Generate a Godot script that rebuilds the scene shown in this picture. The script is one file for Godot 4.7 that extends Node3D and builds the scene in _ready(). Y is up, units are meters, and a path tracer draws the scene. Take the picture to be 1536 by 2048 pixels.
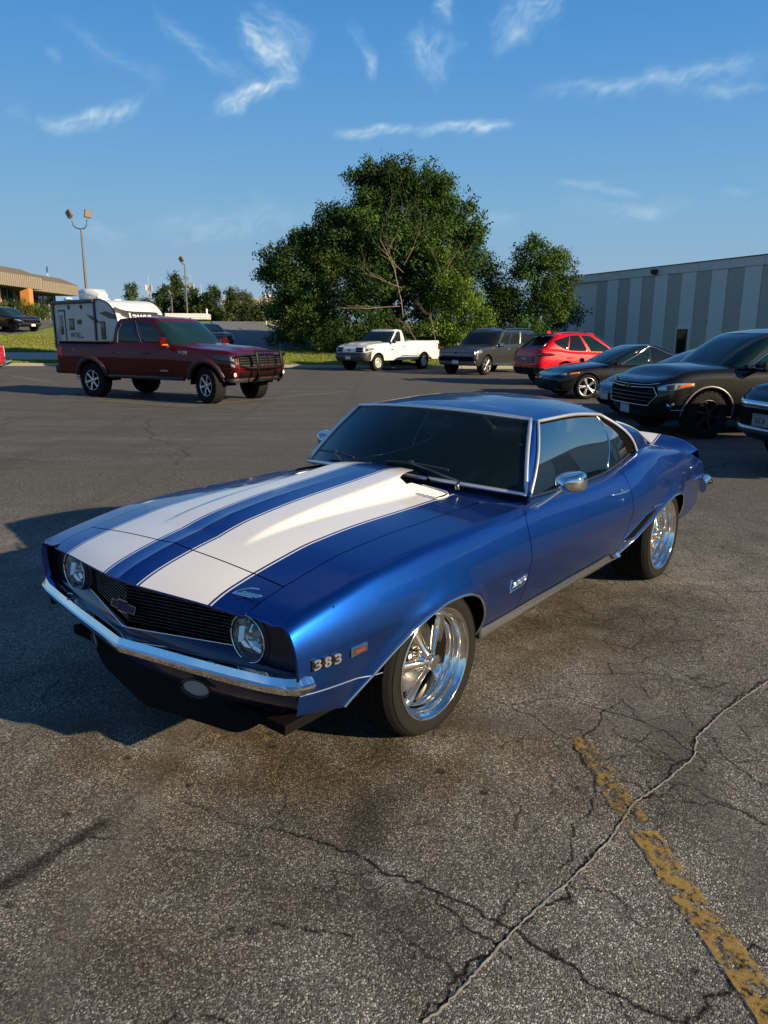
extends Node3D
# A sunny car park: a blue muscle car with white stripes, parked vehicles, trees, buildings, morning sky.

const CAM_H := 1.69
var mats := {}
var names := {}

# ---------------------------------------------------------------- mesh builder
class MB:
	var v := PackedVector3Array()
	var uv := PackedVector2Array()
	var idx := PackedInt32Array()
	var smooth_from := 0

	func tri(a: int, b: int, c: int) -> void:
		idx.append(a); idx.append(b); idx.append(c)

	func face(p: Array, out: Vector3) -> void:
		var nrm: Vector3 = (p[2] - p[0]).cross(p[1] - p[0])
		var b := v.size()
		for q in p:
			v.append(q); uv.append(Vector2(q.x, q.z))
		var flip := nrm.dot(out) < 0.0
		for i in range(1, p.size() - 1):
			if flip: tri(b, b + i + 1, b + i)
			else: tri(b, b + i, b + i + 1)

	# rows of points, smooth; out: a direction or centre point the surface should face away from
	func grid(rows: Array, cu := false, cv := false, out = null, uvs = null) -> void:
		var nr := rows.size()
		var nc: int = rows[0].size()
		var b := v.size()
		for i in nr:
			for j in nc:
				v.append(rows[i][j])
				uv.append(uvs[i][j] if uvs != null else Vector2(j / float(maxi(nc - 1, 1)), i / float(maxi(nr - 1, 1))))
		var flip := false
		if out != null:
			var s := 0.0
			for i in range(0, nr - 1, maxi(1, nr / 6)):
				for j in range(0, nc - 1, maxi(1, nc / 6)):
					var a: Vector3 = rows[i][j]
					var n: Vector3 = (rows[i + 1][j + 1] - a).cross(rows[i][j + 1] - a)
					s += n.dot(out)
			flip = s < 0.0
		for i in (nr if cv else nr - 1):
			for j in (nc if cu else nc - 1):
				var a := b + i * nc + j
				var c := b + i * nc + (j + 1) % nc
				var d := b + ((i + 1) % nr) * nc + j
				var e := b + ((i + 1) % nr) * nc + (j + 1) % nc
				if flip:
					tri(a, e, c); tri(a, d, e)
				else:
					tri(a, c, e); tri(a, e, d)

	func box(c: Vector3, s: Vector3, bev := 0.0, bs := Basis()) -> void:
		var h := s * 0.5
		var e := minf(bev, minf(h.x, minf(h.y, h.z)) * 0.95)
		if e <= 0.0:
			for ax in 3:
				for sg in [-1.0, 1.0]:
					var u := (ax + 1) % 3
					var w := (ax + 2) % 3
					var p := []
					for k in [[-1, -1], [1, -1], [1, 1], [-1, 1]]:
						var q := Vector3()
						q[ax] = sg * h[ax]; q[u] = k[0] * h[u]; q[w] = k[1] * h[w]
						p.append(c + bs * q)
					var o := Vector3(); o[ax] = sg
					face(p, bs * o)
			return
		for ax in 3:
			var u := (ax + 1) % 3
			var w := (ax + 2) % 3
			for sg in [-1.0, 1.0]:
				var p := []
				for k in [[-1, -1], [1, -1], [1, 1], [-1, 1]]:
					var q := Vector3()
					q[ax] = sg * h[ax]; q[u] = k[0] * (h[u] - e); q[w] = k[1] * (h[w] - e)
					p.append(c + bs * q)
				var o := Vector3(); o[ax] = sg
				face(p, bs * o)
				for s2 in [-1.0, 1.0]:   # edges between ax and u
					var pe := []
					for k in [[0, -1], [0, 1], [1, 1], [1, -1]]:
						var q := Vector3()
						if k[0] == 0:
							q[ax] = sg * h[ax]; q[u] = s2 * (h[u] - e)
						else:
							q[ax] = sg * (h[ax] - e); q[u] = s2 * h[u]
						q[w] = k[1] * (h[w] - e)
						pe.append(c + bs * q)
					var oe := Vector3(); oe[ax] = sg; oe[u] = s2
					face(pe, bs * oe)
		for sx in [-1.0, 1.0]:
			for sy in [-1.0, 1.0]:
				for sz in [-1.0, 1.0]:
					var o := Vector3(sx, sy, sz)
					face([c + bs * (o * Vector3(h.x, h.y - e, h.z - e)), c + bs * (o * Vector3(h.x - e, h.y, h.z - e)), c + bs * (o * Vector3(h.x - e, h.y - e, h.z))], bs * o)

	func tube(path: Array, r, sides := 6, closed := false, caps := true, squash := Vector2.ONE, up := Vector3.UP) -> void:
		var n := path.size()
		var rows := []
		for i in n:
			var t: Vector3
			if closed: t = path[(i + 1) % n] - path[(i - 1 + n) % n]
			else: t = path[mini(i + 1, n - 1)] - path[maxi(i - 1, 0)]
			t = t.normalized()
			var u := up
			if absf(t.dot(u)) > 0.95: u = Vector3.RIGHT if absf(t.x) < 0.8 else Vector3.BACK
			var sd := t.cross(u).normalized()
			var uu := sd.cross(t).normalized()
			var rr: float = r[i] if r is Array else r
			var row := PackedVector3Array()
			for k in sides:
				var a := TAU * (k + 0.5) / sides
				row.append(path[i] + sd * cos(a) * rr * squash.x + uu * sin(a) * rr * squash.y)
			rows.append(row)
		var b0 := v.size()
		grid(rows, true, closed)
		# make sure it faces outwards
		if idx.size() >= 3:
			pass
		if caps and not closed:
			for e in [0, n - 1]:
				var p := []
				for q in rows[e]: p.append(q)
				face(p, (path[e] - path[1 if e == 0 else n - 2]))

	# profile of (radius, offset along the axis); axis is local x; placed by xf
	func lathe(prof: Array, sides := 24, xf := Transform3D(), flip_out = null) -> void:
		var rows := []
		for p in prof:
			var row := PackedVector3Array()
			for k in sides:
				var a := TAU * k / sides
				row.append(xf * Vector3(p[1], p[0] * cos(a), p[0] * sin(a)))
			rows.append(row)
		grid(rows, true, false)

	func prism(poly: PackedVector2Array, depth: float, xf := Transform3D(), bev := 0.0) -> void:
		var pl := poly
		if Geometry2D.is_polygon_clockwise(pl): pl.reverse()
		var t := Geometry2D.triangulate_polygon(pl)
		var nz := xf.basis.z
		var b := v.size()
		for p in pl:
			v.append(xf * Vector3(p.x, p.y, depth)); uv.append(p)
		for i in range(0, t.size(), 3):
			var a: Vector3 = v[b + t[i]]
			var n := (v[b + t[i + 2]] - a).cross(v[b + t[i + 1]] - a)
			if n.dot(nz) >= 0.0: tri(b + t[i], b + t[i + 1], b + t[i + 2])
			else: tri(b + t[i], b + t[i + 2], b + t[i + 1])
		for i in pl.size():
			var p := pl[i]
			var q := pl[(i + 1) % pl.size()]
			var o := xf.basis * Vector3((q - p).y, -(q - p).x, 0)
			face([xf * Vector3(p.x, p.y, 0), xf * Vector3(q.x, q.y, 0), xf * Vector3(q.x, q.y, depth), xf * Vector3(p.x, p.y, depth)], o)

	func add(m: MB, xf: Transform3D) -> void:
		var b := v.size()
		for i in m.v.size():
			v.append(xf * m.v[i]); uv.append(m.uv[i])
		var neg := xf.basis.determinant() < 0.0
		for i in range(0, m.idx.size(), 3):
			if neg: tri(b + m.idx[i], b + m.idx[i + 2], b + m.idx[i + 1])
			else: tri(b + m.idx[i], b + m.idx[i + 1], b + m.idx[i + 2])

	func mesh() -> ArrayMesh:
		var n := PackedVector3Array()
		n.resize(v.size())
		for i in range(0, idx.size(), 3):
			var a := v[idx[i]]
			var f := (v[idx[i + 2]] - a).cross(v[idx[i + 1]] - a)
			n[idx[i]] += f; n[idx[i + 1]] += f; n[idx[i + 2]] += f
		for i in n.size():
			n[i] = n[i].normalized() if n[i].length_squared() > 1e-20 else Vector3.UP
		var arr := []
		arr.resize(Mesh.ARRAY_MAX)
		arr[Mesh.ARRAY_VERTEX] = v
		arr[Mesh.ARRAY_NORMAL] = n
		arr[Mesh.ARRAY_TEX_UV] = uv
		arr[Mesh.ARRAY_INDEX] = idx
		var m := ArrayMesh.new()
		m.add_surface_from_arrays(Mesh.PRIMITIVE_TRIANGLES, arr)
		return m

# ---------------------------------------------------------------- nodes
func numbered(called: String) -> String:
	var k: int = names.get(called, 0)
	names[called] = k + 1
	return called if k == 0 else "%s_%03d" % [called, k]

func thing(called: String, label: String, category: String, at := Vector3.ZERO, turn := 0.0, group := "") -> Node3D:
	var o := Node3D.new()
	o.name = numbered(called)
	add_child(o, true)
	o.position = at; o.rotation.y = turn
	o.set_meta("label", label); o.set_meta("category", category)
	if group: o.set_meta("group", group)
	return o

func tag(o: Node, label: String, category: String, group := "") -> Node:
	o.set_meta("label", label); o.set_meta("category", category)
	if group: o.set_meta("group", group)
	return o

func obj(called: String, m, mat: Material, parent: Node = null) -> MeshInstance3D:
	var o := MeshInstance3D.new()
	o.mesh = m.mesh() if m is MB else m
	o.material_override = mat
	if parent == null or parent == self:
		o.name = numbered(called)
		add_child(o, true)
	else:
		var k := 0
		var nm := called
		while parent.has_node(NodePath(nm)):
			k += 1
			nm = "%s_%03d" % [called, k]
		o.name = nm
		parent.add_child(o, true)
	return o

func holder(called: String, parent: Node) -> Node3D:
	var o := Node3D.new()
	var k := 0
	var nm := called
	while parent.has_node(NodePath(nm)):
		k += 1
		nm = "%s_%03d" % [called, k]
	o.name = nm
	parent.add_child(o, true)
	return o

func struct(called: String, m, mat: Material) -> MeshInstance3D:
	var o := obj(called, m, mat)
	o.set_meta("kind", "structure")
	return o

func lin(r: float, g: float, b: float, a := 1.0) -> Color:
	return Color(r, g, b, a).linear_to_srgb()

func mat(key: String, r: float, g: float, b: float, rough := 0.6, metal := 0.0, coat := 0.0, spec := 0.5) -> StandardMaterial3D:
	if mats.has(key): return mats[key]
	var m := StandardMaterial3D.new()
	m.resource_name = key
	m.albedo_color = lin(r, g, b)
	m.roughness = rough; m.metallic = metal; m.metallic_specular = spec
	if coat > 0.0:
		m.clearcoat_enabled = true; m.clearcoat = coat; m.clearcoat_roughness = 0.02
	mats[key] = m
	return m

func glass(key: String, r: float, g: float, b: float, a: float) -> StandardMaterial3D:
	if mats.has(key): return mats[key]
	var m := StandardMaterial3D.new()
	m.resource_name = key
	m.albedo_color = Color(lin(r, g, b), a)
	m.transparency = BaseMaterial3D.TRANSPARENCY_ALPHA
	m.roughness = 0.0
	m.metallic_specular = 0.5
	mats[key] = m
	return m

func noise(sd: int, freq: float, oct := 4, type := FastNoiseLite.TYPE_SIMPLEX_SMOOTH) -> FastNoiseLite:
	var n := FastNoiseLite.new()
	n.seed = sd; n.frequency = freq; n.noise_type = type
	n.fractal_octaves = oct
	n.fractal_type = FastNoiseLite.FRACTAL_FBM if oct > 1 else FastNoiseLite.FRACTAL_NONE
	return n

func ntex(n: FastNoiseLite, size: int, ramp: Gradient = null, normal := 0.0) -> NoiseTexture2D:
	var t := NoiseTexture2D.new()
	t.width = size; t.height = size; t.seamless = true; t.seamless_blend_skirt = 0.15
	t.noise = n
	t.generate_mipmaps = false
	if ramp: t.color_ramp = ramp
	if normal > 0.0:
		t.as_normal_map = true; t.bump_strength = normal
	return t

func ramp(stops: Array) -> Gradient:
	var g := Gradient.new()
	var o := PackedFloat32Array()
	var c := PackedColorArray()
	for s in stops:
		o.append(s[0]); c.append(s[1])
	g.offsets = o; g.colors = c
	return g

# smooth curve through [x, y] points (x ascending)
func cv(tab: Array, x: float) -> float:
	var n := tab.size()
	if x <= tab[0][0]: return tab[0][1]
	if x >= tab[n - 1][0]: return tab[n - 1][1]
	var i := 0
	while x > tab[i + 1][0]: i += 1
	var x0: float = tab[i][0]
	var x1: float = tab[i + 1][0]
	var y0: float = tab[i][1]
	var y1: float = tab[i + 1][1]
	var h := x1 - x0
	var d := (y1 - y0) / h
	var m0 := d
	var m1 := d
	if i > 0:
		var dp: float = (y0 - tab[i - 1][1]) / (x0 - tab[i - 1][0])
		m0 = 0.0 if dp * d <= 0.0 else 2.0 * dp * d / (dp + d)
	if i < n - 2:
		var dn: float = (tab[i + 2][1] - y1) / (tab[i + 2][0] - x1)
		m1 = 0.0 if dn * d <= 0.0 else 2.0 * dn * d / (dn + d)
	var t := (x - x0) / h
	var t2 := t * t
	var t3 := t2 * t
	return (2 * t3 - 3 * t2 + 1) * y0 + (t3 - 2 * t2 + t) * h * m0 + (-2 * t3 + 3 * t2) * y1 + (t3 - t2) * h * m1

func text_mesh(s: String, size: float, depth: float, bold := true, font := "Droid Sans") -> TextMesh:
	var f := SystemFont.new()
	f.font_names = PackedStringArray([font])
	f.font_weight = 700 if bold else 400
	var t := TextMesh.new()
	t.text = s; t.font = f; t.font_size = 64
	t.pixel_size = size / 46.0
	t.depth = depth
	t.curve_step = 2.0
	return t

# ---------------------------------------------------------------- camera, sky, sun
func setup_view() -> void:
	var cam := Camera3D.new()
	cam.name = "camera"
	add_child(cam)
	cam.fov = 2.0 * rad_to_deg(atan(1024.0 / 1480.0))
	cam.near = 0.05; cam.far = 900.0
	cam.position = Vector3(0, CAM_H, 0)
	cam.basis = Basis(Vector3.RIGHT, deg_to_rad(-13.52)) * Basis(Vector3.BACK, deg_to_rad(0.34))
	cam.current = true
	var sun := DirectionalLight3D.new()
	sun.name = "sun"
	add_child(sun)
	sun.light_energy = 1.6
	sun.light_color = Color(1.0, 0.90, 0.74)
	sun.light_angular_distance = 0.5
	sun.shadow_enabled = true
	sun.look_at_from_position(Vector3(0.84, 0.3205, 0.441) * 50.0, Vector3.ZERO)
	var env := Environment.new()
	env.background_mode = Environment.BG_SKY
	var sky := Sky.new()
	var sm := PanoramaSkyMaterial.new()
	sm.panorama = ImageTexture.create_from_image(paint_sky())
	sky.sky_material = sm
	env.sky = sky
	env.tonemap_mode = Environment.TONE_MAPPER_LINEAR
	env.tonemap_exposure = EXPOSE
	env.sdfgi_enabled = true; env.ssao_enabled = true; env.ssil_enabled = true
	var we := WorldEnvironment.new()
	we.name = "world"
	we.environment = env
	add_child(we)

const EXPOSE := 1.8

func seen(c: Color) -> Color:   # sky radiance that shows as c at this exposure
	var l := c.srgb_to_linear()
	return Color(l.r / EXPOSE, l.g / EXPOSE, l.b / EXPOSE).linear_to_srgb()

func sky_tone(el: float) -> Color:
	var stops := [[-90.0, Color(0.30, 0.30, 0.30)], [-3.0, Color(0.42, 0.45, 0.48)], [0.0, Color(0.635, 0.735, 0.80)], [4.0, Color(0.58, 0.705, 0.81)], [8.0, Color(0.515, 0.695, 0.83)], [13.0, Color(0.425, 0.645, 0.84)], [19.0, Color(0.335, 0.585, 0.83)], [25.0, Color(0.27, 0.52, 0.79)], [45.0, Color(0.205, 0.375, 0.585)], [90.0, Color(0.16, 0.26, 0.40)]]
	for i in stops.size() - 1:
		if el <= stops[i + 1][0]:
			var t: float = (el - stops[i][0]) / (stops[i + 1][0] - stops[i][0])
			return stops[i][1].lerp(stops[i + 1][1], clampf(t, 0, 1))
	return stops[-1][1]

# cirrus: [bright, width in degrees, points as azimuth and elevation in degrees ...]
const CIRRUS := [
	[0.62, 0.29, -23.45, 12.99, -21.03, 13.08, -18.79, 13.90, -16.41, 15.10],
	[0.16, 0.38, -16.48, 15.04, -15.29, 15.98, -18.23, 17.02, -21.84, 18.71],
	[0.75, 0.38, -12.09, 14.26, -9.49, 15.63, -7.23, 16.54, -6.02, 16.87],
	[0.70, 0.51, -6.19, 16.78, -7.36, 17.95, -9.36, 18.73, -10.31, 19.88],
	[0.28, 0.57, -6.00, 17.49, -6.31, 18.87, -9.28, 20.86],
	[0.24, 0.38, -9.12, 16.37, -12.08, 17.69, -16.09, 20.33],
	[0.45, 0.25, -1.02, 16.52, -0.81, 18.03, -1.44, 18.86],
	[0.15, 0.29, -1.16, 18.45, -2.02, 19.54, -2.87, 20.33],
	[0.55, 0.44, 3.00, 21.28, 4.64, 20.64],
	[0.42, 0.63, 1.42, 19.56, 2.65, 18.31, 3.29, 17.46, 3.95, 18.85, 4.50, 19.79],
	[0.40, 0.70, 6.56, 19.42, 8.73, 19.79, 9.86, 20.40, 12.28, 20.98],
	[0.25, 0.44, 6.96, 17.86, 8.11, 18.74, 9.42, 19.49],
	[0.60, 0.22, -3.80, 13.67, -0.44, 13.66, 2.03, 13.94],
	[0.65, 0.25, 1.68, 13.91, 5.55, 14.05, 9.43, 14.13],
	[0.34, 0.29, 9.79, 15.71, 13.96, 15.85, 17.79, 16.08, 22.02, 16.45, 24.98, 16.95],
	[0.34, 0.22, 20.37, 15.09, 22.77, 15.03, 25.22, 15.04],
	[0.20, 0.57, 16.25, 15.64, 20.87, 16.09, 24.90, 16.44],
	[0.28, 0.16, 11.81, 10.23, 14.38, 9.95, 16.19, 10.25],
	[0.26, 0.16, 14.39, 9.89, 16.07, 9.70, 17.91, 9.37],
	[0.25, 0.25, 16.30, 8.90, 18.16, 8.35, 19.64, 7.97],
	[0.15, 0.19, 22.78, 9.41, 24.63, 8.99],
	[0.16, 0.57, -18.40, 6.39, -11.54, 7.79, -4.76, 8.79],
	[0.16, 0.38, 5.72, 8.67, 10.37, 8.01],
	[0.14, 0.44, -22.19, 7.00, -18.06, 6.63],
	[0.12, 0.44, 11.73, 8.73, 21.67, 8.25],
	[0.10, 0.63, -25.41, 13.61, -23.15, 13.02],
	[0.20, 0.19, -22.60, 16.97, -21.45, 16.76],
]

func paint_sky() -> Image:
	var w := 4096
	var h := 2048
	var col := Image.create(1, h, false, Image.FORMAT_RGB8)
	for y in h:
		col.set_pixel(0, y, seen(sky_tone(90.0 - 180.0 * (y + 0.5) / h)))
	col.resize(w, h, Image.INTERPOLATE_NEAREST)
	var img := col
	# thin cloud streaks all round the sky, coarse
	var lo := noise(5, 1.0, 5)
	var lw := 512
	var lh := 128
	var veil := Image.create(lw, lh, false, Image.FORMAT_RGBA8)
	for y in lh:
		var el := 90.0 - 90.0 * (y + 0.5) / lh
		for x in lw:
			var az := TAU * (x + 0.5) / lw
			var d := Vector3(sin(az), 0.0, -cos(az)) * cos(deg_to_rad(el))
			var k := 1.0 / (sin(deg_to_rad(el)) + 0.18)
			var n := lo.get_noise_3d(d.x * k * 0.9 + 3.0, d.z * k * 2.2, 4.0)
			var a := clampf((n - 0.12) * 0.9, 0.0, 0.35) * smoothstep(2.0, 12.0, el)
			var off := absf(wrapf(rad_to_deg(az), -180.0, 180.0))
			a *= smoothstep(34.0, 50.0, off) if el < 40.0 else 1.0
			veil.set_pixel(x, y, Color(seen(Color(0.90, 0.93, 0.96)), a))
	veil.resize(w, h / 2, Image.INTERPOLATE_CUBIC)
	img.convert(Image.FORMAT_RGBA8)
	img.blend_rect(veil, Rect2i(0, 0, w, h / 2), Vector2i.ZERO)
	# the streaks in view, finer
	var ppd := w / 360.0
	var n1 := noise(11, 1.0, 4)
	var n2 := noise(23, 1.0, 3)
	var white := seen(Color(0.90, 0.935, 0.965))
	for c in CIRRUS:
		var pts := []
		var lo2 := Vector2(1e9, 1e9)
		var hi2 := -lo2
		var wd: float = c[1] * ppd * 1.3
		for k in range(2, c.size(), 2):
			var p := Vector2((c[k] + 360.0) * ppd, (90.0 - c[k + 1]) * ppd)
			pts.append(p)
			lo2 = lo2.min(p); hi2 = hi2.max(p)
		var total := 0.0
		for k in pts.size() - 1: total += pts[k].distance_to(pts[k + 1])
		for y in range(int(lo2.y - wd * 3), int(hi2.y + wd * 3)):
			for x in range(int(lo2.x - wd * 3), int(hi2.x + wd * 3)):
				var q := Vector2(x + 0.5, y + 0.5)
				q += Vector2(n1.get_noise_2d(x * 0.018, y * 0.018 + 50.0), n2.get_noise_2d(x * 0.018, y * 0.018)) * wd * 1.5
				var best := 1e9
				var along := 0.0
				var perp := 0.0
				var run := 0.0
				for k in pts.size() - 1:
					var a: Vector2 = pts[k]
					var ab: Vector2 = pts[k + 1] - a
					var l := ab.length()
					var t := clampf((q - a).dot(ab) / (l * l), 0.0, 1.0)
					var d := q.distance_to(a + ab * t)
					if d < best:
						best = d
						along = run + t * l
						perp = ab.cross(q - a) / l
					run += l
				if best > wd * 2.6: continue
				var f := along / total
				var prof := pow(sin(PI * clampf(f, 0.01, 0.99)), 0.8)
				var e := exp(-pow(best / wd, 2.0) * 0.9)
				var slant := along + perp * 1.3
				var fib := 0.62 + 0.55 * n1.get_noise_2d(slant * 0.10, perp * 0.05) + 0.45 * n2.get_noise_2d(along * 0.022, perp * 0.22 + 30.0)
				fib += 0.35 * n1.get_noise_2d(x * 0.06 + 200.0, y * 0.06)
				var al: float = clampf(1.3 * c[0] * prof * e * clampf(fib, 0.0, 1.4), 0.0, 0.92)
				if al < 0.004: continue
				var base := img.get_pixel(x % w, y)
				img.set_pixel(x % w, y, base.lerp(white, al))
	img.convert(Image.FORMAT_RGB8)
	return img

# ---------------------------------------------------------------- ground
const RISE := [[0.0, 0.06], [2.5, 0.25], [5.0, 0.55], [8.0, 0.8], [14.0, 1.6], [26.0, 2.6], [42.0, 2.9], [60.0, 2.4], [200.0, 2.0], [800.0, 2.0]]
const LOT_END := -38.5

func terr(x: float, z: float) -> float:
	var d := LOT_END - z
	if d < 0.0: return 0.0
	return rise(d) * (1.0 - 0.92 * smoothstep(9.5, 15.0, x) * smoothstep(60.0, 40.0, d))

func rise(d: float) -> float:
	for i in RISE.size() - 1:
		if d <= RISE[i + 1][0]:
			return lerpf(RISE[i][1], RISE[i + 1][1], (d - RISE[i][0]) / (RISE[i + 1][0] - RISE[i][0]))
	return 2.0

func ground_sheet(rect: Rect2, map: Rect2) -> ArrayMesh:
	var arr := []
	arr.resize(Mesh.ARRAY_MAX)
	var v := PackedVector3Array()
	var n := PackedVector3Array()
	var u := PackedVector2Array()
	for k in [Vector2(0, 0), Vector2(1, 0), Vector2(1, 1), Vector2(0, 1)]:
		var p: Vector2 = rect.position + rect.size * k
		v.append(Vector3(p.x, 0, p.y)); n.append(Vector3.UP)
		u.append((p - map.position) / map.size)
	arr[Mesh.ARRAY_VERTEX] = v; arr[Mesh.ARRAY_NORMAL] = n
	arr[Mesh.ARRAY_TEX_UV] = u; arr[Mesh.ARRAY_TEX_UV2] = u
	arr[Mesh.ARRAY_INDEX] = PackedInt32Array([0, 1, 2, 0, 2, 3])
	var m := ArrayMesh.new()
	m.add_surface_from_arrays(Mesh.PRIMITIVE_TRIANGLES, arr)
	return m

const NEAR := Rect2(-4.6, -9.4, 10.0, 10.0)
const CRACKS := [
	[2.2, 0.10,-1.52, 0.16,-1.57, 0.32,-1.75, 0.39,-1.83, 0.46,-1.90, 0.61,-2.04, 0.76,-2.20, 0.85,-2.32, 0.93,-2.43, 1.09,-2.56, 1.28,-2.74, 1.35,-2.89, 1.57,-3.12, 1.95,-3.45, 2.46,-3.88, 3.3,-4.5],
	[1.9, -0.36,-2.26, -0.17,-2.18, -0.05,-2.11, 0.06,-2.04, 0.17,-1.97, 0.27,-1.91, 0.30,-1.87, 0.39,-1.82, 0.46,-1.74, 0.52,-1.70, 0.56,-1.63, 0.62,-1.60, 0.72,-1.54, 0.82,-1.48],
	[1.6, 0.17,-1.97, 0.20,-1.90, 0.25,-1.82, 0.33,-1.76, 0.36,-1.72],
	[1.2, 0.57,-2.02, 0.66,-1.99, 0.74,-1.92, 0.75,-1.84],
	[1.5, 1.12,-3.20, 0.98,-3.03, 0.84,-2.87, 0.82,-2.74, 0.81,-2.50, 0.77,-2.39, 0.67,-2.30, 0.64,-2.16, 0.58,-2.08],
	[1.3, 0.47,-3.26, 0.69,-3.06, 0.79,-2.87, 0.84,-2.87],
	[1.3, 0.93,-2.57, 1.04,-2.46, 1.15,-2.55, 1.23,-2.46, 1.33,-2.37, 1.40,-2.27],
	[2.0, 1.20,-1.76, 1.13,-1.75, 1.06,-1.77, 1.01,-1.72, 0.95,-1.66, 0.85,-1.60, 0.81,-1.54, 0.72,-1.48],
	[1.6, 0.95,-1.66, 0.97,-1.62, 1.00,-1.54],
	[1.0, -0.30,-2.95, -0.42,-2.62, -0.36,-2.40, -0.36,-2.26],
	[1.0, -0.36,-2.26, -0.55,-2.30, -0.75,-2.42],
	[1.0, 0.10,-2.95, -0.05,-2.72, -0.30,-2.55],
]

func stamp(img: Image, px: Vector2, r: float, dark: float) -> void:
	var x0 := int(px.x - r - 1)
	var y0 := int(px.y - r - 1)
	for y in range(y0, int(px.y + r + 2)):
		for x in range(x0, int(px.x + r + 2)):
			if x < 0 or y < 0 or x >= img.get_width() or y >= img.get_height(): continue
			var d := px.distance_to(Vector2(x, y))
			var k := clampf(r + 0.5 - d, 0.0, 1.0) * dark
			if k <= 0.0: continue
			var c := img.get_pixel(x, y)
			img.set_pixel(x, y, c.lerp(Color(0.10, 0.095, 0.09), k))

func crack(img: Image, a: Vector2, b: Vector2, r: float, dark: float, rng: RandomNumberGenerator) -> void:
	# a and b in map pixels
	var l := a.distance_to(b)
	var nrm := (b - a).orthogonal().normalized()
	var off := 0.0
	var steps := int(l / 1.2) + 1
	for i in steps + 1:
		var t := i / float(steps)
		off = off * 0.96 + rng.randf_range(-1.0, 1.0) * 0.9
		var p := a.lerp(b, t) + nrm * off * sin(PI * t) * 1.6
		stamp(img, p, maxf(0.25, r * rng.randf_range(0.45, 1.25)), dark * rng.randf_range(0.6, 1.0))

func near_map() -> Image:
	var rng := RandomNumberGenerator.new()
	rng.seed = 77
	var s := 512
	var img := Image.create(s, s, false, Image.FORMAT_RGB8)
	var n1 := noise(3, 0.012, 4)
	var n2 := noise(9, 0.05, 3)
	for y in s:
		for x in s:
			var p := NEAR.position + NEAR.size * Vector2(x + 0.5, y + 0.5) / s
			var b := 0.93 + 0.20 * n1.get_noise_2d(x, y) + 0.12 * n2.get_noise_2d(x, y)
			# oily brown stain in front of the nose and a dark blotch beside the cracks
			var brown := exp(-pow((p.x + 0.35) / 1.1, 2) - pow((p.y + 2.75) / 0.5, 2))
			brown = maxf(brown, 0.8 * exp(-pow((p.x - 1.0) / 0.9, 2) - pow((p.y + 4.2) / 0.8, 2)))
			brown = maxf(brown, 0.45 * exp(-pow((p.x + 0.7) / 0.5, 2) - pow((p.y + 1.9) / 0.35, 2)))
			brown *= clampf(0.75 + 1.1 * n2.get_noise_2d(x + 300, y), 0.0, 1.0)
			var blot := exp(-pow((p.x + 0.1) / 0.35, 2) - pow((p.y + 2.25) / 0.28, 2))
			blot += 0.8 * exp(-pow((p.x - 0.05) / 0.22, 2) - pow((p.y + 1.85) / 0.25, 2))
			blot *= clampf(0.7 + 1.5 * n2.get_noise_2d(x, y + 200), 0.0, 1.2)
			b -= 0.30 * clampf(blot, 0, 1)
			var edge := smoothstep(0.0, 0.10, minf(minf(x, s - x), minf(y, s - y)) / float(s))
			b = lerpf(0.79, b, edge * smoothstep(-8.5, -5.0, p.y) * 0.999 + 0.001 * edge); brown *= edge
			img.set_pixel(x, y, Color(b * 0.985 * (1.0 - 0.24 * brown), b * 0.99 * (1.0 - 0.32 * brown), b * 0.985 * (1.0 - 0.42 * brown)))
	img.resize(2048, 2048, Image.INTERPOLATE_CUBIC)
	var k := 2048.0 / NEAR.size.x
	# drips and a long tyre smear at the left
	for q in [[-1.18, -1.94, -0.74, -2.84, 3.0, 0.05], [-1.25, -1.90, -0.98, -2.30, 7.0, 0.055]]:
		var a := (Vector2(q[0], q[1]) - NEAR.position) * k
		var b := (Vector2(q[2], q[3]) - NEAR.position) * k
		for i in 160:
			stamp(img, a.lerp(b, i / 159.0) + Vector2(rng.randfn(), rng.randfn()) * q[4] * 0.4, q[4] * rng.randf_range(0.3, 1.0), q[5])
	for i in 70:
		var p := (Vector2(rng.randf_range(-1.2, 1.0), rng.randf_range(-2.9, -1.4)) - NEAR.position) * k
		stamp(img, p, rng.randf_range(0.8, 4.0), rng.randf_range(0.2, 0.55))
	# network of fine cracks, denser to the right of the car
	var step := 0.155
	var nodes := {}
	var mask := noise(41, 0.8, 2)
	for j in range(-1, int(NEAR.size.y / step) + 2):
		for i in range(-1, int(NEAR.size.x / step) + 2):
			nodes[Vector2i(i, j)] = NEAR.position + Vector2(i + rng.randf_range(-0.42, 0.42), j + rng.randf_range(-0.42, 0.42)) * step
	for key in nodes:
		var p: Vector2 = nodes[key]
		var dens := clampf((p.x + 0.1) * 0.65, 0.0, 0.85) * clampf(1.0 - absf(p.y + 3.8) * 0.17, 0.2, 1.0)
		if p.y > -2.3: dens *= 0.35
		dens *= clampf(0.75 + 1.3 * mask.get_noise_2d(p.x, p.y), 0.1, 1.0)
		dens = maxf(dens, 0.085)
		for dlt in [Vector2i(1, 0), Vector2i(0, 1), Vector2i(1, 1)]:
			if not nodes.has(key + dlt): continue
			var pr := dens * (0.8 if dlt != Vector2i(1, 1) else 0.35)
			if rng.randf() < pr:
				crack(img, (p - NEAR.position) * k, (nodes[key + dlt] - NEAR.position) * k, rng.randf_range(0.25, 0.85), rng.randf_range(0.6, 1.0), rng)
	for c in CRACKS:
		for i in range(1, c.size() - 2, 2):
			var a := (Vector2(c[i], c[i + 1]) - NEAR.position) * k
			var b := (Vector2(c[i + 2], c[i + 3]) - NEAR.position) * k
			crack(img, a, b, c[0] * 0.50, 1.0, rng)
	return img

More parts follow.
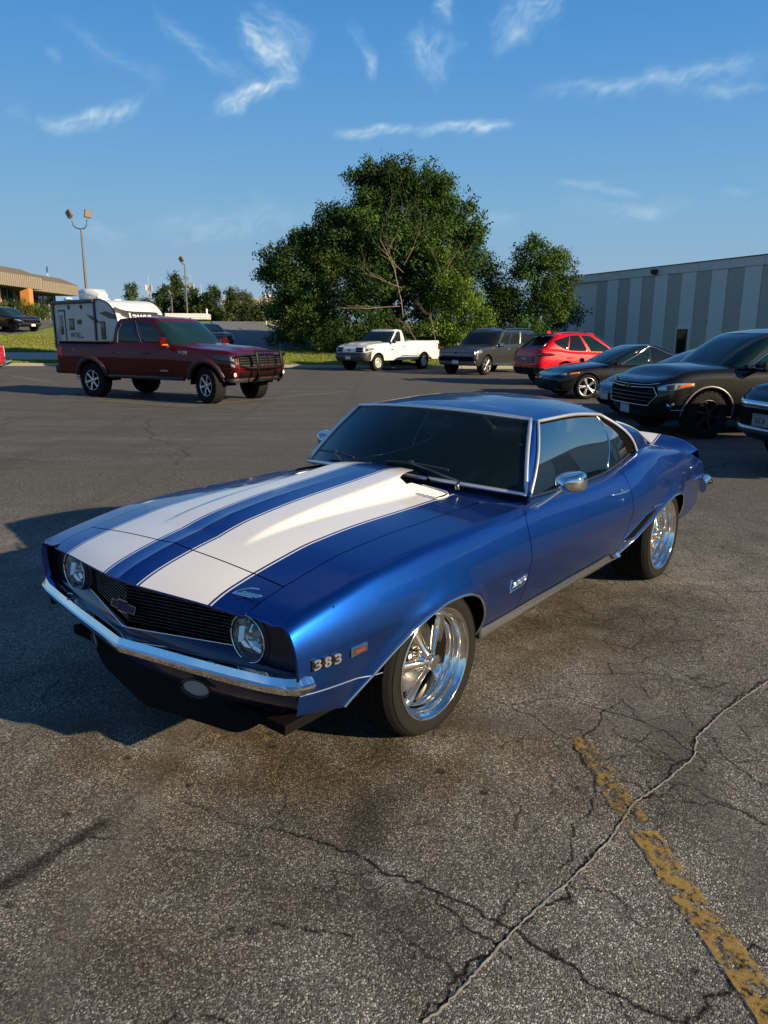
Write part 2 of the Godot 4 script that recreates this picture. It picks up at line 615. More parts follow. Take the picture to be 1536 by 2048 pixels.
func far_map() -> Image:
	var rng := RandomNumberGenerator.new()
	rng.seed = 78
	var s := 1024
	var img := Image.create(s, s, false, Image.FORMAT_RGB8)
	var n1 := noise(31, 0.010, 4)
	var n2 := noise(32, 0.06, 3)
	for y in s:
		for x in s:
			var e := minf(1.0, minf(minf(x, s - x), minf(y, s - y)) / 100.0)
			var b := 0.79 + (0.10 * n1.get_noise_2d(x * 0.5, y * 2.0) + 0.06 * n2.get_noise_2d(x * 0.4, y)) * e
			img.set_pixel(x, y, Color(b * 0.965, b * 0.98, b))
	for i in 60:
		var a := Vector2(rng.randf_range(80, s - 80), rng.randf_range(80, s - 80))
		var d := Vector2.from_angle(rng.randf() * TAU)
		for k in rng.randi_range(2, 7):
			var b := a + d * rng.randf_range(20, 60)
			crack(img, a, b, rng.randf_range(0.3, 0.7), 0.55, rng)
			a = b
			d = d.rotated(rng.randf_range(-0.6, 0.6))
	return img

func asphalt(name_: String, map: Image) -> StandardMaterial3D:
	var m := StandardMaterial3D.new()
	m.resource_name = name_
	m.albedo_color = Color.WHITE
	m.albedo_texture = mats["tile_albedo"]
	m.heightmap_enabled = true
	m.heightmap_texture = mats["tile_height"]
	m.heightmap_scale = 0.32
	m.uv1_triplanar = true; m.uv1_world_triplanar = true
	m.uv1_scale = Vector3.ONE / 2.1
	m.roughness = 0.88
	m.metallic_specular = 0.35
	m.detail_enabled = true
	m.detail_albedo = ImageTexture.create_from_image(map)
	m.detail_blend_mode = BaseMaterial3D.BLEND_MODE_MUL
	m.detail_uv_layer = BaseMaterial3D.DETAIL_UV_2
	return m

func build_ground() -> void:
	# aggregate: stones of several greys in dark binder
	var cell := noise(7, 0.21, 1, FastNoiseLite.TYPE_CELLULAR)
	cell.cellular_return_type = FastNoiseLite.RETURN_CELL_VALUE
	cell.cellular_jitter = 1.0
	mats["tile_albedo"] = ntex(cell, 2048, ramp([[0.0, Color(0.27, 0.265, 0.26)], [0.35, Color(0.37, 0.365, 0.355)], [0.68, Color(0.47, 0.46, 0.44)], [0.88, Color(0.60, 0.59, 0.56)], [1.0, Color(0.80, 0.785, 0.74)]]))
	var hgt := noise(7, 0.21, 2, FastNoiseLite.TYPE_CELLULAR)
	hgt.cellular_return_type = FastNoiseLite.RETURN_DISTANCE
	hgt.cellular_jitter = 1.0
	mats["tile_height"] = ntex(hgt, 2048, ramp([[0.0, Color.WHITE], [0.6, Color(0.55, 0.55, 0.55)], [1.0, Color.BLACK]]))
	var near_m := asphalt("asphalt_near", near_map())
	var far_m := asphalt("asphalt_far", far_map())
	struct("parking_lot", ground_sheet(NEAR, NEAR), near_m)
	var fm := Rect2(0, 0, 26, 26)
	var n := NEAR
	for r in [Rect2(-90, LOT_END, 160, n.position.y - LOT_END), Rect2(-90, n.end.y, 160, 60), Rect2(-90, n.position.y, n.position.x + 90, n.size.y), Rect2(n.end.x, n.position.y, 70 - n.end.x, n.size.y)]:
		struct("parking_lot", ground_sheet(r, fm), far_m)
	# raised lips along the widest cracks
	var lip := MB.new()
	var rng := RandomNumberGenerator.new()
	rng.seed = 5
	for ci in [0]:
		var c: Array = CRACKS[ci]
		var rows := [PackedVector3Array(), PackedVector3Array(), PackedVector3Array(), PackedVector3Array()]
		for i in range(1, c.size() - 2, 2):
			var a := Vector2(c[i], c[i + 1])
			var b := Vector2(c[i + 2], c[i + 3])
			var nn := (b - a).orthogonal().normalized()
			var m := int(a.distance_to(b) / 0.012) + 1
			for k in m:
				var p: Vector2 = a.lerp(b, k / float(m)) + nn * rng.randf_range(-0.003, 0.003)
				var hh := rng.randf_range(0.0005, 0.0042)
				var wdt := rng.randf_range(0.003, 0.009)
				var sgn := -1.0
				rows[0].append(Vector3(p.x + nn.x * sgn * 0.004, 0.001, p.y + nn.y * sgn * 0.004))
				rows[1].append(Vector3(p.x + nn.x * sgn * 0.006, hh, p.y + nn.y * sgn * 0.006))
				rows[2].append(Vector3(p.x + nn.x * sgn * (0.006 + wdt * 0.5), hh * 0.8, p.y + nn.y * sgn * (0.006 + wdt * 0.5)))
				rows[3].append(Vector3(p.x + nn.x * sgn * (0.006 + wdt), 0.0008, p.y + nn.y * sgn * (0.006 + wdt)))
		lip.grid(rows, false, false, Vector3.UP)
	var lo := struct("crack_lip_ground", lip, mat("lip", 0.20, 0.19, 0.17, 0.95))
	# country beyond the kerb
	var g := MB.new()
	var grows := []
	var zs := [-38.52, -39.3, -41.0, -42.3, -43.5, -45.0, -46.5, -49.5, -52.5, -56.0, -60.0, -64.5, -72.0, -80.5, -95.0, -118.5, -170.0, -238.5, -420.0, -800.0]
	for z in zs:
		var row := PackedVector3Array()
		for i in 61:
			var x := -600.0 + 1200.0 * i / 60.0
			x = signf(x) * pow(absf(x) / 600.0, 1.6) * 600.0
			row.append(Vector3(x, terr(x, z), z))
		grows.append(row)
	g.grid(grows, false, false, Vector3.UP)
	var gm := StandardMaterial3D.new()
	gm.resource_name = "turf"
	gm.albedo_texture = ntex(noise(51, 0.03, 5), 512, ramp([[0.0, Color(0.31, 0.38, 0.12)], [0.5, Color(0.44, 0.50, 0.18)], [1.0, Color(0.57, 0.58, 0.27)]]))
	gm.uv1_triplanar = true; gm.uv1_world_triplanar = true; gm.uv1_scale = Vector3.ONE / 7.0
	gm.roughness = 0.95
	struct("grass_bank", g, gm)
	var gp := MB.new()
	gp.grid([PackedVector3Array([Vector3(-600, -0.06, -40), Vector3(600, -0.06, -40)]), PackedVector3Array([Vector3(-600, -0.06, 500), Vector3(600, -0.06, 500)])], false, false, Vector3.UP)
	struct("outer_ground", gp, gm)
	# grass blades along the bank that faces the lot
	var tuft := MB.new()
	rng.seed = 12
	for i in 9:
		var a := rng.randf() * TAU
		var o := Vector3(rng.randf_range(-0.07, 0.07), 0, rng.randf_range(-0.07, 0.07))
		var t := o + Vector3(cos(a) * 0.05, rng.randf_range(0.05, 0.12), sin(a) * 0.05)
		var s := Vector3(-sin(a), 0, cos(a)) * 0.008
		tuft.face([o - s, o + s, t], Vector3(cos(a), 0.3, sin(a)))
	var mm := MultiMesh.new()
	mm.transform_format = MultiMesh.TRANSFORM_3D
	mm.use_colors = true
	mm.mesh = tuft.mesh()
	mm.instance_count = 52000
	for i in mm.instance_count:
		var x := rng.randf_range(-26.0, 13.0)
		var z := -38.7 - pow(rng.randf(), 1.3) * 15.0
		while off_road(x, z):
			x = rng.randf_range(-26.0, 13.0); z = -38.7 - rng.randf() * 15.0
		var sc := rng.randf_range(0.7, 1.5)
		mm.set_instance_transform(i, Transform3D(Basis(Vector3.UP, rng.randf() * TAU).scaled(Vector3(sc * 1.6, sc, sc * 1.6)), Vector3(x, terr(x, z), z)))
		var b := rng.randf_range(0.75, 1.25)
		mm.set_instance_color(i, Color(0.22 * b, 0.27 * b, 0.05 * b) if rng.randf() > 0.15 else Color(0.27 * b, 0.23 * b, 0.08 * b))
	var mi := MultiMeshInstance3D.new()
	mi.name = "grass"
	mi.multimesh = mm
	var gm2 := mat("blades", 1, 1, 1, 0.7)
	gm2.vertex_color_use_as_albedo = true
	gm2.backlight_enabled = true; gm2.backlight = Color(0.5, 0.55, 0.3)
	mi.material_override = gm2
	add_child(mi)
	mi.set_meta("kind", "stuff"); mi.set_meta("label", "short sunlit grass on the bank beyond the lot"); mi.set_meta("category", "grass")
	# concrete drive at the left and the asphalt road that climbs away behind the maroon truck
	strip("driveway", [Vector2(-70, -40.3), Vector2(-16, -40.3), Vector2(-12.4, -41.2), Vector2(-9.8, -43.6)], [Vector2(-70, -43.3), Vector2(-17, -43.3), Vector2(-14.5, -44.2), Vector2(-11.0, -46.3)], mat("pale_concrete", 0.42, 0.39, 0.34, 0.95, 0.0, 0.0, 0.1), 0.03)
	strip("road", [Vector2(-3.4, -45.6), Vector2(-4.4, -47.2), Vector2(-5.6, -50.1), Vector2(-7.7, -55.7), Vector2(-9.3, -60.4), Vector2(-12.6, -68)], [Vector2(-10.6, -45.9), Vector2(-10.5, -47.7), Vector2(-11.0, -50.5), Vector2(-12.5, -56.0), Vector2(-13.3, -60.3), Vector2(-16.0, -68)], mat("road_grey", 0.15, 0.15, 0.15, 0.9), 0.05)
	for e in [[Vector2(-3.4, -45.5), Vector2(-4.3, -47.2), Vector2(-5.5, -50.1), Vector2(-7.6, -55.7), Vector2(-9.2, -60.4)], [Vector2(-10.65, -45.9), Vector2(-10.55, -47.7), Vector2(-11.05, -50.5), Vector2(-12.55, -56.0), Vector2(-13.35, -60.3)]]:
		var path := []
		for p in e: path.append(Vector3(p.x, terr(p.x, p.y) + 0.09, p.y))
		var kb := MB.new()
		kb.tube(path, 0.12, 4, false, true, Vector2.ONE)
		struct("road_kerb", kb, mat("kerb_concrete", 0.36, 0.33, 0.28, 0.9))
	strip("upper_lot_ground", [Vector2(-80, -51.4), Vector2(-17, -51.4)], [Vector2(-80, -66.0), Vector2(-18, -66.0)], mat("upper_asphalt", 0.10, 0.10, 0.10, 0.9), 0.05)
	var seam := MB.new()
	seam.tube([Vector3(-8.0, terr(0, -48.0) + 0.052, -48.0), Vector3(-9.5, terr(0, -53.0) + 0.052, -53.0), Vector3(-11.2, terr(0, -58.0) + 0.052, -58.0)], 0.06, 4, false, true, Vector2(1, 0.1))
	struct("road_seam", seam, mat("tar", 0.02, 0.02, 0.02, 0.8))
	# kerb along the end of the lot
	for seg in [[-60.0, -13.6], [-13.5, 0.4], [0.5, 14.0]]:
		var kb := MB.new()
		var nst := int((seg[1] - seg[0]) / 3.0)
		for i in nst:
			var w: float = (seg[1] - seg[0]) / nst
			kb.box(Vector3(seg[0] + w * (i + 0.5), 0.06, LOT_END + 0.02), Vector3(w - 0.012, 0.16, 0.17), 0.025)
		struct("kerb", kb, mat("kerb_concrete", 0.36, 0.33, 0.28, 0.9))
	# painted lines
	var ym := worn("worn_yellow", Color(0.62, 0.51, 0.24), 0.41)
	var yf := worn("faded_yellow", Color(0.58, 0.47, 0.22), 0.53)
	paint_strip("yellow_line", [Vector2(0.865, -2.26), Vector2(0.90, -1.92), Vector2(0.94, -1.69), Vector2(0.96, -1.45), Vector2(0.99, -1.1)], [Vector2(0.965, -2.26), Vector2(0.99, -2.00), Vector2(1.03, -1.75), Vector2(1.05, -1.50), Vector2(1.09, -1.1)], ym, "worn yellow parking line on the cracked asphalt in front")
	paint_strip("yellow_line", [Vector2(0.80, -2.88), Vector2(0.82, -2.71), Vector2(0.85, -2.32), Vector2(0.863, -2.265)], [Vector2(0.89, -2.88), Vector2(0.91, -2.67), Vector2(0.95, -2.37), Vector2(0.963, -2.265)], yf, "nearly worn away far end of the yellow parking line in front")
	var wm := worn("worn_white", Color(0.66, 0.63, 0.55), 0.42)
	var wl := worn("faint_white", Color(0.52, 0.50, 0.46), 0.48)
	line("white_line", Vector2(-14.66, -29.57), Vector2(-11.46, -25.84), 0.11, wm, "short white parking line behind the bright red pickup")
	line("white_line", Vector2(-7.44, -19.15), Vector2(-4.72, -17.69), 0.10, wm, "white parking line running under the maroon pickup beside its near wheels")
	line("white_line", Vector2(-4.70, -17.62), Vector2(-1.20, -22.53), 0.10, wm, "white parking line passing under the front of the maroon pickup")
	line("white_line", Vector2(-3.91, -28.01), Vector2(-1.20, -22.60), 0.08, wl, "faded parking line beyond the maroon pickup meeting a brighter one")
	line("white_line", Vector2(-4.19, -13.19), Vector2(-3.39, -14.38), 0.08, wl, "very faint short line on the open asphalt nearer than the maroon pickup")
	line("white_line", Vector2(5.7, -12.35), Vector2(9.5, -13.6), 0.10, wm, "white bay line beside the black crossover's near front wheel")
	line("white_line", Vector2(4.9, -11.3), Vector2(9.5, -12.8), 0.09, wl, "faded bay line between the black crossover and the dark car at the frame edge")
	line("white_line", Vector2(3.86, -30.46), Vector2(6.6, -34.79), 0.10, wl, "bay line beside the dark grey large SUV's near wheels")
	line("white_line", Vector2(4.2, -25.95), Vector2(5.9, -26.6), 0.10, wl, "faint bay line beneath the rear of the red crossover")
	line("white_line", Vector2(4.7, -21.6), Vector2(8.5, -22.9), 0.10, wl, "faint bay line beyond the black sedan")
	line("white_line", Vector2(4.6, -17.9), Vector2(8.5, -19.2), 0.10, wl, "faint bay line between the black sedan and the smooth nosed electric car")

func off_road(x: float, z: float) -> bool:
	if x < -11.0 and z < -40.2 and z > -43.4: return true
	if x < -9.5 and x > -16.0 and z < -40.5 and z > -46.4: return true
	if z < -45.4:
		var t := (-45.6 - z) / 15.0
		if x > lerpf(-10.8, -13.6, t) and x < lerpf(-3.2, -9.1, t): return true
	if x < -17.0 and z < -51.3: return true
	return false

func strip(called: String, a: Array, b: Array, m: Material, lift: float) -> void:
	var g := MB.new()
	var ra := []
	for i in a.size() - 1:
		for k in 8:
			var t := k / 8.0
			var p: Vector2 = a[i].lerp(a[i + 1], t)
			var q: Vector2 = b[i].lerp(b[i + 1], t)
			var row := PackedVector3Array()
			for j in 7:
				var r := p.lerp(q, j / 6.0)
				row.append(Vector3(r.x, terr(r.x, r.y) + lift, r.y))
			ra.append(row)
	g.grid(ra, false, false, Vector3.UP)
	struct(called, g, m)

func worn(key: String, c: Color, cut: float) -> StandardMaterial3D:
	var m := StandardMaterial3D.new()
	m.resource_name = key
	var n := noise(61, 0.022, 7)
	n.fractal_gain = 0.72
	m.albedo_texture = ntex(n, 512, ramp([[0.0, Color(c, 0.0)], [cut - 0.10, Color(c.darkened(0.35), 0.0)], [cut + 0.10, Color(c, 0.70)], [1.0, Color(c.lightened(0.12), 0.92)]]))
	m.transparency = BaseMaterial3D.TRANSPARENCY_ALPHA
	m.uv1_triplanar = true; m.uv1_world_triplanar = true; m.uv1_scale = Vector3.ONE * 1.4
	m.roughness = 0.85
	m.heightmap_enabled = true
	m.heightmap_texture = mats["tile_height"]
	m.heightmap_scale = 0.25
	mats[key] = m
	return m

func paint_strip(called: String, a: Array, b: Array, m: Material, label: String) -> void:
	var g := MB.new()
	var r0 := PackedVector3Array()
	var r1 := PackedVector3Array()
	var rng := RandomNumberGenerator.new()
	rng.seed = 8
	for i in a.size() - 1:
		var n := maxi(2, int(a[i].distance_to(a[i + 1]) / 0.03))
		for k in n:
			var t := k / float(n)
			var p: Vector2 = a[i].lerp(a[i + 1], t) + Vector2(rng.randf_range(-0.004, 0.004), 0)
			var q: Vector2 = b[i].lerp(b[i + 1], t) + Vector2(rng.randf_range(-0.004, 0.004), 0)
			r0.append(Vector3(p.x, 0.004, p.y)); r1.append(Vector3(q.x, 0.004, q.y))
	g.grid([r0, r1], false, false, Vector3.UP)
	tag(obj(called, g, m), label, "parking line", "painted lines on the lot")

func line(called: String, a: Vector2, b: Vector2, w: float, m: Material, label: String) -> void:
	var n := (b - a).orthogonal().normalized() * w * 0.5
	paint_strip(called, [a - n, b - n], [a + n, b + n], m, label)

# ---------------------------------------------------------------- the blue coupe (x: its left, y up, z forward, origin under the front axle)
const C_Y := [[-3.74, 0.735], [-3.5, 0.80], [-3.3, 0.848], [-3.0, 0.896], [-2.55, 0.93], [-2.3, 0.918], [-2.1, 0.885], [-1.9, 0.857], [-1.6, 0.846], [-0.8, 0.856], [-0.3, 0.848], [0.0, 0.845], [0.34, 0.826], [0.55, 0.793], [0.77, 0.748], [0.95, 0.705]]
const C_X := [[-3.74, 0.80], [-3.3, 0.83], [-2.6, 0.835], [-2.1, 0.83], [-1.6, 0.845], [-0.8, 0.845], [0.0, 0.85], [0.5, 0.845], [0.77, 0.832], [0.95, 0.81]]
const C_C := [[-3.74, 0.03], [-3.3, 0.045], [-2.9, 0.05], [-2.2, 0.05], [-1.0, 0.07], [-0.75, 0.075], [0.0, 0.067], [0.66, 0.062], [0.95, 0.045]]
const C_W := [[-3.74, 0.835], [-3.4, 0.88], [-2.743, 0.925], [-2.2, 0.93], [-1.5, 0.92], [-0.8, 0.915], [0.0, 0.92], [0.5, 0.897], [0.8, 0.868], [0.95, 0.85]]
const C_B := [[-3.74, 0.38], [-3.4, 0.32], [-2.2, 0.325], [-1.4, 0.31], [-0.45, 0.280], [0.45, 0.30], [0.6, 0.345], [0.77, 0.40], [0.95, 0.43]]
const WB := -2.743

func c_bump(x: float, z: float) -> float:
	if z > 0.52 or z < -0.80: return 0.0
	var k := clampf((0.52 - z) / 1.16, 0.0, 1.0)
	var wi := 0.262 - 0.03 * k
	var wd := 0.03 + 0.15 * k
	var s := clampf((wi + wd - absf(x)) / wd, 0.0, 1.0)
	k *= 1.0 - 0.28 * smoothstep(-0.55, -0.78, z)
	s = s * s * (3.0 - 2.0 * s)
	return (0.012 * sqrt(k) + 0.062 * k) * s

func hood_rear(x: float) -> float:
	return -0.665 - 0.085 * smoothstep(0.40, 0.22, absf(x))

func c_nose(x: float) -> float:
	return 0.925 - 0.115 * pow(absf(x) / 0.87, 1.25)

func c_top(x: float, z: float, bump := true) -> float:
	var xc := cv(C_X, z)
	var y := cv(C_Y, z) + cv(C_C, z) * (1.0 - pow(absf(x) / xc, 2.0))
	if bump: y += c_bump(x, z)
	# soft peak along the middle of the hood
	if z > -0.7: y += 0.010 * exp(-absf(x) / 0.05) * smoothstep(-0.7, 0.6, z)
	var d := c_nose(x) - z
	if z > 0.5 and d < 0.10: y -= 0.010 * pow(1.0 - clampf(d, 0.0, 0.1) / 0.10, 2.0)
	return y

func c_arch(z: float) -> float:
	if z > -0.385 and z < 0.545:
		if z > 0: return 0.25 + 0.372 * pow(maxf(0.0, 1.0 - pow(z / 0.55, 1.6)), 0.70)
		return 0.25 + 0.372 * pow(maxf(0.0, 1.0 - pow(-z / 0.39, 3.0)), 0.5)
	var d := z - WB
	if d > -0.395 and d < 0.785:
		if d > 0: return 0.26 + 0.358 * pow(maxf(0.0, 1.0 - pow(d / 0.80, 1.35)), 0.80)
		return 0.26 + 0.358 * pow(maxf(0.0, 1.0 - pow(-d / 0.40, 3.0)), 0.5)
	return 0.0

func c_side(y: float, z: float) -> float:
	var w := cv(C_W, z)
	var yt := cv(C_Y, z)
	var xc := cv(C_X, z)
	var ym := 0.615
	var x: float
	if y > ym:
		var t := clampf((y - ym) / (yt - ym), 0.0, 1.0)
		x = w - (w - xc) * pow(t, 2.1)
	else:
		var t := (ym - y) / 0.335
		var fade := smoothstep(0.75, 0.45, z)
		x = w - (0.062 * fade) * t - (w - 0.80 - 0.062 * fade) * pow(t, 2.6)
	var ya := c_arch(z)
	if ya > 0.0:
		var d := maxf(0.0, y - ya)
		x += 0.016 * exp(-pow(d / 0.055, 2.0)) * smoothstep(0.30, 0.45, ya)
	return x

# point q (0..1) of the half section at z, starting at x = xin on the top
func c_sec(z: float, q: float, xin: float) -> Vector3:
	var xc := cv(C_X, z)
	var yc := cv(C_Y, z)
	var r := 0.045
	if q < 0.25:
		var x := lerpf(xin, xc - r, q / 0.25)
		return Vector3(x, c_top(x, z), z)
	var ys := yc - r
	var xs := c_side(ys, z)
	if q < 0.45:
		var t := (q - 0.25) / 0.20
		var a := Vector2(xc - r, c_top(xc - r, z))
		var b := Vector2(xc + 0.006, yc + 0.004)
		var c := Vector2(xs, ys)
		var p := a * (1 - t) * (1 - t) + b * 2.0 * t * (1 - t) + c * t * t
		return Vector3(p.x, p.y, z)
	var yb := maxf(cv(C_B, z), c_arch(z))
	var t2 := (q - 0.45) / 0.55
	var y := lerpf(ys, yb, t2)
	return Vector3(c_side(y, z), y, z)

func c_qrows() -> Array:
	var q := []
	for i in 5: q.append(0.25 * i / 5.0)
	for i in 8: q.append(0.25 + 0.20 * i / 8.0)
	for i in 29: q.append(0.45 + 0.55 * i / 28.0)
	return q

func c_cutz(y: float) -> float:
	return cv([[0.25, -0.745], [0.62, -0.738], [0.75, -0.735], [0.82, -0.75], [0.87, -0.80], [0.91, -0.895]], y)

# a body side panel between two cut lines; za, zb: functions of height
func c_panel(za: Callable, zb: Callable, xin: Callable, cols: int, side: float, dz := 0.0) -> MB:
	var m := MB.new()
	var rows := []
	for q in c_qrows():
		var row := PackedVector3Array()
		var ya: float = c_sec((za.call(0.6) + zb.call(0.6)) * 0.5, q, 0.76).y
		var a: float = za.call(c_sec(za.call(ya), q, 0.76).y)
		var b: float = zb.call(c_sec(zb.call(ya), q, 0.76).y)
		for i in cols + 1:
			var z := lerpf(a, b, i / float(cols))
			var p := c_sec(z, q, xin.call(z))
			row.append(Vector3((p.x - dz) * side, p.y - dz, p.z))
		rows.append(row)
	m.grid(rows, false, false, Vector3(side, 0.35, 0))
	return m

# part of the top surface between two x lines
func c_patch(x0: float, x1: float, z0: Callable, z1: Callable, nx: int, nz: int, lift := 0.0) -> MB:
	var m := MB.new()
	var rows := []
	for i in nx + 1:
		var x := lerpf(x0, x1, i / float(nx))
		var row := PackedVector3Array()
		var a: float = z0.call(x)
		var b: float = z1.call(x)
		for j in nz + 1:
			var z := lerpf(a, b, j / float(nz))
			row.append(Vector3(x, c_top(x, z) + lift, z))
		rows.append(row)
	m.grid(rows, false, false, Vector3.UP)
	return m

const STRIPE_CUTS := [0.0, 0.110, 0.117, 0.128, 0.485, 0.496, 0.503, 0.652]

func c_striped(parent: Node, z0: Callable, z1: Callable, nz: int, white: Material, blue: Material, wide: float, vent := false) -> void:
	for s in [-1.0, 1.0]:
		for k in STRIPE_CUTS.size() - 1:
			var a: float = STRIPE_CUTS[k]
			var b: float = minf(STRIPE_CUTS[k + 1], wide)
			if b <= a: continue
			var w: bool = k in [1, 3, 5]
			var nx := maxi(1, int((b - a) / 0.012))
			var z00 := z0
			if vent and k == 3:
				z00 = func(x): return maxf(z0.call(x), -0.515 - 0.10 * smoothstep(0.27, 0.20, absf(x)) * 2.0)
			obj("stripe" if k == 3 else ("pin_stripe" if w else "panel"), c_patch(s * a, s * b, z00, z1, nx, nz), white if w else blue, parent)

func mirror_x(m: MB) -> MB:
	var r := MB.new()
	r.add(m, Transform3D(Basis(Vector3(-1, 0, 0), Vector3.UP, Vector3.BACK), Vector3.ZERO))
	return r

func c_wheel(car: Node3D, at: Vector3, s: float, turn: float) -> void:
	var w := holder("wheel", car)
	w.position = at
	w.rotation.y = turn
	var chrome: Material = mat("wheel_chrome", 0.92, 0.875, 0.81, 0.09, 1.0)
	var f := Transform3D(Basis(Vector3(s, 0, 0), Vector3.UP, Vector3(0, 0, 1)), Vector3.ZERO)
	var t := MB.new()
	var R := 0.326
	# outer face at x = 0, tyre goes inwards (negative x before mirroring)
	var prof := [[0.238, -0.012], [0.244, 0.004], [0.255, 0.010], [0.275, 0.013], [0.295, 0.011], [0.308, 0.004], [0.316, -0.008], [R - 0.003, -0.022]]
	var tread := [-0.024]
	for g in [-0.065, -0.105, -0.145, -0.185]:
		tread.append_array([g + 0.004, g + 0.0035, g - 0.0035, g - 0.004])
	tread.append(-0.236)
	for i in tread.size():
		var groove: bool = i > 0 and i < tread.size() - 1 and (i - 1) % 4 in [1, 2]
		prof.append([R - (0.008 if groove else 0.0), tread[i]])
	prof.append_array([[R - 0.004, -0.24], [0.310, -0.255], [0.27, -0.265], [0.24, -0.25]])
	t.lathe(prof, 72, f)
	obj("tyre", t, mats["tyre"], w)
	var rows := MB.new()   # raised ribs on the sidewall
	for rr in [0.262, 0.300]:
		rows.lathe([[rr - 0.0015, 0.0100], [rr, 0.0145], [rr + 0.0015, 0.0100]], 72, f)
	obj("sidewall_rib", rows, mats["tyre"], w)
	var rim := MB.new()
	rim.lathe([[0.236, -0.02], [0.247, 0.004], [0.2485, 0.010], [0.245, 0.014], [0.239, 0.013], [0.236, 0.006], [0.2335, -0.004], [0.224, -0.010], [0.2225, -0.016], [0.2215, -0.034], [0.212, -0.040], [0.2105, -0.046], [0.2095, -0.066], [0.200, -0.072], [0.1985, -0.078], [0.1975, -0.10], [0.1965, -0.14], [0.20, -0.22]], 72, f)
	obj("rim", rim, chrome, w)
	for k in 5:
		var a := TAU * k / 5.0 + 0.30
		var dirv := Vector3(0, cos(a), sin(a))
		var sp := MB.new()
		var path := []
		var rad := []
		for i in 9:
			var u := i / 8.0
			var r := lerpf(0.034, 0.197, u)
			path.append(f * (Vector3(lerpf(-0.030, -0.098, pow(u, 0.8)), 0, 0) + dirv * r))
			rad.append(lerpf(0.0155, 0.037, pow(u, 1.2)))
		sp.tube(path, rad, 14, false, true, Vector2(1.0, 0.62), Vector3(s, 0, 0))
		obj("spoke", sp, chrome, w)
	var hub := MB.new()
	hub.lathe([[0.0, 0.002], [0.024, 0.002], [0.030, -0.001], [0.0325, -0.006], [0.0325, -0.020], [0.028, -0.024], [0.030, -0.03], [0.043, -0.055], [0.055, -0.075], [0.06, -0.11]], 32, f)
	obj("hub_cap", hub, chrome, w)
	for k in 5:
		var a := TAU * (k + 0.5) / 5.0 + 0.30
		var nut := MB.new()
		var c := Vector3(-0.062, cos(a) * 0.052, sin(a) * 0.052)
		nut.lathe([[0.0, 0.018], [0.006, 0.016], [0.009, 0.010], [0.009, -0.01]], 6, f * Transform3D(Basis(), c))
		obj("lug_nut", nut, chrome, w)
	var disc := MB.new()
	disc.lathe([[0.05, -0.13], [0.165, -0.13], [0.165, -0.15], [0.05, -0.15]], 40, f)
	obj("brake_disc", disc, mat("steel", 0.35, 0.34, 0.33, 0.3, 1.0), w)
	var cal := MB.new()
	cal.box(f * Vector3(-0.115, 0.03, 0.125), Vector3(0.05, 0.17, 0.065), 0.014)
	for y in [-0.02, 0.075]:
		cal.lathe([[0.0, 0.03], [0.02, 0.028], [0.026, 0.018], [0.026, 0.0]], 14, f * Transform3D(Basis(), Vector3(-0.10, y, 0.125)))
	obj("brake_caliper", cal, mat("cast_alloy", 0.6, 0.6, 0.6, 0.22, 1.0), w)
	var back := MB.new()
	back.lathe([[0.0, -0.19], [0.20, -0.19]], 32, f)
	obj("backing_plate", back, mats["black"], w)

func script_path() -> Array:
	# cursive lettering, one stroke list per letter group, unit height
	return [
		[[0.55, 0.92], [0.95, 1.02], [0.78, 1.06], [0.42, 0.92], [0.12, 0.60], [0.0, 0.25], [0.06, 0.02], [0.22, 0.0], [0.45, 0.12]],
		[[0.72, 0.34], [0.58, 0.40], [0.48, 0.28], [0.48, 0.08], [0.58, 0.05], [0.70, 0.18], [0.76, 0.38], [0.74, 0.10], [0.80, 0.05], [0.90, 0.16]],
		[[0.90, 0.05], [0.96, 0.38], [0.98, 0.25], [1.06, 0.37], [1.10, 0.30], [1.08, 0.06], [1.12, 0.26], [1.20, 0.37], [1.24, 0.30], [1.22, 0.08], [1.30, 0.10]],
		[[1.52, 0.34], [1.40, 0.39], [1.32, 0.26], [1.34, 0.08], [1.44, 0.06], [1.52, 0.20], [1.56, 0.38], [1.55, 0.10], [1.62, 0.08]],
		[[1.62, 0.06], [1.70, 0.40], [1.74, 0.33], [1.84, 0.36], [1.82, 0.10], [1.88, 0.08]],
		[[2.02, 0.38], [1.92, 0.32], [1.90, 0.14], [1.98, 0.05], [2.08, 0.10], [2.12, 0.28], [2.04, 0.38], [2.20, 0.33]],
		[[0.0, -0.08], [0.7, -0.10], [1.4, -0.10], [1.9, -0.08]],
	]

func script_badge(parent: Node, xf: Transform3D, h: float) -> void:
	var m := MB.new()
	for st in script_path():
		var path := []
		for i in st.size() - 1:
			for k in 4:
				var t := k / 4.0
				var p0 := Vector2(st[maxi(i - 1, 0)][0], st[maxi(i - 1, 0)][1])
				var p1 := Vector2(st[i][0], st[i][1])
				var p2 := Vector2(st[i + 1][0], st[i + 1][1])
				var p3 := Vector2(st[mini(i + 2, st.size() - 1)][0], st[mini(i + 2, st.size() - 1)][1])
				var p := p1.cubic_interpolate(p2, p0, p3, t)
				path.append(xf * Vector3((p.x + p.y * 0.30) * h, p.y * h, 0.003))
		path.append(xf * Vector3((st[-1][0] + st[-1][1] * 0.30) * h, st[-1][1] * h, 0.003))
		m.tube(path, 0.0028, 6)
	obj("script_badge", m, mats["chrome"], parent)

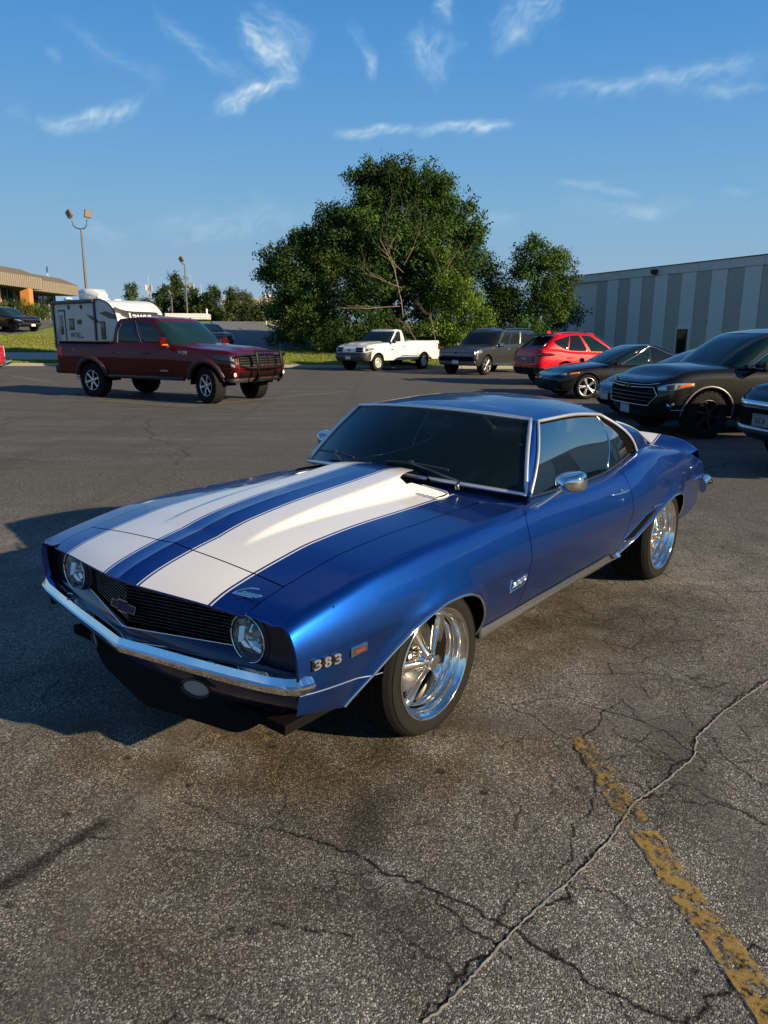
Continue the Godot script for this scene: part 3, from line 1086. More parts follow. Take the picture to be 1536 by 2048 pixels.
func build_coupe() -> void:
	var car := thing("muscle_car", "glossy blue two-door muscle car with two white hood stripes and chrome wheels", "car", Vector3(-0.453, 0, -3.468), deg_to_rad(-39.21))
	var blue := mat("blue_paint", 0.001, 0.050, 0.29, 0.35, 0.90, 0.8)
	var white := mat("white_paint", 0.80, 0.80, 0.77, 0.28, 0.0, 0.8)
	var chrome := mat("chrome", 0.86, 0.86, 0.86, 0.05, 1.0)
	var black := mat("black", 0.006, 0.006, 0.006, 0.8, 0.0, 0.0, 0.15)
	var gloss := mat("gloss_black", 0.006, 0.006, 0.007, 0.12)
	mat("tyre", 0.014, 0.014, 0.0135, 0.85, 0.0, 0.0, 0.2)
	var seal := mat("rubber_seal", 0.004, 0.004, 0.004, 0.9, 0.0, 0.0, 0.1)
	# --- hood, header panel, cowl
	var hood := holder("hood", car)
	c_striped(hood, func(x): return hood_rear(x), func(_x): return 0.655, 64, white, blue, 0.652, true)
	var lip := MB.new()   # thickness of the raised rear edge
	var ra := PackedVector3Array()
	var rb := PackedVector3Array()
	for i in 61:
		var x := lerpf(-0.652, 0.652, i / 60.0)
		ra.append(Vector3(x, c_top(x, hood_rear(x)), hood_rear(x))); rb.append(Vector3(x, c_top(x, -0.665, false) + 0.45 * c_bump(x, -0.66) - 0.02, hood_rear(x) + 0.02))
	lip.grid([ra, rb], false, false, Vector3(0, 0, -1))
	obj("hood_edge", lip, black, hood)
	var header := holder("header_panel", car)
	c_striped(header, func(_x): return 0.661, c_nose, 14, white, blue, 0.652)
	var hl := MB.new()
	ra = PackedVector3Array(); rb = PackedVector3Array()
	var rc := PackedVector3Array()
	for i in 49:
		var x := lerpf(-0.652, 0.652, i / 48.0)
		var z := c_nose(x)
		var y := c_top(x, z)
		ra.append(Vector3(x, y, z)); rb.append(Vector3(x, y - 0.006, z + 0.003)); rc.append(Vector3(x, y - 0.014, z - 0.006))
	hl.grid([ra, rb, rc], false, false, Vector3(0, 0, 1))
	obj("header_lip", hl, blue, header)
	var under := MB.new()
	var ru := []
	for i in 17:
		var z := lerpf(-0.9, 0.80, i / 16.0)
		var row := PackedVector3Array()
		for j in 13:
			var x := lerpf(-0.70, 0.70, j / 12.0)
			row.append(Vector3(x, c_top(x, z, false) - 0.022, z))
		ru.append(row)
	under.grid(ru, false, false, Vector3.UP)
	obj("inner_structure", under, black, car)
	var cm := MB.new()
	var rows := []
	for i in 21:
		var x := lerpf(-0.80, 0.80, i / 20.0)
		var row := PackedVector3Array()
		for j in 7:
			var z := lerpf(-1.0, -0.67, j / 6.0)
			row.append(Vector3(x, c_top(x, z, false) - 0.009, z))
		rows.append(row)
	cm.grid(rows, false, false, Vector3.UP)
	obj("cowl_panel", cm, blue, car)
	# louvred vents in the rear corners of the stripes
	for s in [-1.0, 1.0]:
		var vent := holder("hood_vent", car)
		var vm := MB.new()
		rows = []
		for i in 13:
			var x: float = s * lerpf(0.128, 0.485, i / 12.0)
			var row := PackedVector3Array()
			for j in 5:
				var z := lerpf(-0.665, -0.50, j / 4.0)
				row.append(Vector3(x, c_top(x, z, false) - 0.004, z))
			rows.append(row)
		vm.grid(rows, false, false, Vector3.UP)
		obj("vent_base", vm, mat("vent_grey", 0.05, 0.05, 0.055, 0.6), vent)
		for k in 17:
			var x: float = s * (0.235 + 0.0145 * k)
			var z0 := -0.655 + 0.001 * k
			var sl := MB.new()
			var c := Vector3(x, c_top(x, -0.59, false) + 0.0015, -0.585)
			var slope := atan2(c_top(x, -0.50, false) - c_top(x, -0.66, false), 0.16)
			sl.box(c, Vector3(0.0085, 0.007, 0.15 - 0.003 * k), 0.002, Basis(Vector3.RIGHT, -slope))
			obj("louvre", sl, white, vent)
		var rim := MB.new()
		var p := []
		for q in [[0.22, -0.50], [0.49, -0.51], [0.506, -0.56], [0.495, -0.62], [0.46, -0.655], [0.30, -0.662]]:
			p.append(Vector3(s * q[0], c_top(q[0], q[1], false) + 0.004, q[1]))
		rim.tube(p, 0.004, 6)
		obj("vent_rim", rim, white, vent)
	# --- sides
	for s in [1.0, -1.0]:
		var xf := func(z): return lerpf(0.6565, 0.79, smoothstep(-0.60, -0.90, z))
		var fender := obj("front_fender", c_panel(c_cutz, func(y): return lerpf(0.795, 0.812, smoothstep(0.5, 0.75, y)), xf, 96, s), blue, car)
		var door := obj("door", c_panel(func(y): return -2.02 + 0.06 * smoothstep(0.8, 0.3, y), func(y): return c_cutz(y) - 0.006, func(_z): return 0.757, 56, s), blue, car)
		var xq := func(z): return cv([[-3.8, 0.63], [-3.1, 0.63], [-2.95, 0.655], [-2.45, 0.74], [-2.3, 0.757], [-1.9, 0.757]], z)
		var quarter := obj("quarter_panel", c_panel(func(_y): return -3.735, func(y): return -2.026 + 0.06 * smoothstep(0.8, 0.3, y), xq, 110, s), blue, car)
		# dark gap backing
		obj("inner_panel", c_panel(func(_y): return -2.20, func(_y): return -0.60, func(_z): return 0.757, 30, s, 0.014), black, car)
		# fender nose lip
		var nl := MB.new()
		var na := PackedVector3Array()
		var nb := PackedVector3Array()
		var nc := PackedVector3Array()
		for q in c_qrows():
			if q > 0.82: break
			var z := lerpf(0.795, 0.812, smoothstep(0.5, 0.75, c_sec(0.8, q, 0.6565).y))
			var pt := c_sec(z, q, 0.6565)
			na.append(Vector3(pt.x * s, pt.y, pt.z))
			var zz := maxf(z, c_nose(pt.x) if q < 0.3 else z)
			nb.append(Vector3((pt.x - 0.006) * s, pt.y - 0.006, zz + 0.006))
			nc.append(Vector3((pt.x - (0.020 if q > 0.3 else 0.004)) * s, pt.y - (0.015 if q < 0.4 else 0.0), zz - 0.015))
		nl.grid([na, nb, nc], false, false, Vector3(0, 0, 1))
		obj("fender_lip", nl, blue, fender)
		# chrome lips of the wheel openings
		for rg in [[-0.384, 0.53], [WB - 0.392, WB + 0.77]]:
			var path := []
			for i in 71:
				var z := lerpf(rg[0], rg[1], i / 70.0)
				var y := maxf(c_arch(z), cv(C_B, z))
				if c_arch(z) < cv(C_B, z): continue
				path.append(Vector3(s * (c_side(y, z) + 0.001), y - 0.002, z))
			var am := MB.new()
			am.tube(path, 0.0065, 8)
			obj("arch_trim", am, chrome, car)
			# well liner
			var wl := MB.new()
			var r0 := PackedVector3Array()
			var r1 := PackedVector3Array()
			var r2 := PackedVector3Array()
			for pt in path:
				r0.append(Vector3(pt.x - 0.004 * s, pt.y, pt.z)); r1.append(Vector3(pt.x - 0.03 * s, pt.y + 0.006, pt.z)); r2.append(Vector3(s * 0.50, pt.y + 0.04, pt.z))
			wl.grid([r0, r1, r2], false, false, Vector3(0, -1, 0))
			wl.face([Vector3(s * 0.5, 0.2, rg[0] - 0.03), Vector3(s * 0.5, 0.2, rg[1] + 0.03), Vector3(s * 0.5, 0.70, rg[1] + 0.03), Vector3(s * 0.5, 0.70, rg[0] - 0.03)], Vector3(s, 0, 0))
			obj("wheel_well", wl, black, car)
		# front well flap behind the wheel
		var fl := MB.new()
		fl.box(Vector3(s * 0.74, 0.45, -0.40), Vector3(0.22, 0.30, 0.02), 0.004)
		obj("well_flap", fl, mat("flap", 0.02, 0.02, 0.02, 0.7), car)
		# rocker moulding
		var rk := []
		for k in [0.0, 0.026, 0.036, 0.070]:
			var row := PackedVector3Array()
			for i in 41:
				var z := lerpf(-0.41, -2.02, i / 40.0)
				var t := i / 40.0
				var y := cv(C_B, z) + lerpf(k, k * 0.55, smoothstep(0.85, 1.0, t))
				var o: float = {0.0: 0.022, 0.026: 0.032, 0.036: 0.028, 0.070: 0.001}[k]
				row.append(Vector3(s * (c_side(y, z) + o), y - 0.006, z))
			rk.append(row)
		var rm := MB.new()
		rm.grid(rk, false, false, Vector3(s, 0, 0))
		obj("rocker_moulding", rm, chrome, car)
		# seam between fender and lower valance
		var sp := []
		for i in 15:
			var z := lerpf(0.79, 0.36, i / 14.0)
			var y := lerpf(0.485, 0.418, i / 14.0)
			sp.append(Vector3(s * (c_side(y, z) + 0.001), y, z))
		var sm := MB.new()
		sm.tube(sp, 0.0022, 5)
		obj("valance_seam", sm, mat("bright_seam", 0.35, 0.45, 0.6, 0.3, 0.6), fender)
		# louvre ornament ahead of the rear wheel: four slanting chrome-edged slots
		var orn := holder("side_louvre", quarter)
		for k in 4:
			var pth := []
			var slot := []
			for i in 9:
				var t := i / 8.0
				var z := lerpf(-2.045 + 0.036 * k - 0.045, -2.285 + 0.046 * k - 0.10, t)
				var y := lerpf(0.445 + 0.004 * k, 0.592 - 0.006 * k, t)
				pth.append(Vector3(s * (c_side(y, z) + 0.004), y, z))
				slot.append(Vector3(s * (c_side(y, z - 0.012) + 0.001), y - 0.006, z - 0.014))
			var a := MB.new()
			a.tube(pth, 0.0035, 6)
			obj("louvre_blade", a, chrome, orn)
			var b := MB.new()
			b.tube(slot, 0.010, 6, false, true, Vector2(1, 0.35))
			obj("louvre_slot", b, black, orn)
		for e in [[-2.03, -2.14, 0.452, 0.432], [-2.36, -2.50, 0.602, 0.600]]:
			var pth := []
			for i in 5:
				var z := lerpf(e[0], e[1], i / 4.0)
				var y := lerpf(e[2], e[3], i / 4.0)
				pth.append(Vector3(s * (c_side(y, z) + 0.005), y, z))
			var a := MB.new()
			a.tube(pth, 0.004, 6)
			obj("louvre_cap", a, chrome, orn)
		# door handle and lock
		var hm := MB.new()
		hm.tube([Vector3(s * 0.902, 0.786, -1.69), Vector3(s * 0.925, 0.789, -1.72), Vector3(s * 0.932, 0.786, -1.82), Vector3(s * 0.922, 0.781, -1.93), Vector3(s * 0.90, 0.778, -1.965)], [0.006, 0.008, 0.009, 0.009, 0.007], 8, false, true, Vector2(1, 0.7))
		hm.lathe([[0.0, 0.02], [0.012, 0.016], [0.012, -0.02]], 12, Transform3D(Basis(Vector3(s, 0, 0), Vector3.UP, Vector3(0, 0, 1)), Vector3(s * 0.90, 0.775, -1.90)))
		obj("door_handle", hm, chrome, door)
		var lk := MB.new()
		lk.lathe([[0.0, 0.008], [0.008, 0.007], [0.012, 0.0], [0.012, -0.02]], 14, Transform3D(Basis(Vector3(s, 0, 0), Vector3.UP, Vector3(0, 0, 1)), Vector3(s * (c_side(0.73, -1.87) + 0.002), 0.73, -1.87)))
		obj("door_lock", lk, chrome, door)
		# mirror: the far one sits further back, half hidden by the pillar
		var mz := 0.0 if s > 0 else -0.34
		var mi := holder("door_mirror", door)
		var ml := MB.new()
		ml.tube([Vector3(s * 0.875, 0.868, -0.82 + mz), Vector3(s * 0.90, 0.885, -0.855 + mz), Vector3(s * 0.955, 0.945, -0.935 + mz)], [0.012, 0.009, 0.007], 10)
		ml.lathe([[0.0, 0.012], [0.02, 0.008], [0.024, 0.0]], 14, Transform3D(Basis(Vector3.UP, Vector3(-s, 0, 0), Vector3(0, 0, 1)), Vector3(s * 0.868, 0.862, -0.82 + mz)))
		obj("mirror_arm", ml, chrome, mi)
		var ms := MB.new()
		var mrows := []
		for i in 9:
			var t := i / 8.0
			var z := lerpf(-0.885, -0.990, t) + mz
			var k := sqrt(clampf(1.0 - pow(1.0 - t, 2.2), 0.0, 1.0))
			var row := PackedVector3Array()
			for j in 20:
				var a := TAU * j / 20.0
				var ca := signf(cos(a)) * pow(absf(cos(a)), 0.7)
				var sa := signf(sin(a)) * pow(absf(sin(a)), 0.7)
				row.append(Vector3(s * (0.985 + ca * 0.078 * k), 0.985 + sa * (0.050 + 0.010 * ca) * k + ca * 0.004, z))
			mrows.append(row)
		ms.grid(mrows, true, false)
		obj("mirror_shell", ms, chrome, mi)
		var mg := MB.new()
		var ring := []
		for j in 20: ring.append(mrows[8][j])
		mg.face(ring, Vector3(0, 0, -1))
		obj("mirror_glass", mg, mat("mirror_glass", 0.5, 0.5, 0.5, 0.01, 1.0), mi)
		# front side badge: three figures and a small flag bar
		var bx := Basis(Vector3(0, 0, -s), Vector3.UP, Vector3(s, 0, 0))
		for k in 3:
			var tm := text_mesh("383"[k] if s > 0 else "383"[2 - k], 0.035, 0.008)
			var z := 0.722 - 0.047 * k
			var y := 0.562 - 0.004 * k
			var tb := obj("figure", tm, mat("bright_badge", 0.78, 0.78, 0.78, 0.30, 0.95), fender)
			tb.transform = Transform3D(bx.scaled_local(Vector3(1.5, 1, 1)), Vector3(s * (c_side(y + 0.02, z) + 0.006), y + 0.02, z))
			var bk := MB.new()
			bk.box(Vector3(s * (c_side(y + 0.02, z) + 0.0005), y + 0.02, z), Vector3(0.004, 0.042, 0.046), 0.0015)
			obj("figure_backing", bk, gloss, fender)
		var fb := MB.new()
		fb.box(Vector3(s * (c_side(0.572, 0.515) + 0.003), 0.572, 0.515), Vector3(0.010, 0.036, 0.088), 0.003)
		obj("flag_bar", fb, chrome, fender)
		var fr := MB.new()
		fr.box(Vector3(s * (c_side(0.572, 0.515) + 0.009), 0.569, 0.515), Vector3(0.003, 0.010, 0.050), 0.001)
		obj("flag_inlay", fr, mat("badge_red", 0.16, 0.012, 0.01, 0.5), fender)
		var zt := -0.645
		script_badge(fender, Transform3D(Basis(Vector3(0, 0.10 , -1.0 * s).normalized(), Vector3(-0.05 * s, 1, 0).normalized(), Vector3(s, 0, 0)), Vector3(s * (c_side(0.53, -0.56) + 0.002), 0.505, -0.555 if s > 0 else -0.72)), 0.075)
		# door edge glint pin (bolt of the cut line)
	# --- lower front: headlights, grille, bumper, valance, chin
	front_end(car, blue, chrome, black, gloss)
	cabin(car, blue, white, chrome, black, seal)
	rear_end(car, blue, white, chrome, black)
	# floor and interior darkness
	var fl := MB.new()
	fl.box(Vector3(0, 0.29, -1.45), Vector3(1.48, 0.04, 4.4), 0.0)
	fl.box(Vector3(0, 0.45, 0.1), Vector3(0.98, 0.4, 1.1), 0.0)
	fl.box(Vector3(0, 0.55, -0.74), Vector3(1.5, 0.55, 0.03), 0.0)
	obj("underbody", fl, black, car)
	var ex := MB.new()
	for s in [1.0, -1.0]:
		ex.lathe([[0.03, -0.06], [0.033, 0.0], [0.028, 0.002]], 14, Transform3D(Basis(Vector3(0, 0, -1), Vector3.UP, Vector3(1, 0, 0)), Vector3(s * 0.45, 0.27, -3.75)))
	obj("exhaust_tip", ex, chrome, car)
	for q in [[0.868, 0.0, 1.0, 0.0], [-0.868, 0.0, -1.0, 0.0], [0.876, WB, 1.0, 0.0], [-0.876, WB, -1.0, 0.0]]:
		c_wheel(car, Vector3(q[0], 0.326, q[1]), q[2], q[3])

func front_end(car: Node3D, blue: Material, chrome: Material, black: Material, gloss: Material) -> void:
	script_badge(car, Transform3D(Basis(Vector3(1, 0, -0.12).normalized(), Vector3(0.1, 0.25, -1).normalized(), Vector3(0, 1, 0.2)), Vector3(0.535, c_top(0.56, 0.765) + 0.001, 0.79)), 0.050)
	# grille: V in plan, thin horizontal bars
	var gr := holder("grille", car)
	var gz := func(x: float) -> float: return 0.905 - 0.26 * absf(x)
	var back := MB.new()
	var a := PackedVector3Array()
	var b := PackedVector3Array()
	for x in [-0.86, -0.5, 0.0, 0.5, 0.86]:
		a.append(Vector3(x, 0.46, gz.call(x) - 0.07)); b.append(Vector3(x, 0.76, gz.call(x) - 0.07))
	back.grid([a, b], false, false, Vector3(0, 0, 1))
	obj("grille_backing", back, black, gr)
	for k in 12:
		var y := 0.572 + 0.0138 * k
		var m := MB.new()
		for s in [-1.0, 1.0]:
			m.tube([Vector3(0, y, gz.call(0.0) - 0.012), Vector3(s * 0.26, y, gz.call(0.26) - 0.012), Vector3(s * 0.51, y, gz.call(0.51) - 0.012)], 0.0036, 4)
		obj("grille_bar", m, gloss, gr)
	for x in [-0.42, -0.28, -0.14, 0.14, 0.28, 0.42]:
		var m := MB.new()
		m.box(Vector3(x, 0.655, gz.call(x) - 0.022), Vector3(0.004, 0.17, 0.012))
		obj("grille_upright", m, gloss, gr)
	var tr := MB.new()
	tr.tube([Vector3(-0.53, 0.568, gz.call(0.53) + 0.004), Vector3(-0.02, 0.552, gz.call(0.0) + 0.008), Vector3(0.02, 0.552, gz.call(0.0) + 0.008), Vector3(0.53, 0.568, gz.call(0.53) + 0.004)], 0.003, 6)
	obj("grille_trim", tr, chrome, gr)
	var tu := MB.new()
	tu.tube([Vector3(-0.56, 0.738, c_nose(0.56) - 0.012), Vector3(-0.25, 0.745, c_nose(0.25) - 0.006), Vector3(0, 0.748, c_nose(0.0) - 0.004), Vector3(0.25, 0.745, c_nose(0.25) - 0.006), Vector3(0.56, 0.738, c_nose(0.56) - 0.012)], 0.004, 6)
	obj("grille_trim", tu, gloss, gr)
	# bow tie emblem
	var em := holder("emblem", car)
	var pts := PackedVector2Array([Vector2(-0.088, -0.012), Vector2(-0.088 + 0.016, 0.024), Vector2(-0.030, 0.024), Vector2(-0.027, 0.034), Vector2(0.040, 0.034), Vector2(0.037, 0.024), Vector2(0.096, 0.024), Vector2(0.080, -0.012), Vector2(0.030, -0.012), Vector2(0.027, -0.022), Vector2(-0.038, -0.022), Vector2(-0.035, -0.012)])
	var inner := PackedVector2Array()
	for p in pts: inner.append(Vector2(p.x * 0.90 + 0.0004, (p.y - 0.006) * 0.74 + 0.006))
	var ebx := Transform3D(Basis(), Vector3(0.0, 0.632, 0.905))
	var e1 := MB.new()
	e1.prism(pts, 0.012, ebx)
	obj("emblem_rim", e1, mat("dull_chrome", 0.45, 0.46, 0.48, 0.15, 1.0), em)
	var e2 := MB.new()
	e2.prism(inner, 0.0145, ebx)
	obj("emblem_face", e2, mat("emblem_blue", 0.003, 0.012, 0.06, 0.6), em)
	# lower body panel between grille and bumper
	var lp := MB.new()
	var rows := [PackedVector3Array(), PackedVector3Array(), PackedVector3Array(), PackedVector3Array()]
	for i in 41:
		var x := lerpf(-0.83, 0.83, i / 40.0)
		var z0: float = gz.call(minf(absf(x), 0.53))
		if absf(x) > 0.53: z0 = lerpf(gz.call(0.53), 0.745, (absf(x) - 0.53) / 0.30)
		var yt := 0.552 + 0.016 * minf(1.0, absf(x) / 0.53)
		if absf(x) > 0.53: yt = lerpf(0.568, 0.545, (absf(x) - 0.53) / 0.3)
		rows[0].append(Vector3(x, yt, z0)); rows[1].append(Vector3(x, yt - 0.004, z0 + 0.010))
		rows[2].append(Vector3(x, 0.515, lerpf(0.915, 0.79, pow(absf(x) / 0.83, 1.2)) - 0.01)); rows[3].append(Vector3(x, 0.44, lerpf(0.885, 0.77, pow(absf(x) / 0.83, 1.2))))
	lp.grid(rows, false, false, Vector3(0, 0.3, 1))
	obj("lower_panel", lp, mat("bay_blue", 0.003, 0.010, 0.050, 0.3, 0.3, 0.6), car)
	# headlight bays
	for s in [-1.0, 1.0]:
		var bay := holder("headlight", car)
		var cx: float = s * 0.602
		var hy := 0.624
		var pl := MB.new()
		var r0 := PackedVector3Array()
		var r1 := PackedVector3Array()
		var r2 := PackedVector3Array()
		for i in 33:
			var an := TAU * i / 32.0
			var d := Vector2(cos(an), sin(an))
			r0.append(Vector3(cx + d.x * 0.089, hy + d.y * 0.089, 0.790))
			r1.append(Vector3(cx + d.x * 0.104, hy + d.y * 0.104, 0.782))
			var ex := clampf(d.x * 0.36, -0.115, 0.232) if s > 0 else clampf(d.x * 0.36, -0.232, 0.115)
			r2.append(Vector3(cx + ex, clampf(hy + d.y * 0.25, 0.51, 0.735), 0.765 - 0.05 * absf(ex)))
		pl.grid([r0, r1, r2], false, false, Vector3(0, 0, 1))
		obj("bezel", pl, mat("bay_dark", 0.003, 0.005, 0.018, 0.35), bay)
		for rr in [[0.0895, 0.792, 0.0032], [0.107, 0.784, 0.0016]]:
			var ring := []
			for i in 36:
				var an := TAU * i / 36.0
				ring.append(Vector3(cx + cos(an) * rr[0], hy + sin(an) * rr[0], rr[1]))
			var rg := MB.new()
			rg.tube(ring, rr[2], 6, true)
			obj("headlight_ring", rg, chrome if rr[0] < 0.10 else gloss, bay)
		var zt := Transform3D(Basis(Vector3(0, 0, 1), Vector3(0, 1, 0), Vector3(-1, 0, 0)), Vector3(cx, hy, 0.786))
		# faceted reflector bowl: the radius and depth step from facet to facet
		var bowl := MB.new()
		var rng := RandomNumberGenerator.new()
		rng.seed = 21
		for i in 5:
			for j in 9:
				var ra := 0.016 + 0.0145 * i
				var rb := ra + 0.0135
				var a0 := TAU * j / 9.0 + 0.17 * i
				var a1 := a0 + TAU / 9.0 * 0.97
				var da := -0.075 + pow(ra / 0.1, 2.0) * 0.07
				var db := -0.075 + pow(rb / 0.1, 2.0) * 0.07
				var tl := rng.randf_range(-0.012, 0.012)
				var tw := rng.randf_range(-0.012, 0.012)
				bowl.face([zt * Vector3(da + tl, ra * cos(a0), ra * sin(a0)), zt * Vector3(da - tl, ra * cos(a1), ra * sin(a1)), zt * Vector3(db - tl + tw, rb * cos(a1), rb * sin(a1)), zt * Vector3(db + tl + tw, rb * cos(a0), rb * sin(a0))], Vector3(0, 0, 1))
		obj("reflector", bowl, mat("reflector", 0.62, 0.62, 0.61, 0.10, 1.0), bay)
		var bb := MB.new()
		bb.lathe([[0.0895, 0.0], [0.087, -0.03], [0.054, -0.072], [0.0, -0.09]], 30, zt)
		obj("bulb_bowl", bb, mat("bowl_grey", 0.25, 0.25, 0.25, 0.2, 1.0), bay)
		var bl := MB.new()
		bl.lathe([[0.0, 0.0], [0.010, -0.002], [0.014, -0.010], [0.014, -0.075]], 16, zt)
		obj("bulb", bl, mat("bulb", 0.5, 0.5, 0.5, 0.1, 0.8), bay)
		var gl := MB.new()
		gl.lathe([[0.0, 0.027], [0.031, 0.024], [0.058, 0.017], [0.078, 0.007], [0.0885, -0.002]], 36, zt)
		obj("lens", gl, glass("lens_glass", 0.9, 0.9, 0.9, 0.06), bay)
	# bumper: faceted blade following a V, ends wrapped round the corners
	var bp := MB.new()
	var line_pts := [[0.0, 0.482, 0.957], [0.012, 0.482, 0.956], [0.20, 0.487, 0.930], [0.40, 0.494, 0.905], [0.60, 0.503, 0.878], [0.76, 0.511, 0.853], [0.83, 0.516, 0.834], [0.858, 0.518, 0.818], [0.880, 0.520, 0.797], [0.890, 0.521, 0.772], [0.893, 0.521, 0.745]]
	var full := []
	for i in range(line_pts.size() - 1, 0, -1): full.append(Vector3(-line_pts[i][0], line_pts[i][1], line_pts[i][2]))
	for q in line_pts: full.append(Vector3(q[0], q[1], q[2]))
	var sect := [[-0.060, 0.026], [-0.034, 0.035], [-0.016, 0.032], [-0.002, 0.009], [0.004, 0.003], [0.004, -0.005], [-0.004, -0.024], [-0.018, -0.036], [-0.055, -0.034]]
	rows = []
	for k in sect.size():
		rows.append(PackedVector3Array())
	for i in full.size():
		var t: Vector3 = full[mini(i + 1, full.size() - 1)] - full[maxi(i - 1, 0)]
		var o := Vector3(-t.z, 0, t.x).normalized()
		if o.dot(Vector3(full[i].x, 0, 1.5)) < 0: o = -o
		var e := 1.0
		if i == 0 or i == full.size() - 1: e = 0.72
		for k in sect.size():
			var pk: Vector3 = full[i] + o * sect[k][0] + Vector3(0, sect[k][1] * e, 0)
			rows[k].append(pk)
	for k in rows.size() - 1:   # each facet on its own so that the creases stay crisp
		bp.grid([rows[k], rows[k + 1]], false, false, Vector3(0, 0.5 if k < 4 else -0.5, 1))
	for e in [0, full.size() - 1]:
		var cap := []
		for k in rows.size(): cap.append(rows[k][e])
		bp.face(cap, Vector3(signf(full[e].x), 0, -1))
	obj("front_bumper", bp, chrome, car)
	for x in [-0.5, 0.5]:
		var bt := MB.new()
		bt.lathe([[0.0, 0.005], [0.009, 0.004], [0.011, 0.0]], 12, Transform3D(Basis(Vector3(0, 1, 0), Vector3(1, 0, 0), Vector3(0, 0, -1)), Vector3(x, 0.536, 0.880)))
		obj("bumper_bolt", bt, chrome, car)
	# valance under the bumper
	var va := MB.new()
	rows = [PackedVector3Array(), PackedVector3Array(), PackedVector3Array(), PackedVector3Array(), PackedVector3Array()]
	for i in 41:
		var x := lerpf(-0.845, 0.845, i / 40.0)
		var k := absf(x) / 0.845
		var z := lerpf(0.875, 0.765, pow(k, 1.6))
		var yb := lerpf(0.30, 0.385, pow(k, 3.0))
		rows[0].append(Vector3(x, 0.475, z - 0.01)); rows[1].append(Vector3(x, 0.44, z)); rows[2].append(Vector3(x, 0.38 + 0.02 * k, z - 0.015)); rows[3].append(Vector3(x, yb + 0.02, z - 0.05)); rows[4].append(Vector3(x, yb, z - 0.12))
	va.grid(rows, false, false, Vector3(0, -0.3, 1))
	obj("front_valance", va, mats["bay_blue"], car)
	for s in [-1.0, 1.0]:
		var pk := holder("parking_lamp", car)
		var rg := []
		var lens := []
		for i in 24:
			var an := TAU * i / 24.0
			var p := Vector3(s * 0.36 + cos(an) * 0.060, 0.375 + sin(an) * 0.036, 0.852 - 0.02 * cos(an) * s)
			rg.append(p)
			lens.append(p + Vector3(0, 0, -0.003))
		var m := MB.new()
		m.tube(rg, 0.006, 6, true)
		obj("lamp_ring", m, gloss, pk)
		var l := MB.new()
		l.face(lens, Vector3(0, 0, 1))
		obj("lamp_lens", l, mat("lamp_lens", 0.30, 0.29, 0.27, 0.15), pk)
	# chin spoiler, a dark blade that dips in the middle
	var ch := MB.new()
	rows = [PackedVector3Array(), PackedVector3Array(), PackedVector3Array()]
	for i in 49:
		var x := lerpf(-0.70, 0.70, i / 48.0)
		var k := absf(x)
		var yb := 0.185 + 0.165 * smoothstep(0.44, 0.76, k)
		var z := 0.84 - 0.20 * k
		rows[0].append(Vector3(x, 0.35, z - 0.03)); rows[1].append(Vector3(x, yb, z + 0.015)); rows[2].append(Vector3(x, yb + 0.003, z - 0.06))
	ch.grid(rows, false, false, Vector3(0, 0, 1))
	obj("chin_spoiler", ch, mat("chin_black", 0.007, 0.008, 0.010, 0.7, 0.0, 0.0, 0.2), car)
	# small tow eyes that catch the light
	var ey := MB.new()
	ey.box(Vector3(0.842, 0.392, 0.705), Vector3(0.012, 0.010, 0.02), 0.003)
	obj("valance_bolt", ey, chrome, car)

func roof_y(z: float, f: float) -> float:
	var yc := cv([[-2.50, 1.215], [-2.3, 1.272], [-2.0, 1.310], [-1.65, 1.322], [-1.3, 1.303], [-1.12, 1.276]], z)
	var ye := cv([[-2.50, 1.085], [-2.3, 1.155], [-2.0, 1.215], [-1.6, 1.240], [-1.2, 1.232]], z)
	return ye + (yc - ye) * pow(maxf(0.0, 1.0 - pow(absf(f), 2.4)), 0.85)

func roof_w(z: float) -> float:
	return cv([[-2.50, 0.585], [-2.25, 0.622], [-2.0, 0.640], [-1.6, 0.640], [-1.2, 0.625]], z)

func side_glass(v: float, s: float) -> Vector3:
	# v: 0 at the belt, 1 at the roof; s: 0 front, 1 rear
	var zb := lerpf(-0.945, -2.44, s)
	var zt := lerpf(-1.262, -2.06, s)
	var yb := c_top(0.757, zb) + 0.006
	var yt := roof_y(zt, 1.0) - 0.004
	var xb := 0.765 - 0.02 * smoothstep(0.8, 1.0, s)
	var xt := roof_w(zt) - 0.004
	var z := lerpf(zb, zt, v) - 0.075 * sin(PI * v) * pow(s, 3.0)
	return Vector3(lerpf(xb, xt, v) + 0.022 * sin(PI * v), lerpf(yb, yt, v), z)

func wind(f: float, v: float) -> Vector3:
	var a := Vector3(0.778 * f, 0.952 - 0.055 * f * f, -0.70 - 0.205 * f * f)
	var b := Vector3(0.617 * f, 1.272 - 0.032 * f * f, -1.130 - 0.087 * f * f)
	var p := a.lerp(b, v)
	return p + Vector3(0, 0.012, 0.012) * sin(PI * v)

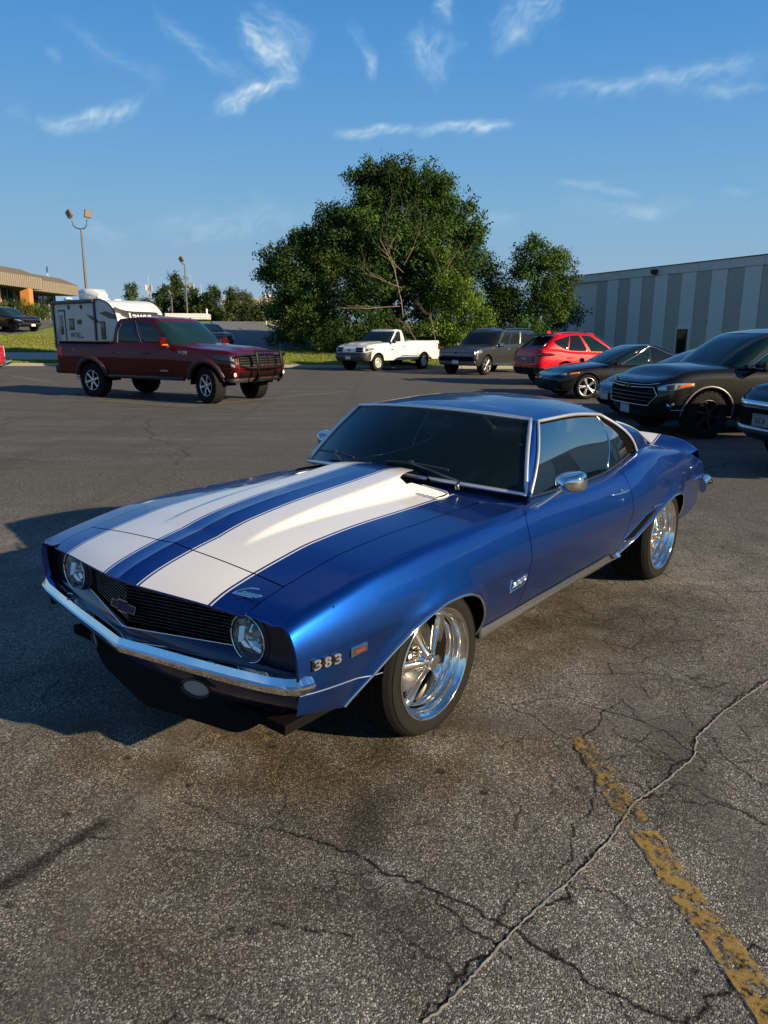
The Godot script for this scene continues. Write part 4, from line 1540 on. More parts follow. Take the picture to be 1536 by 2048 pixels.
func cabin(car: Node3D, blue: Material, white: Material, chrome: Material, black: Material, seal: Material) -> void:
	var m := MB.new()
	var rows := []
	for i in 25:
		var t := i / 24.0
		var row := PackedVector3Array()
		for j in 33:
			var f := lerpf(-1.0, 1.0, j / 32.0)
			var zf := -1.125 - 0.09 * f * f
			var z := lerpf(zf, -2.46 + 0.02 * f * f, t)
			row.append(Vector3(roof_w(z) * f, roof_y(z, f), z))
		rows.append(row)
	m.grid(rows, false, false, Vector3.UP)
	obj("roof", m, blue, car)
	# windscreen
	var ws := holder("windscreen", car)
	m = MB.new()
	rows = []
	for i in 11:
		var row := PackedVector3Array()
		for j in 21:
			row.append(wind(lerpf(-0.985, 0.985, j / 20.0), lerpf(0.02, 0.98, i / 10.0)))
		rows.append(row)
	m.grid(rows, false, false, Vector3(0, 0.5, 1))
	obj("pane", m, glass("windscreen_glass", 0.003, 0.008, 0.009, 0.82), ws)
	var edge := []
	for i in 21: edge.append(wind(lerpf(-1, 1, i / 20.0), 0.0) + Vector3(0, 0.004, 0.006))
	for i in range(1, 11): edge.append(wind(1.0, i / 10.0) + Vector3(0, 0.004, 0.004))
	for i in range(1, 21): edge.append(wind(lerpf(1, -1, i / 20.0), 1.0) + Vector3(0, 0.004, 0.004))
	for i in range(1, 10): edge.append(wind(-1.0, 1.0 - i / 10.0) + Vector3(0, 0.004, 0.004))
	m = MB.new()
	m.tube(edge, 0.0115, 8, true)
	obj("windscreen_trim", m, mat("brushed_trim", 0.80, 0.80, 0.79, 0.34, 0.85), ws)
	# pillars, side windows
	for s in [1.0, -1.0]:
		m = MB.new()
		var a := PackedVector3Array()
		var b := PackedVector3Array()
		var c := PackedVector3Array()
		for i in 11:
			var v := i / 10.0
			var p := wind(1.0, v)
			var q := side_glass(v, 0.0) + Vector3(0.004, 0, 0.004)
			a.append(Vector3(p.x * s, p.y, p.z)); c.append(Vector3(q.x * s, q.y, q.z))
			var mid := (p + q) * 0.5 + Vector3(0.016, 0.004, 0.012)
			b.append(Vector3(mid.x * s, mid.y, mid.z))
		m.grid([a, b, c], false, false, Vector3(s, 0, 1))
		obj("front_pillar", m, blue, car)
		var trim := []
		for i in 13: trim.append(side_glass(i / 12.0, 0.0))
		for i in range(1, 15): trim.append(side_glass(1.0, i / 15.0))
		for i in 17: trim.append(side_glass(1.0 - i / 16.0, 1.0))
		for i in trim.size(): trim[i] = Vector3((trim[i].x + 0.012) * s, trim[i].y + 0.003, trim[i].z)
		m = MB.new()
		m.tube(trim, 0.0095, 8)
		obj("window_trim", m, mats["brushed_trim"], car)
		# black channel inside the trim
		m = MB.new()
		rows = [PackedVector3Array(), PackedVector3Array()]
		for i in 13:
			var p := side_glass(i / 12.0, 0.0); rows[0].append(Vector3((p.x + 0.004) * s, p.y, p.z)); p = side_glass(i / 12.0, 0.012); rows[1].append(Vector3((p.x - 0.004) * s, p.y, p.z))
		for i in range(1, 15):
			var p := side_glass(1.0, i / 15.0); rows[0].append(Vector3((p.x + 0.004) * s, p.y, p.z)); p = side_glass(0.945, lerpf(0.012, 0.93, i / 15.0)); rows[1].append(Vector3((p.x - 0.006) * s, p.y, p.z))
		for i in 17:
			var p := side_glass(1.0 - i / 16.0, 1.0); rows[0].append(Vector3((p.x + 0.004) * s, p.y, p.z)); p = side_glass(lerpf(0.945, 0.01, i / 16.0), 0.93); rows[1].append(Vector3((p.x - 0.008) * s, p.y, p.z))
		m.grid(rows, false, false, Vector3(s, 0, 0))
		obj("window_seal", m, seal, car)
		var g := mat("tinted_mirror_glass", 0.50, 0.46, 0.41, 0.015, 1.0)
		for part in 2:
			m = MB.new()
			rows = []
			for i in 13:
				var v := lerpf(0.0, 0.955, i / 12.0)
				var split := lerpf(0.69, 0.945, pow(v, 1.3))
				var s0 := 0.008 if part == 0 else split + 0.004
				var s1 := split - 0.004 if part == 0 else lerpf(0.955, 0.975, v)
				var row := PackedVector3Array()
				for j in 17:
					var p := side_glass(v, lerpf(s0, s1, j / 16.0))
					row.append(Vector3((p.x - 0.006 - 0.004 * part) * s, p.y, p.z))
				rows.append(row)
			m.grid(rows, false, false, Vector3(s, 0.3, 0))
			obj("door_glass" if part == 0 else "quarter_glass", m, g, car)
		m = MB.new()
		var sp := []
		for i in 13:
			var v := lerpf(0.0, 0.955, i / 12.0)
			var p := side_glass(v, lerpf(0.69, 0.945, pow(v, 1.3)))
			sp.append(Vector3((p.x - 0.004) * s, p.y, p.z))
		m.tube(sp, 0.0045, 6)
		obj("glass_divider", m, chrome, car)
		var belt := []
		for i in 25:
			var p := side_glass(0.0, lerpf(0.0, 0.93, i / 24.0))
			belt.append(Vector3((p.x + 0.004) * s, p.y + 0.001, p.z))
		m = MB.new()
		m.tube(belt, 0.004, 6)
		obj("belt_trim", m, mat("dark_trim", 0.03, 0.03, 0.03, 0.25), car)
		# sail panel behind the side window
		m = MB.new()
		rows = []
		for i in 15:
			var v := i / 14.0
			var row := PackedVector3Array()
			var pf := side_glass(1.0 - v, 1.0) + Vector3(0.008, 0.0, 0.0)
			var pr := Vector3(lerpf(0.585, 0.655, v), 0, lerpf(-2.46, -2.955, v) - 0.03 * sin(PI * v))
			pr.y = lerpf(roof_y(-2.46, 1.0), c_top(0.655, -2.955), v) + 0.055 * sin(PI * v) * 0.5
			for j in 13:
				var u := j / 12.0
				var p := pf.lerp(pr, u)
				if i == 0:
					p.z = lerpf(pf.z, -2.46, u)
					p.x = roof_w(p.z); p.y = roof_y(p.z, 1.0)
				elif i == 14:
					p.y = c_top(p.x, p.z) - 0.004
				var bulge := sin(PI * u) * 0.045
				row.append(Vector3((p.x + bulge * (0.25 + 0.75 * sin(PI * v))) * s, p.y + bulge * 0.25 * sin(PI * v), p.z))
			rows.append(row)
		m.grid(rows, false, false, Vector3(s, 0.3, 0))
		obj("sail_panel", m, blue, car)
	# rear window
	m = MB.new()
	rows = []
	for i in 9:
		var v := i / 8.0
		var row := PackedVector3Array()
		for j in 17:
			var f := lerpf(-1, 1, j / 16.0)
			var t := Vector3(0.57 * f, roof_y(-2.465, f * 0.96) - 0.004, -2.47)
			var b := Vector3(0.645 * f, 0, -2.965 - 0.10 * (1.0 - f * f))
			b.y = c_top(b.x, b.z) + 0.002
			row.append(t.lerp(b, v) + Vector3(0, 0.02, -0.015) * sin(PI * v))
		rows.append(row)
	m.grid(rows, false, false, Vector3(0, 0.5, -1))
	var rw := obj("rear_window", m, glass("rear_glass", 0.004, 0.008, 0.010, 0.8), car)
	var p2 := []
	for i in 9: p2.append(rows[i][16] + Vector3(0.012, 0.012, 0))
	for i in 17: p2.append(rows[8][16 - i] + Vector3(0, 0.010, -0.008))
	for i in range(1, 9): p2.append(rows[8 - i][0] + Vector3(-0.012, 0.012, 0))
	m = MB.new()
	m.tube(p2, 0.009, 8)
	obj("rear_window_trim", m, mats["brushed_trim"], rw)
	# wipers
	for w in [[Vector3(0.50, 0.945, -0.690), Vector3(0.155, 1.012, -0.760), Vector3(0.385, 0.998, -0.775), Vector3(-0.01, 1.002, -0.742)], [Vector3(-0.30, 0.965, -0.680), Vector3(-0.425, 1.008, -0.780), Vector3(-0.26, 1.0, -0.755), Vector3(-0.60, 1.000, -0.825)]]:
		var wp := holder("wiper", car)
		m = MB.new()
		m.tube([w[0], w[0] + Vector3(0, 0.018, -0.02), w[1] + Vector3(0, 0.004, 0.012)], [0.008, 0.007, 0.005], 8)
		m.lathe([[0.0, 0.012], [0.010, 0.008], [0.013, 0.0], [0.013, -0.02]], 14, Transform3D(Basis(Vector3.UP, Vector3.LEFT, Vector3.BACK), w[0]))
		obj("wiper_arm", m, mat("wiper_steel", 0.18, 0.18, 0.18, 0.3, 1.0), wp)
		m = MB.new()
		var mid: Vector3 = w[1] + Vector3(0, 0.0, 0.006)
		var pa := []
		for i in 13:
			var t := i / 12.0
			var p: Vector3 = w[2].lerp(w[3], t)
			var d: Vector3 = mid - w[2].lerp(w[3], 0.5)
			pa.append(p + d * (1.0 - pow(2.0 * t - 1.0, 2.0)) * 0.9)
		m.tube(pa, 0.0055, 6, false, true, Vector2(1, 1.2))
		m.box(mid + Vector3(0, 0.008, 0), Vector3(0.03, 0.014, 0.014), 0.003)
		obj("wiper_blade", m, mat("wiper_rubber", 0.03, 0.03, 0.03, 0.4), wp)
	# interior: dash, seats, wheel, mirror
	m = MB.new()
	m.box(Vector3(0, 0.80, -1.00), Vector3(1.42, 0.16, 0.40), 0.06)
	m.box(Vector3(0, 0.60, -1.10), Vector3(1.40, 0.34, 0.16), 0.04)
	var dash := obj("dashboard", m, mat("interior", 0.010, 0.010, 0.011, 0.55), car)
	for x in [0.36, -0.36]:
		m = MB.new()
		m.box(Vector3(x, 0.47, -1.72), Vector3(0.52, 0.16, 0.52), 0.05)
		m.box(Vector3(x, 0.76, -2.02), Vector3(0.50, 0.56, 0.14), 0.06, Basis(Vector3.RIGHT, -0.25))
		m.box(Vector3(x, 1.09, -2.10), Vector3(0.26, 0.16, 0.09), 0.04)
		obj("seat", m, mats["interior"], car)
	m = MB.new()
	m.box(Vector3(0, 0.62, -2.55), Vector3(1.3, 0.50, 0.20), 0.05)
	m.box(Vector3(0, 0.90, -2.80), Vector3(1.3, 0.02, 0.40), 0.0)
	obj("rear_seat", m, mats["interior"], car)
	m = MB.new()
	var ring := []
	var tilt := Basis(Vector3.RIGHT, -0.45)
	for i in 30:
		var an := TAU * i / 30.0
		ring.append(Vector3(0.36, 0.90, -1.33) + tilt * Vector3(cos(an) * 0.18, sin(an) * 0.18, 0))
	m.tube(ring, 0.012, 8, true)
	for an in [0.0, PI, -PI / 2]:
		m.tube([Vector3(0.36, 0.90, -1.33) + tilt * Vector3(0, 0, 0.03), Vector3(0.36, 0.90, -1.33) + tilt * Vector3(cos(an) * 0.175, sin(an) * 0.175, 0)], 0.009, 6)
	obj("steering_wheel", m, mat("wheel_trim", 0.05, 0.05, 0.05, 0.35), car)
	m = MB.new()
	m.box(Vector3(0.0, 1.175, -1.22), Vector3(0.22, 0.055, 0.022), 0.01)
	m.tube([Vector3(0, 1.26, -1.17), Vector3(0, 1.19, -1.21)], 0.008, 6)
	obj("rear_view_mirror", m, mat("mirror_back", 0.60, 0.59, 0.56, 0.5), car)

func rear_end(car: Node3D, blue: Material, white: Material, chrome: Material, black: Material) -> void:
	var deck := holder("boot_lid", car)
	c_striped(deck, func(_x): return -3.735, func(x): return -3.06 - 0.02 * (1.0 - pow(x / 0.65, 2.0)), 16, white, blue, 0.628)
	# spoiler, split at the stripes
	var sp := holder("rear_spoiler", car)
	var segs := [-0.80, -0.503, -0.496, -0.485, -0.128, -0.117, -0.110, 0.110, 0.117, 0.128, 0.485, 0.496, 0.503, 0.80]
	for k in segs.size() - 1:
		var m := MB.new()
		var rows := []
		var nx := maxi(1, int((segs[k + 1] - segs[k]) / 0.03))
		for i in nx + 1:
			var x: float = lerpf(segs[k], segs[k + 1], i / float(nx))
			var e := 1.0 - pow(absf(x) / 0.82, 8.0)
			var row := PackedVector3Array()
			var z0 := -3.40
			row.append(Vector3(x, c_top(x, z0) - 0.003, z0))
			row.append(Vector3(x, c_top(x, -3.50) + 0.036 * e, -3.50))
			row.append(Vector3(x, c_top(x, -3.50) + 0.092 * e, -3.61 - 0.02 * e))
			row.append(Vector3(x, c_top(x, -3.50) + 0.090 * e, -3.64 - 0.02 * e))
			row.append(Vector3(x, c_top(x, -3.70) - 0.004, -3.70))
			rows.append(row)
		m.grid(rows, false, false, Vector3(0, 1, 0.6))
		var w: bool = k in [1, 3, 5, 7, 9, 11]
		w = (k in [1, 3, 5]) or (k in [7, 9, 11])
		obj("spoiler_stripe" if w else "spoiler_panel", m, white if w else blue, sp)
	var m := MB.new()
	var a := PackedVector3Array()
	var b := PackedVector3Array()
	for i in 17:
		var x := lerpf(-0.80, 0.80, i / 16.0)
		a.append(Vector3(x, c_top(x, -3.735), -3.735)); b.append(Vector3(x, 0.42, -3.72))
	m.grid([a, b], false, false, Vector3(0, 0, -1))
	obj("tail_panel", m, blue, car)
	for s in [-1.0, 1.0]:
		m = MB.new()
		m.box(Vector3(s * 0.50, 0.655, -3.738), Vector3(0.36, 0.10, 0.02), 0.01)
		obj("tail_light", m, mat("tail_red", 0.18, 0.004, 0.004, 0.15), car)
	m = MB.new()
	var full := []
	for q in [[-0.905, -3.50], [-0.905, -3.66], [-0.87, -3.755], [-0.80, -3.785], [0.0, -3.80], [0.80, -3.785], [0.87, -3.755], [0.905, -3.66], [0.905, -3.50]]:
		full.append(Vector3(q[0], 0.56, q[1]))
	m.tube(full, 0.052, 8, false, true, Vector2(0.55, 1.0))
	obj("rear_bumper", m, chrome, car)

# ---------------------------------------------------------------- other vehicles (same axes: x its left, z forward, origin on the ground under the front axle)
# D: zf, zr nose and tail; w half width; y0 sill; sh [[z, shoulder height]]; nf, nr corner squareness; af, ar corner lengths;
# pf, ps, pr [[height fraction, inset]] for nose, flanks and tail; ax rear axle; R arch radius; wy wheel centre height
func v_u2base(D: Dictionary, u: float) -> Vector3:   # x, z and frontness (+1 nose, -1 tail)
	var w: float = D.w
	if u < 1.0:
		var th := clampf(u, 0.0, 1.0) * PI / 2
		var e: float = 2.0 / D.nf
		return Vector3(w * pow(sin(th), e), D.zf - D.af + D.af * pow(maxf(cos(th), 0.0), e), pow(maxf(cos(th), 0.0), 0.6))
	if u <= 2.0:
		return Vector3(w, lerpf(D.zf - D.af, D.zr + D.ar, u - 1.0), 0.0)
	var t2 := clampf(u - 2.0, 0.0, 1.0) * PI / 2
	var e2: float = 2.0 / D.nr
	return Vector3(w * pow(maxf(cos(t2), 0.0), e2), D.zr + D.ar - D.ar * pow(sin(t2), e2), -pow(sin(t2), 0.6))

func v_uz(D: Dictionary, z: float) -> float:
	return 1.0 + (D.zf - D.af - z) / (D.zf - D.af - D.zr - D.ar)

func v_ux(D: Dictionary, x: float, rear := false) -> float:
	var e: float = (D.nr if rear else D.nf) / 2.0
	var th := asin(pow(clampf(absf(x) / D.w, 0.0, 1.0), e)) / (PI / 2)
	return (3.0 - th) if rear else th

func v_arch(D: Dictionary, z: float) -> float:
	for a in [0.0, D.ax]:
		var d := absf(z - a)
		if d < D.R: return D.wy + sqrt(D.R * D.R - d * d) * D.get("ra", 1.0)
	return 0.0

func v_body(D: Dictionary, u: float, y: float) -> Vector3:
	var b := v_u2base(D, u)
	var sh := cv(D.sh, b.y)
	var h := clampf((y - D.y0) / (sh - D.y0), 0.0, 1.0)
	var x: float = b.x * (D.w - cv(D.ps, h)) / D.w
	var z := b.y
	if b.z > 0: z -= cv(D.pf, h) * b.z
	elif b.z < 0: z += cv(D.pr, h) * -b.z
	return Vector3(x, y, z)

func v_normal(D: Dictionary, f: Callable, u: float, y: float) -> Vector3:
	var a: Vector3 = f.call(D, u + 0.004, y) - f.call(D, u - 0.004, y)
	var b: Vector3 = f.call(D, u, y + 0.004) - f.call(D, u, y - 0.004)
	var n := a.cross(b)
	if n.length() < 1e-9: n = Vector3(0, 0, 1)
	n = n.normalized()
	var p: Vector3 = f.call(D, u, y)
	if n.dot(Vector3(p.x, 0.0, p.z - (D.zf + D.zr) * 0.5)) < 0: n = -n
	return n

func v_us(D: Dictionary) -> Array:
	var us := []
	for i in 16: us.append(i / 16.0)
	var n := int((D.zf - D.af - D.zr - D.ar) / 0.05)
	for i in n: us.append(1.0 + i / float(n))
	for i in 15: us.append(2.0 + i / 14.0)
	return us

func v_shell(D: Dictionary, parent: Node, m: Material, called := "body") -> MeshInstance3D:
	var g := MB.new()
	for s in [1.0, -1.0]:
		var rows := []
		for u in v_us(D):
			var b := v_u2base(D, u)
			var sh := cv(D.sh, b.y)
			var bot := maxf(D.y0, v_arch(D, b.y)) if absf(b.z) < 0.97 else float(D.y0)
			var row := PackedVector3Array()
			for k in 17:
				var p := v_body(D, u, lerpf(bot, sh, k / 16.0))
				row.append(Vector3(p.x * s, p.y, p.z))
			rows.append(row)
		g.grid(rows, false, false, Vector3(s, 0, 0))
	var o := obj(called, g, m, parent)
	return o

# closing surface over the shoulder line, from z0 down to z1, with crown
func v_top(D: Dictionary, parent: Node, m: Material, called: String, u0: float, u1: float, crown: float, bulge := 0.0) -> MeshInstance3D:
	var g := MB.new()
	var rows := []
	var us := []
	for u in v_us(D):
		if u >= u0 - 0.001 and u <= u1 + 0.001: us.append(u)
	if us.back() < u1: us.append(u1)
	for u in us:
		var b := v_u2base(D, u)
		var p := v_body(D, u, cv(D.sh, b.y))
		var row := PackedVector3Array()
		var k := smoothstep(0.0, 0.5, D.zf - b.y) * smoothstep(0.0, 0.4, b.y - D.zr)
		for j in 21:
			var f := lerpf(-1.0, 1.0, j / 20.0)
			var y := p.y + crown * k * pow(1.0 - f * f, 0.7)
			if bulge != 0.0: y += bulge * k * (smoothstep(0.62, 0.45, absf(f)) - 0.35 * smoothstep(0.3, 0.1, absf(f)))
			row.append(Vector3(p.x * f, y, p.z))
		rows.append(row)
	g.grid(rows, false, false, Vector3.UP)
	return obj(called, g, m, parent)

# panel laid on a shell: cols [[u, y low, y high] ...]
func v_patch(D: Dictionary, f: Callable, parent: Node, called: String, cols: Array, off: float, m: Material, s := 1.0, both := false, rows_n := 4) -> MeshInstance3D:
	var g := MB.new()
	var rows := []
	var dense := []
	for i in cols.size() - 1:
		var n := maxi(2, int(absf(cols[i + 1][0] - cols[i][0]) * 24.0))
		for k in n:
			var t := k / float(n)
			dense.append([lerpf(cols[i][0], cols[i + 1][0], t), lerpf(cols[i][1], cols[i + 1][1], t), lerpf(cols[i][2], cols[i + 1][2], t)])
	dense.append(cols.back())
	var list := []
	if both:
		for i in range(dense.size() - 1, 0, -1): list.append([dense[i], -1.0])
		for d in dense: list.append([d, 1.0])
	else:
		for d in dense: list.append([d, s])
	var n2 := list.size()
	for i in n2:
		var d: Array = list[i][0]
		var sg: float = list[i][1]
		var row := PackedVector3Array()
		for k in range(-1, rows_n + 2):
			var rim := k < 0 or k > rows_n
			var y := lerpf(d[1], d[2], clampf(k / float(rows_n), 0.0, 1.0))
			var p: Vector3 = f.call(D, d[0], y)
			var nn := v_normal(D, f, d[0], y)
			p += nn * (-0.012 if rim else off)
			row.append(Vector3(p.x * sg, p.y, p.z))
		if i == 0 or i == n2 - 1:
			var edge := PackedVector3Array()
			for k in row.size():
				var kk := clampi(k, 1, row.size() - 2)
				var y := lerpf(d[1], d[2], clampf((kk - 1) / float(rows_n), 0.0, 1.0))
				var p: Vector3 = f.call(D, d[0], y) - v_normal(D, f, d[0], y) * 0.012
				edge.append(Vector3(p.x * sg, p.y, p.z))
			if i == 0:
				rows.append(edge); rows.append(row)
			else:
				rows.append(row); rows.append(edge)
		else:
			rows.append(row)
	var mid: Array = list[n2 / 2][0]
	var nm := v_normal(D, f, mid[0], (mid[1] + mid[2]) * 0.5)
	g.grid(rows, false, false, Vector3(nm.x * float(list[n2 / 2][1]) if not both else 0.0, nm.y, nm.z))
	return obj(called, g, m, parent)

# tube laid on a shell: pts [[u, y] ...]
func v_trim(D: Dictionary, f: Callable, parent: Node, called: String, pts: Array, r: float, m: Material, s := 1.0, off := 0.004) -> MeshInstance3D:
	var path := []
	for i in pts.size() - 1:
		var n := maxi(2, int(absf(pts[i + 1][0] - pts[i][0]) * 16.0))
		for k in n:
			var t := k / float(n)
			var u := lerpf(pts[i][0], pts[i + 1][0], t)
			var y := lerpf(pts[i][1], pts[i + 1][1], t)
			var p: Vector3 = f.call(D, u, y) + v_normal(D, f, u, y) * off
			path.append(Vector3(p.x * s, p.y, p.z))
	var q: Vector3 = f.call(D, pts.back()[0], pts.back()[1]) + v_normal(D, f, pts.back()[0], pts.back()[1]) * off
	path.append(Vector3(q.x * s, q.y, q.z))
	var g := MB.new()
	g.tube(path, r, 6)
	return obj(called, g, m, parent)

# greenhouse: G has w, zf, zr, af, ar, nf, nr at the belt; w2, zf2, zr2 at the roof; belt [[z, y]], roof [[z, y]] (z at roof level)
func v_cab(G: Dictionary, u: float, q: float) -> Vector3:
	var b := v_u2base(G, u)
	var R := {"w": G.w2, "zf": G.zf2, "zr": G.zr2, "af": G.get("af2", G.af), "ar": G.get("ar2", G.ar), "nf": G.nf, "nr": G.nr}
	var t := v_u2base(R, u)
	var yb := cv(G.belt, b.y)
	var yt := cv(G.roof, t.y)
	var k := q
	var rnd := smoothstep(0.84, 1.0, q)
	var x: float = lerpf(b.x, t.x, k) + 0.03 * sin(PI * q) * (1.0 if u > 0.9 and u < 2.1 else u if u < 1.0 else 3.0 - u)
	x *= 1.0 - 0.05 * rnd * rnd
	var z := lerpf(b.y, t.y, k)
	z -= 0.05 * rnd * rnd * b.z
	z += 0.05 * sin(PI * q) * maxf(b.z, 0.0)
	return Vector3(x, lerpf(yb, yt, q), z)

func v_house(G: Dictionary, parent: Node, m: Material, crown := 0.05) -> void:
	var g := MB.new()
	for s in [1.0, -1.0]:
		var rows := []
		for u in v_us(G):
			var row := PackedVector3Array()
			for k in 13:
				var p := v_cab(G, u, k / 12.0)
				row.append(Vector3(p.x * s, p.y, p.z))
			rows.append(row)
		g.grid(rows, false, false, Vector3(s, 0, 0))
	obj("cab_shell", g, m, parent)
	var r := MB.new()
	var rr := []
	for u in v_us(G):
		var p := v_cab(G, u, 1.0)
		var row := PackedVector3Array()
		var kk := smoothstep(0.0, 0.6, G.zf2 - p.z) * smoothstep(0.0, 0.5, p.z - G.zr2)
		for j in 17:
			var f := lerpf(-1.0, 1.0, j / 16.0)
			row.append(Vector3(p.x * f, p.y + crown * (0.25 + 0.75 * kk) * pow(1.0 - f * f, 0.8), p.z))
		rr.append(row)
	r.grid(rr, false, false, Vector3.UP)
	obj("roof", r, m, parent)

func v_wheel(parent: Node, at: Vector3, s: float, R: float, width: float, rr: float, n: int, rim_m: Material, turn := 0.0, pair := false, chunky := false) -> void:
	var w := holder("wheel", parent)
	w.position = at
	w.rotation.y = turn
	var f := Transform3D(Basis(Vector3(s, 0, 0), Vector3.UP, Vector3(0, 0, 1)), Vector3.ZERO)
	var t := MB.new()
	t.lathe([[rr - 0.01, -0.03], [rr + 0.004, 0.0], [lerpf(rr, R, 0.5), 0.012], [R - 0.025, 0.0], [R - 0.004, -0.02], [R, -0.04], [R, -width + 0.04], [R - 0.01, -width + 0.01], [rr, -width]], 40, f)
	if chunky:
		for k in 44:
			var a := TAU * k / 44.0
			t.box(f * Vector3(-0.025 - 0.01 * (k % 2), cos(a) * (R - 0.006), sin(a) * (R - 0.006)), Vector3(0.06, 0.022, 0.032), 0.0, Basis(Vector3.RIGHT, a))
	obj("tyre", t, mats["tyre"], w)
	var b := MB.new()
	b.lathe([[rr + 0.002, -0.002], [rr - 0.008, 0.002], [rr - 0.014, -0.012], [rr - 0.022, -0.035], [rr - 0.024, -0.10]], 40, f)
	if n > 0:
		for k in n:
			var a := TAU * (k + 0.25) / n
			for e in ([-0.11, 0.11] if pair else [0.0]):
				var d := Vector3(0, cos(a + e), sin(a + e))
				var d0 := Vector3(0, cos(a + e * 0.6), sin(a + e * 0.6))
				b.tube([f * (d0 * 0.045 + Vector3(-0.028, 0, 0)), f * (d * (rr * 0.55) + Vector3(-0.016, 0, 0)), f * (d * (rr - 0.012) + Vector3(-0.016, 0, 0))], [rr * 0.14, rr * (0.11 if not pair else 0.075), rr * (0.15 if not pair else 0.09)], 8, false, true, Vector2(1, 0.4), Vector3(s, 0, 0))
		b.lathe([[0.0, -0.006], [0.05, -0.008], [0.06, -0.025], [0.07, -0.05]], 18, f)
	else:   # plain steel wheel: dished disc with oval holes suggested by a ring of slots
		b.lathe([[0.0, 0.0], [0.055, -0.002], [0.062, -0.03], [0.10, -0.045], [rr * 0.72, -0.02], [rr - 0.018, -0.045]], 32, f)
	obj("rim", b, rim_m, w)
	if n <= 0:
		var h := MB.new()
		for k in 8:
			var a := TAU * k / 8.0
			h.box(f * Vector3(-0.027, cos(a) * rr * 0.66, sin(a) * rr * 0.66), Vector3(0.012, 0.05, 0.055), 0.006, Basis(Vector3.RIGHT, a))
		obj("rim_slot", h, mats["black"], w)
	var d2 := MB.new()
	d2.lathe([[0.0, -0.09], [rr - 0.02, -0.10]], 24, f)
	obj("hub_shadow_plate", d2, mats["black"], w)

func v_wells(D: Dictionary, parent: Node) -> void:
	var g := MB.new()
	g.box(Vector3(0, D.y0 + 0.16, (D.zf + D.zr) * 0.5), Vector3(D.w * 1.25, 0.22, (D.zf - D.zr) * 0.90), 0.0)
	obj("underbody", g, mats["black"], parent)
	for a in [0.0, D.ax]:
		for s in [1.0, -1.0]:
			var l := MB.new()
			var r0 := PackedVector3Array()
			var r1 := PackedVector3Array()
			for i in 25:
				var th := PI * i / 24.0
				var z: float = a + cos(th) * D.R
				var y: float = D.wy + sin(th) * D.R * D.get("ra", 1.0)
				var p := v_body(D, v_uz(D, z), maxf(y, D.y0))
				r0.append(Vector3((p.x - 0.004) * s, y, z)); r1.append(Vector3(s * D.w * 0.5, y, z))
			l.grid([r0, r1], false, false, Vector3(0, -1, 0))
			var cap := []
			for q in r1: cap.append(q)
			l.face(cap, Vector3(s, 0, 0))
			obj("wheel_well", l, mats["black"], parent)

func v_flare(D: Dictionary, parent: Node, r: float, m: Material, sq := Vector2.ONE, off := 0.0) -> void:
	for a in [0.0, D.ax]:
		for s in [1.0, -1.0]:
			var path := []
			for i in 25:
				var th := lerpf(-0.05, PI + 0.05, i / 24.0)
				var z: float = a + cos(th) * (D.R + r * 0.6)
				var y: float = maxf(D.y0 + 0.02, D.wy + sin(th) * (D.R + r * 0.6) * D.get("ra", 1.0))
				var p := v_body(D, v_uz(D, z), y)
				path.append(Vector3((p.x + off) * s, y, z))
			var g := MB.new()
			g.tube(path, r, 8, false, true, sq, Vector3.RIGHT)
			obj("arch_flare", g, m, parent)

func v_cut(D: Dictionary, f: Callable, parent: Node, pts: Array, s: float) -> void:
	v_trim(D, f, parent, "panel_gap", pts, 0.006, mats["black"], s, -0.002)

func v_mirrors(parent: Node, at: Vector3, size: Vector3, m: Material, m2: Material = null) -> void:
	for s in [1.0, -1.0]:
		var o := holder("door_mirror", parent)
		var g := MB.new()
		g.box(Vector3(at.x * s, at.y, at.z), size, 0.045)
		obj("mirror_shell", g, m, o)
		var a := MB.new()
		a.box(Vector3((at.x - size.x * 0.55) * s, at.y - size.y * 0.35, at.z), Vector3(size.x * 0.6, size.y * 0.3, size.z * 0.5), 0.012)
		obj("mirror_arm", a, m2 if m2 else m, o)

func v_handle(D: Dictionary, f: Callable, parent: Node, z: float, y: float, m: Material, s: float) -> void:
	v_patch(D, f, parent, "door_handle", [[v_uz(D, z), y, y + 0.028], [v_uz(D, z - 0.20), y + 0.002, y + 0.03]], 0.03, m, s, false, 2)

func v_plate(parent: Node, at: Vector3, yaw: float, pitch: float, text: String, big := true, bg: Material = null) -> void:
	var o := holder("number_plate", parent)
	o.position = at
	o.rotation = Vector3(pitch, yaw, 0)
	var g := MB.new()
	g.box(Vector3.ZERO, Vector3(0.31, 0.16, 0.008), 0.003)
	obj("plate", g, bg if bg else mat("plate_white", 0.55, 0.58, 0.60, 0.4), o)
	var bar := MB.new()
	bar.box(Vector3(0, 0.062, 0.005), Vector3(0.28, 0.02, 0.002))
	bar.box(Vector3(0, -0.066, 0.005), Vector3(0.20, 0.012, 0.002))
	obj("plate_band", bar, mat("plate_band", 0.10, 0.14, 0.22, 0.5), o)
	if text:
		var t := obj("lettering", text_mesh(text, 0.072, 0.004), mat("plate_ink", 0.02, 0.03, 0.05, 0.5), o)
		t.position = Vector3(0, -0.008, 0.005)

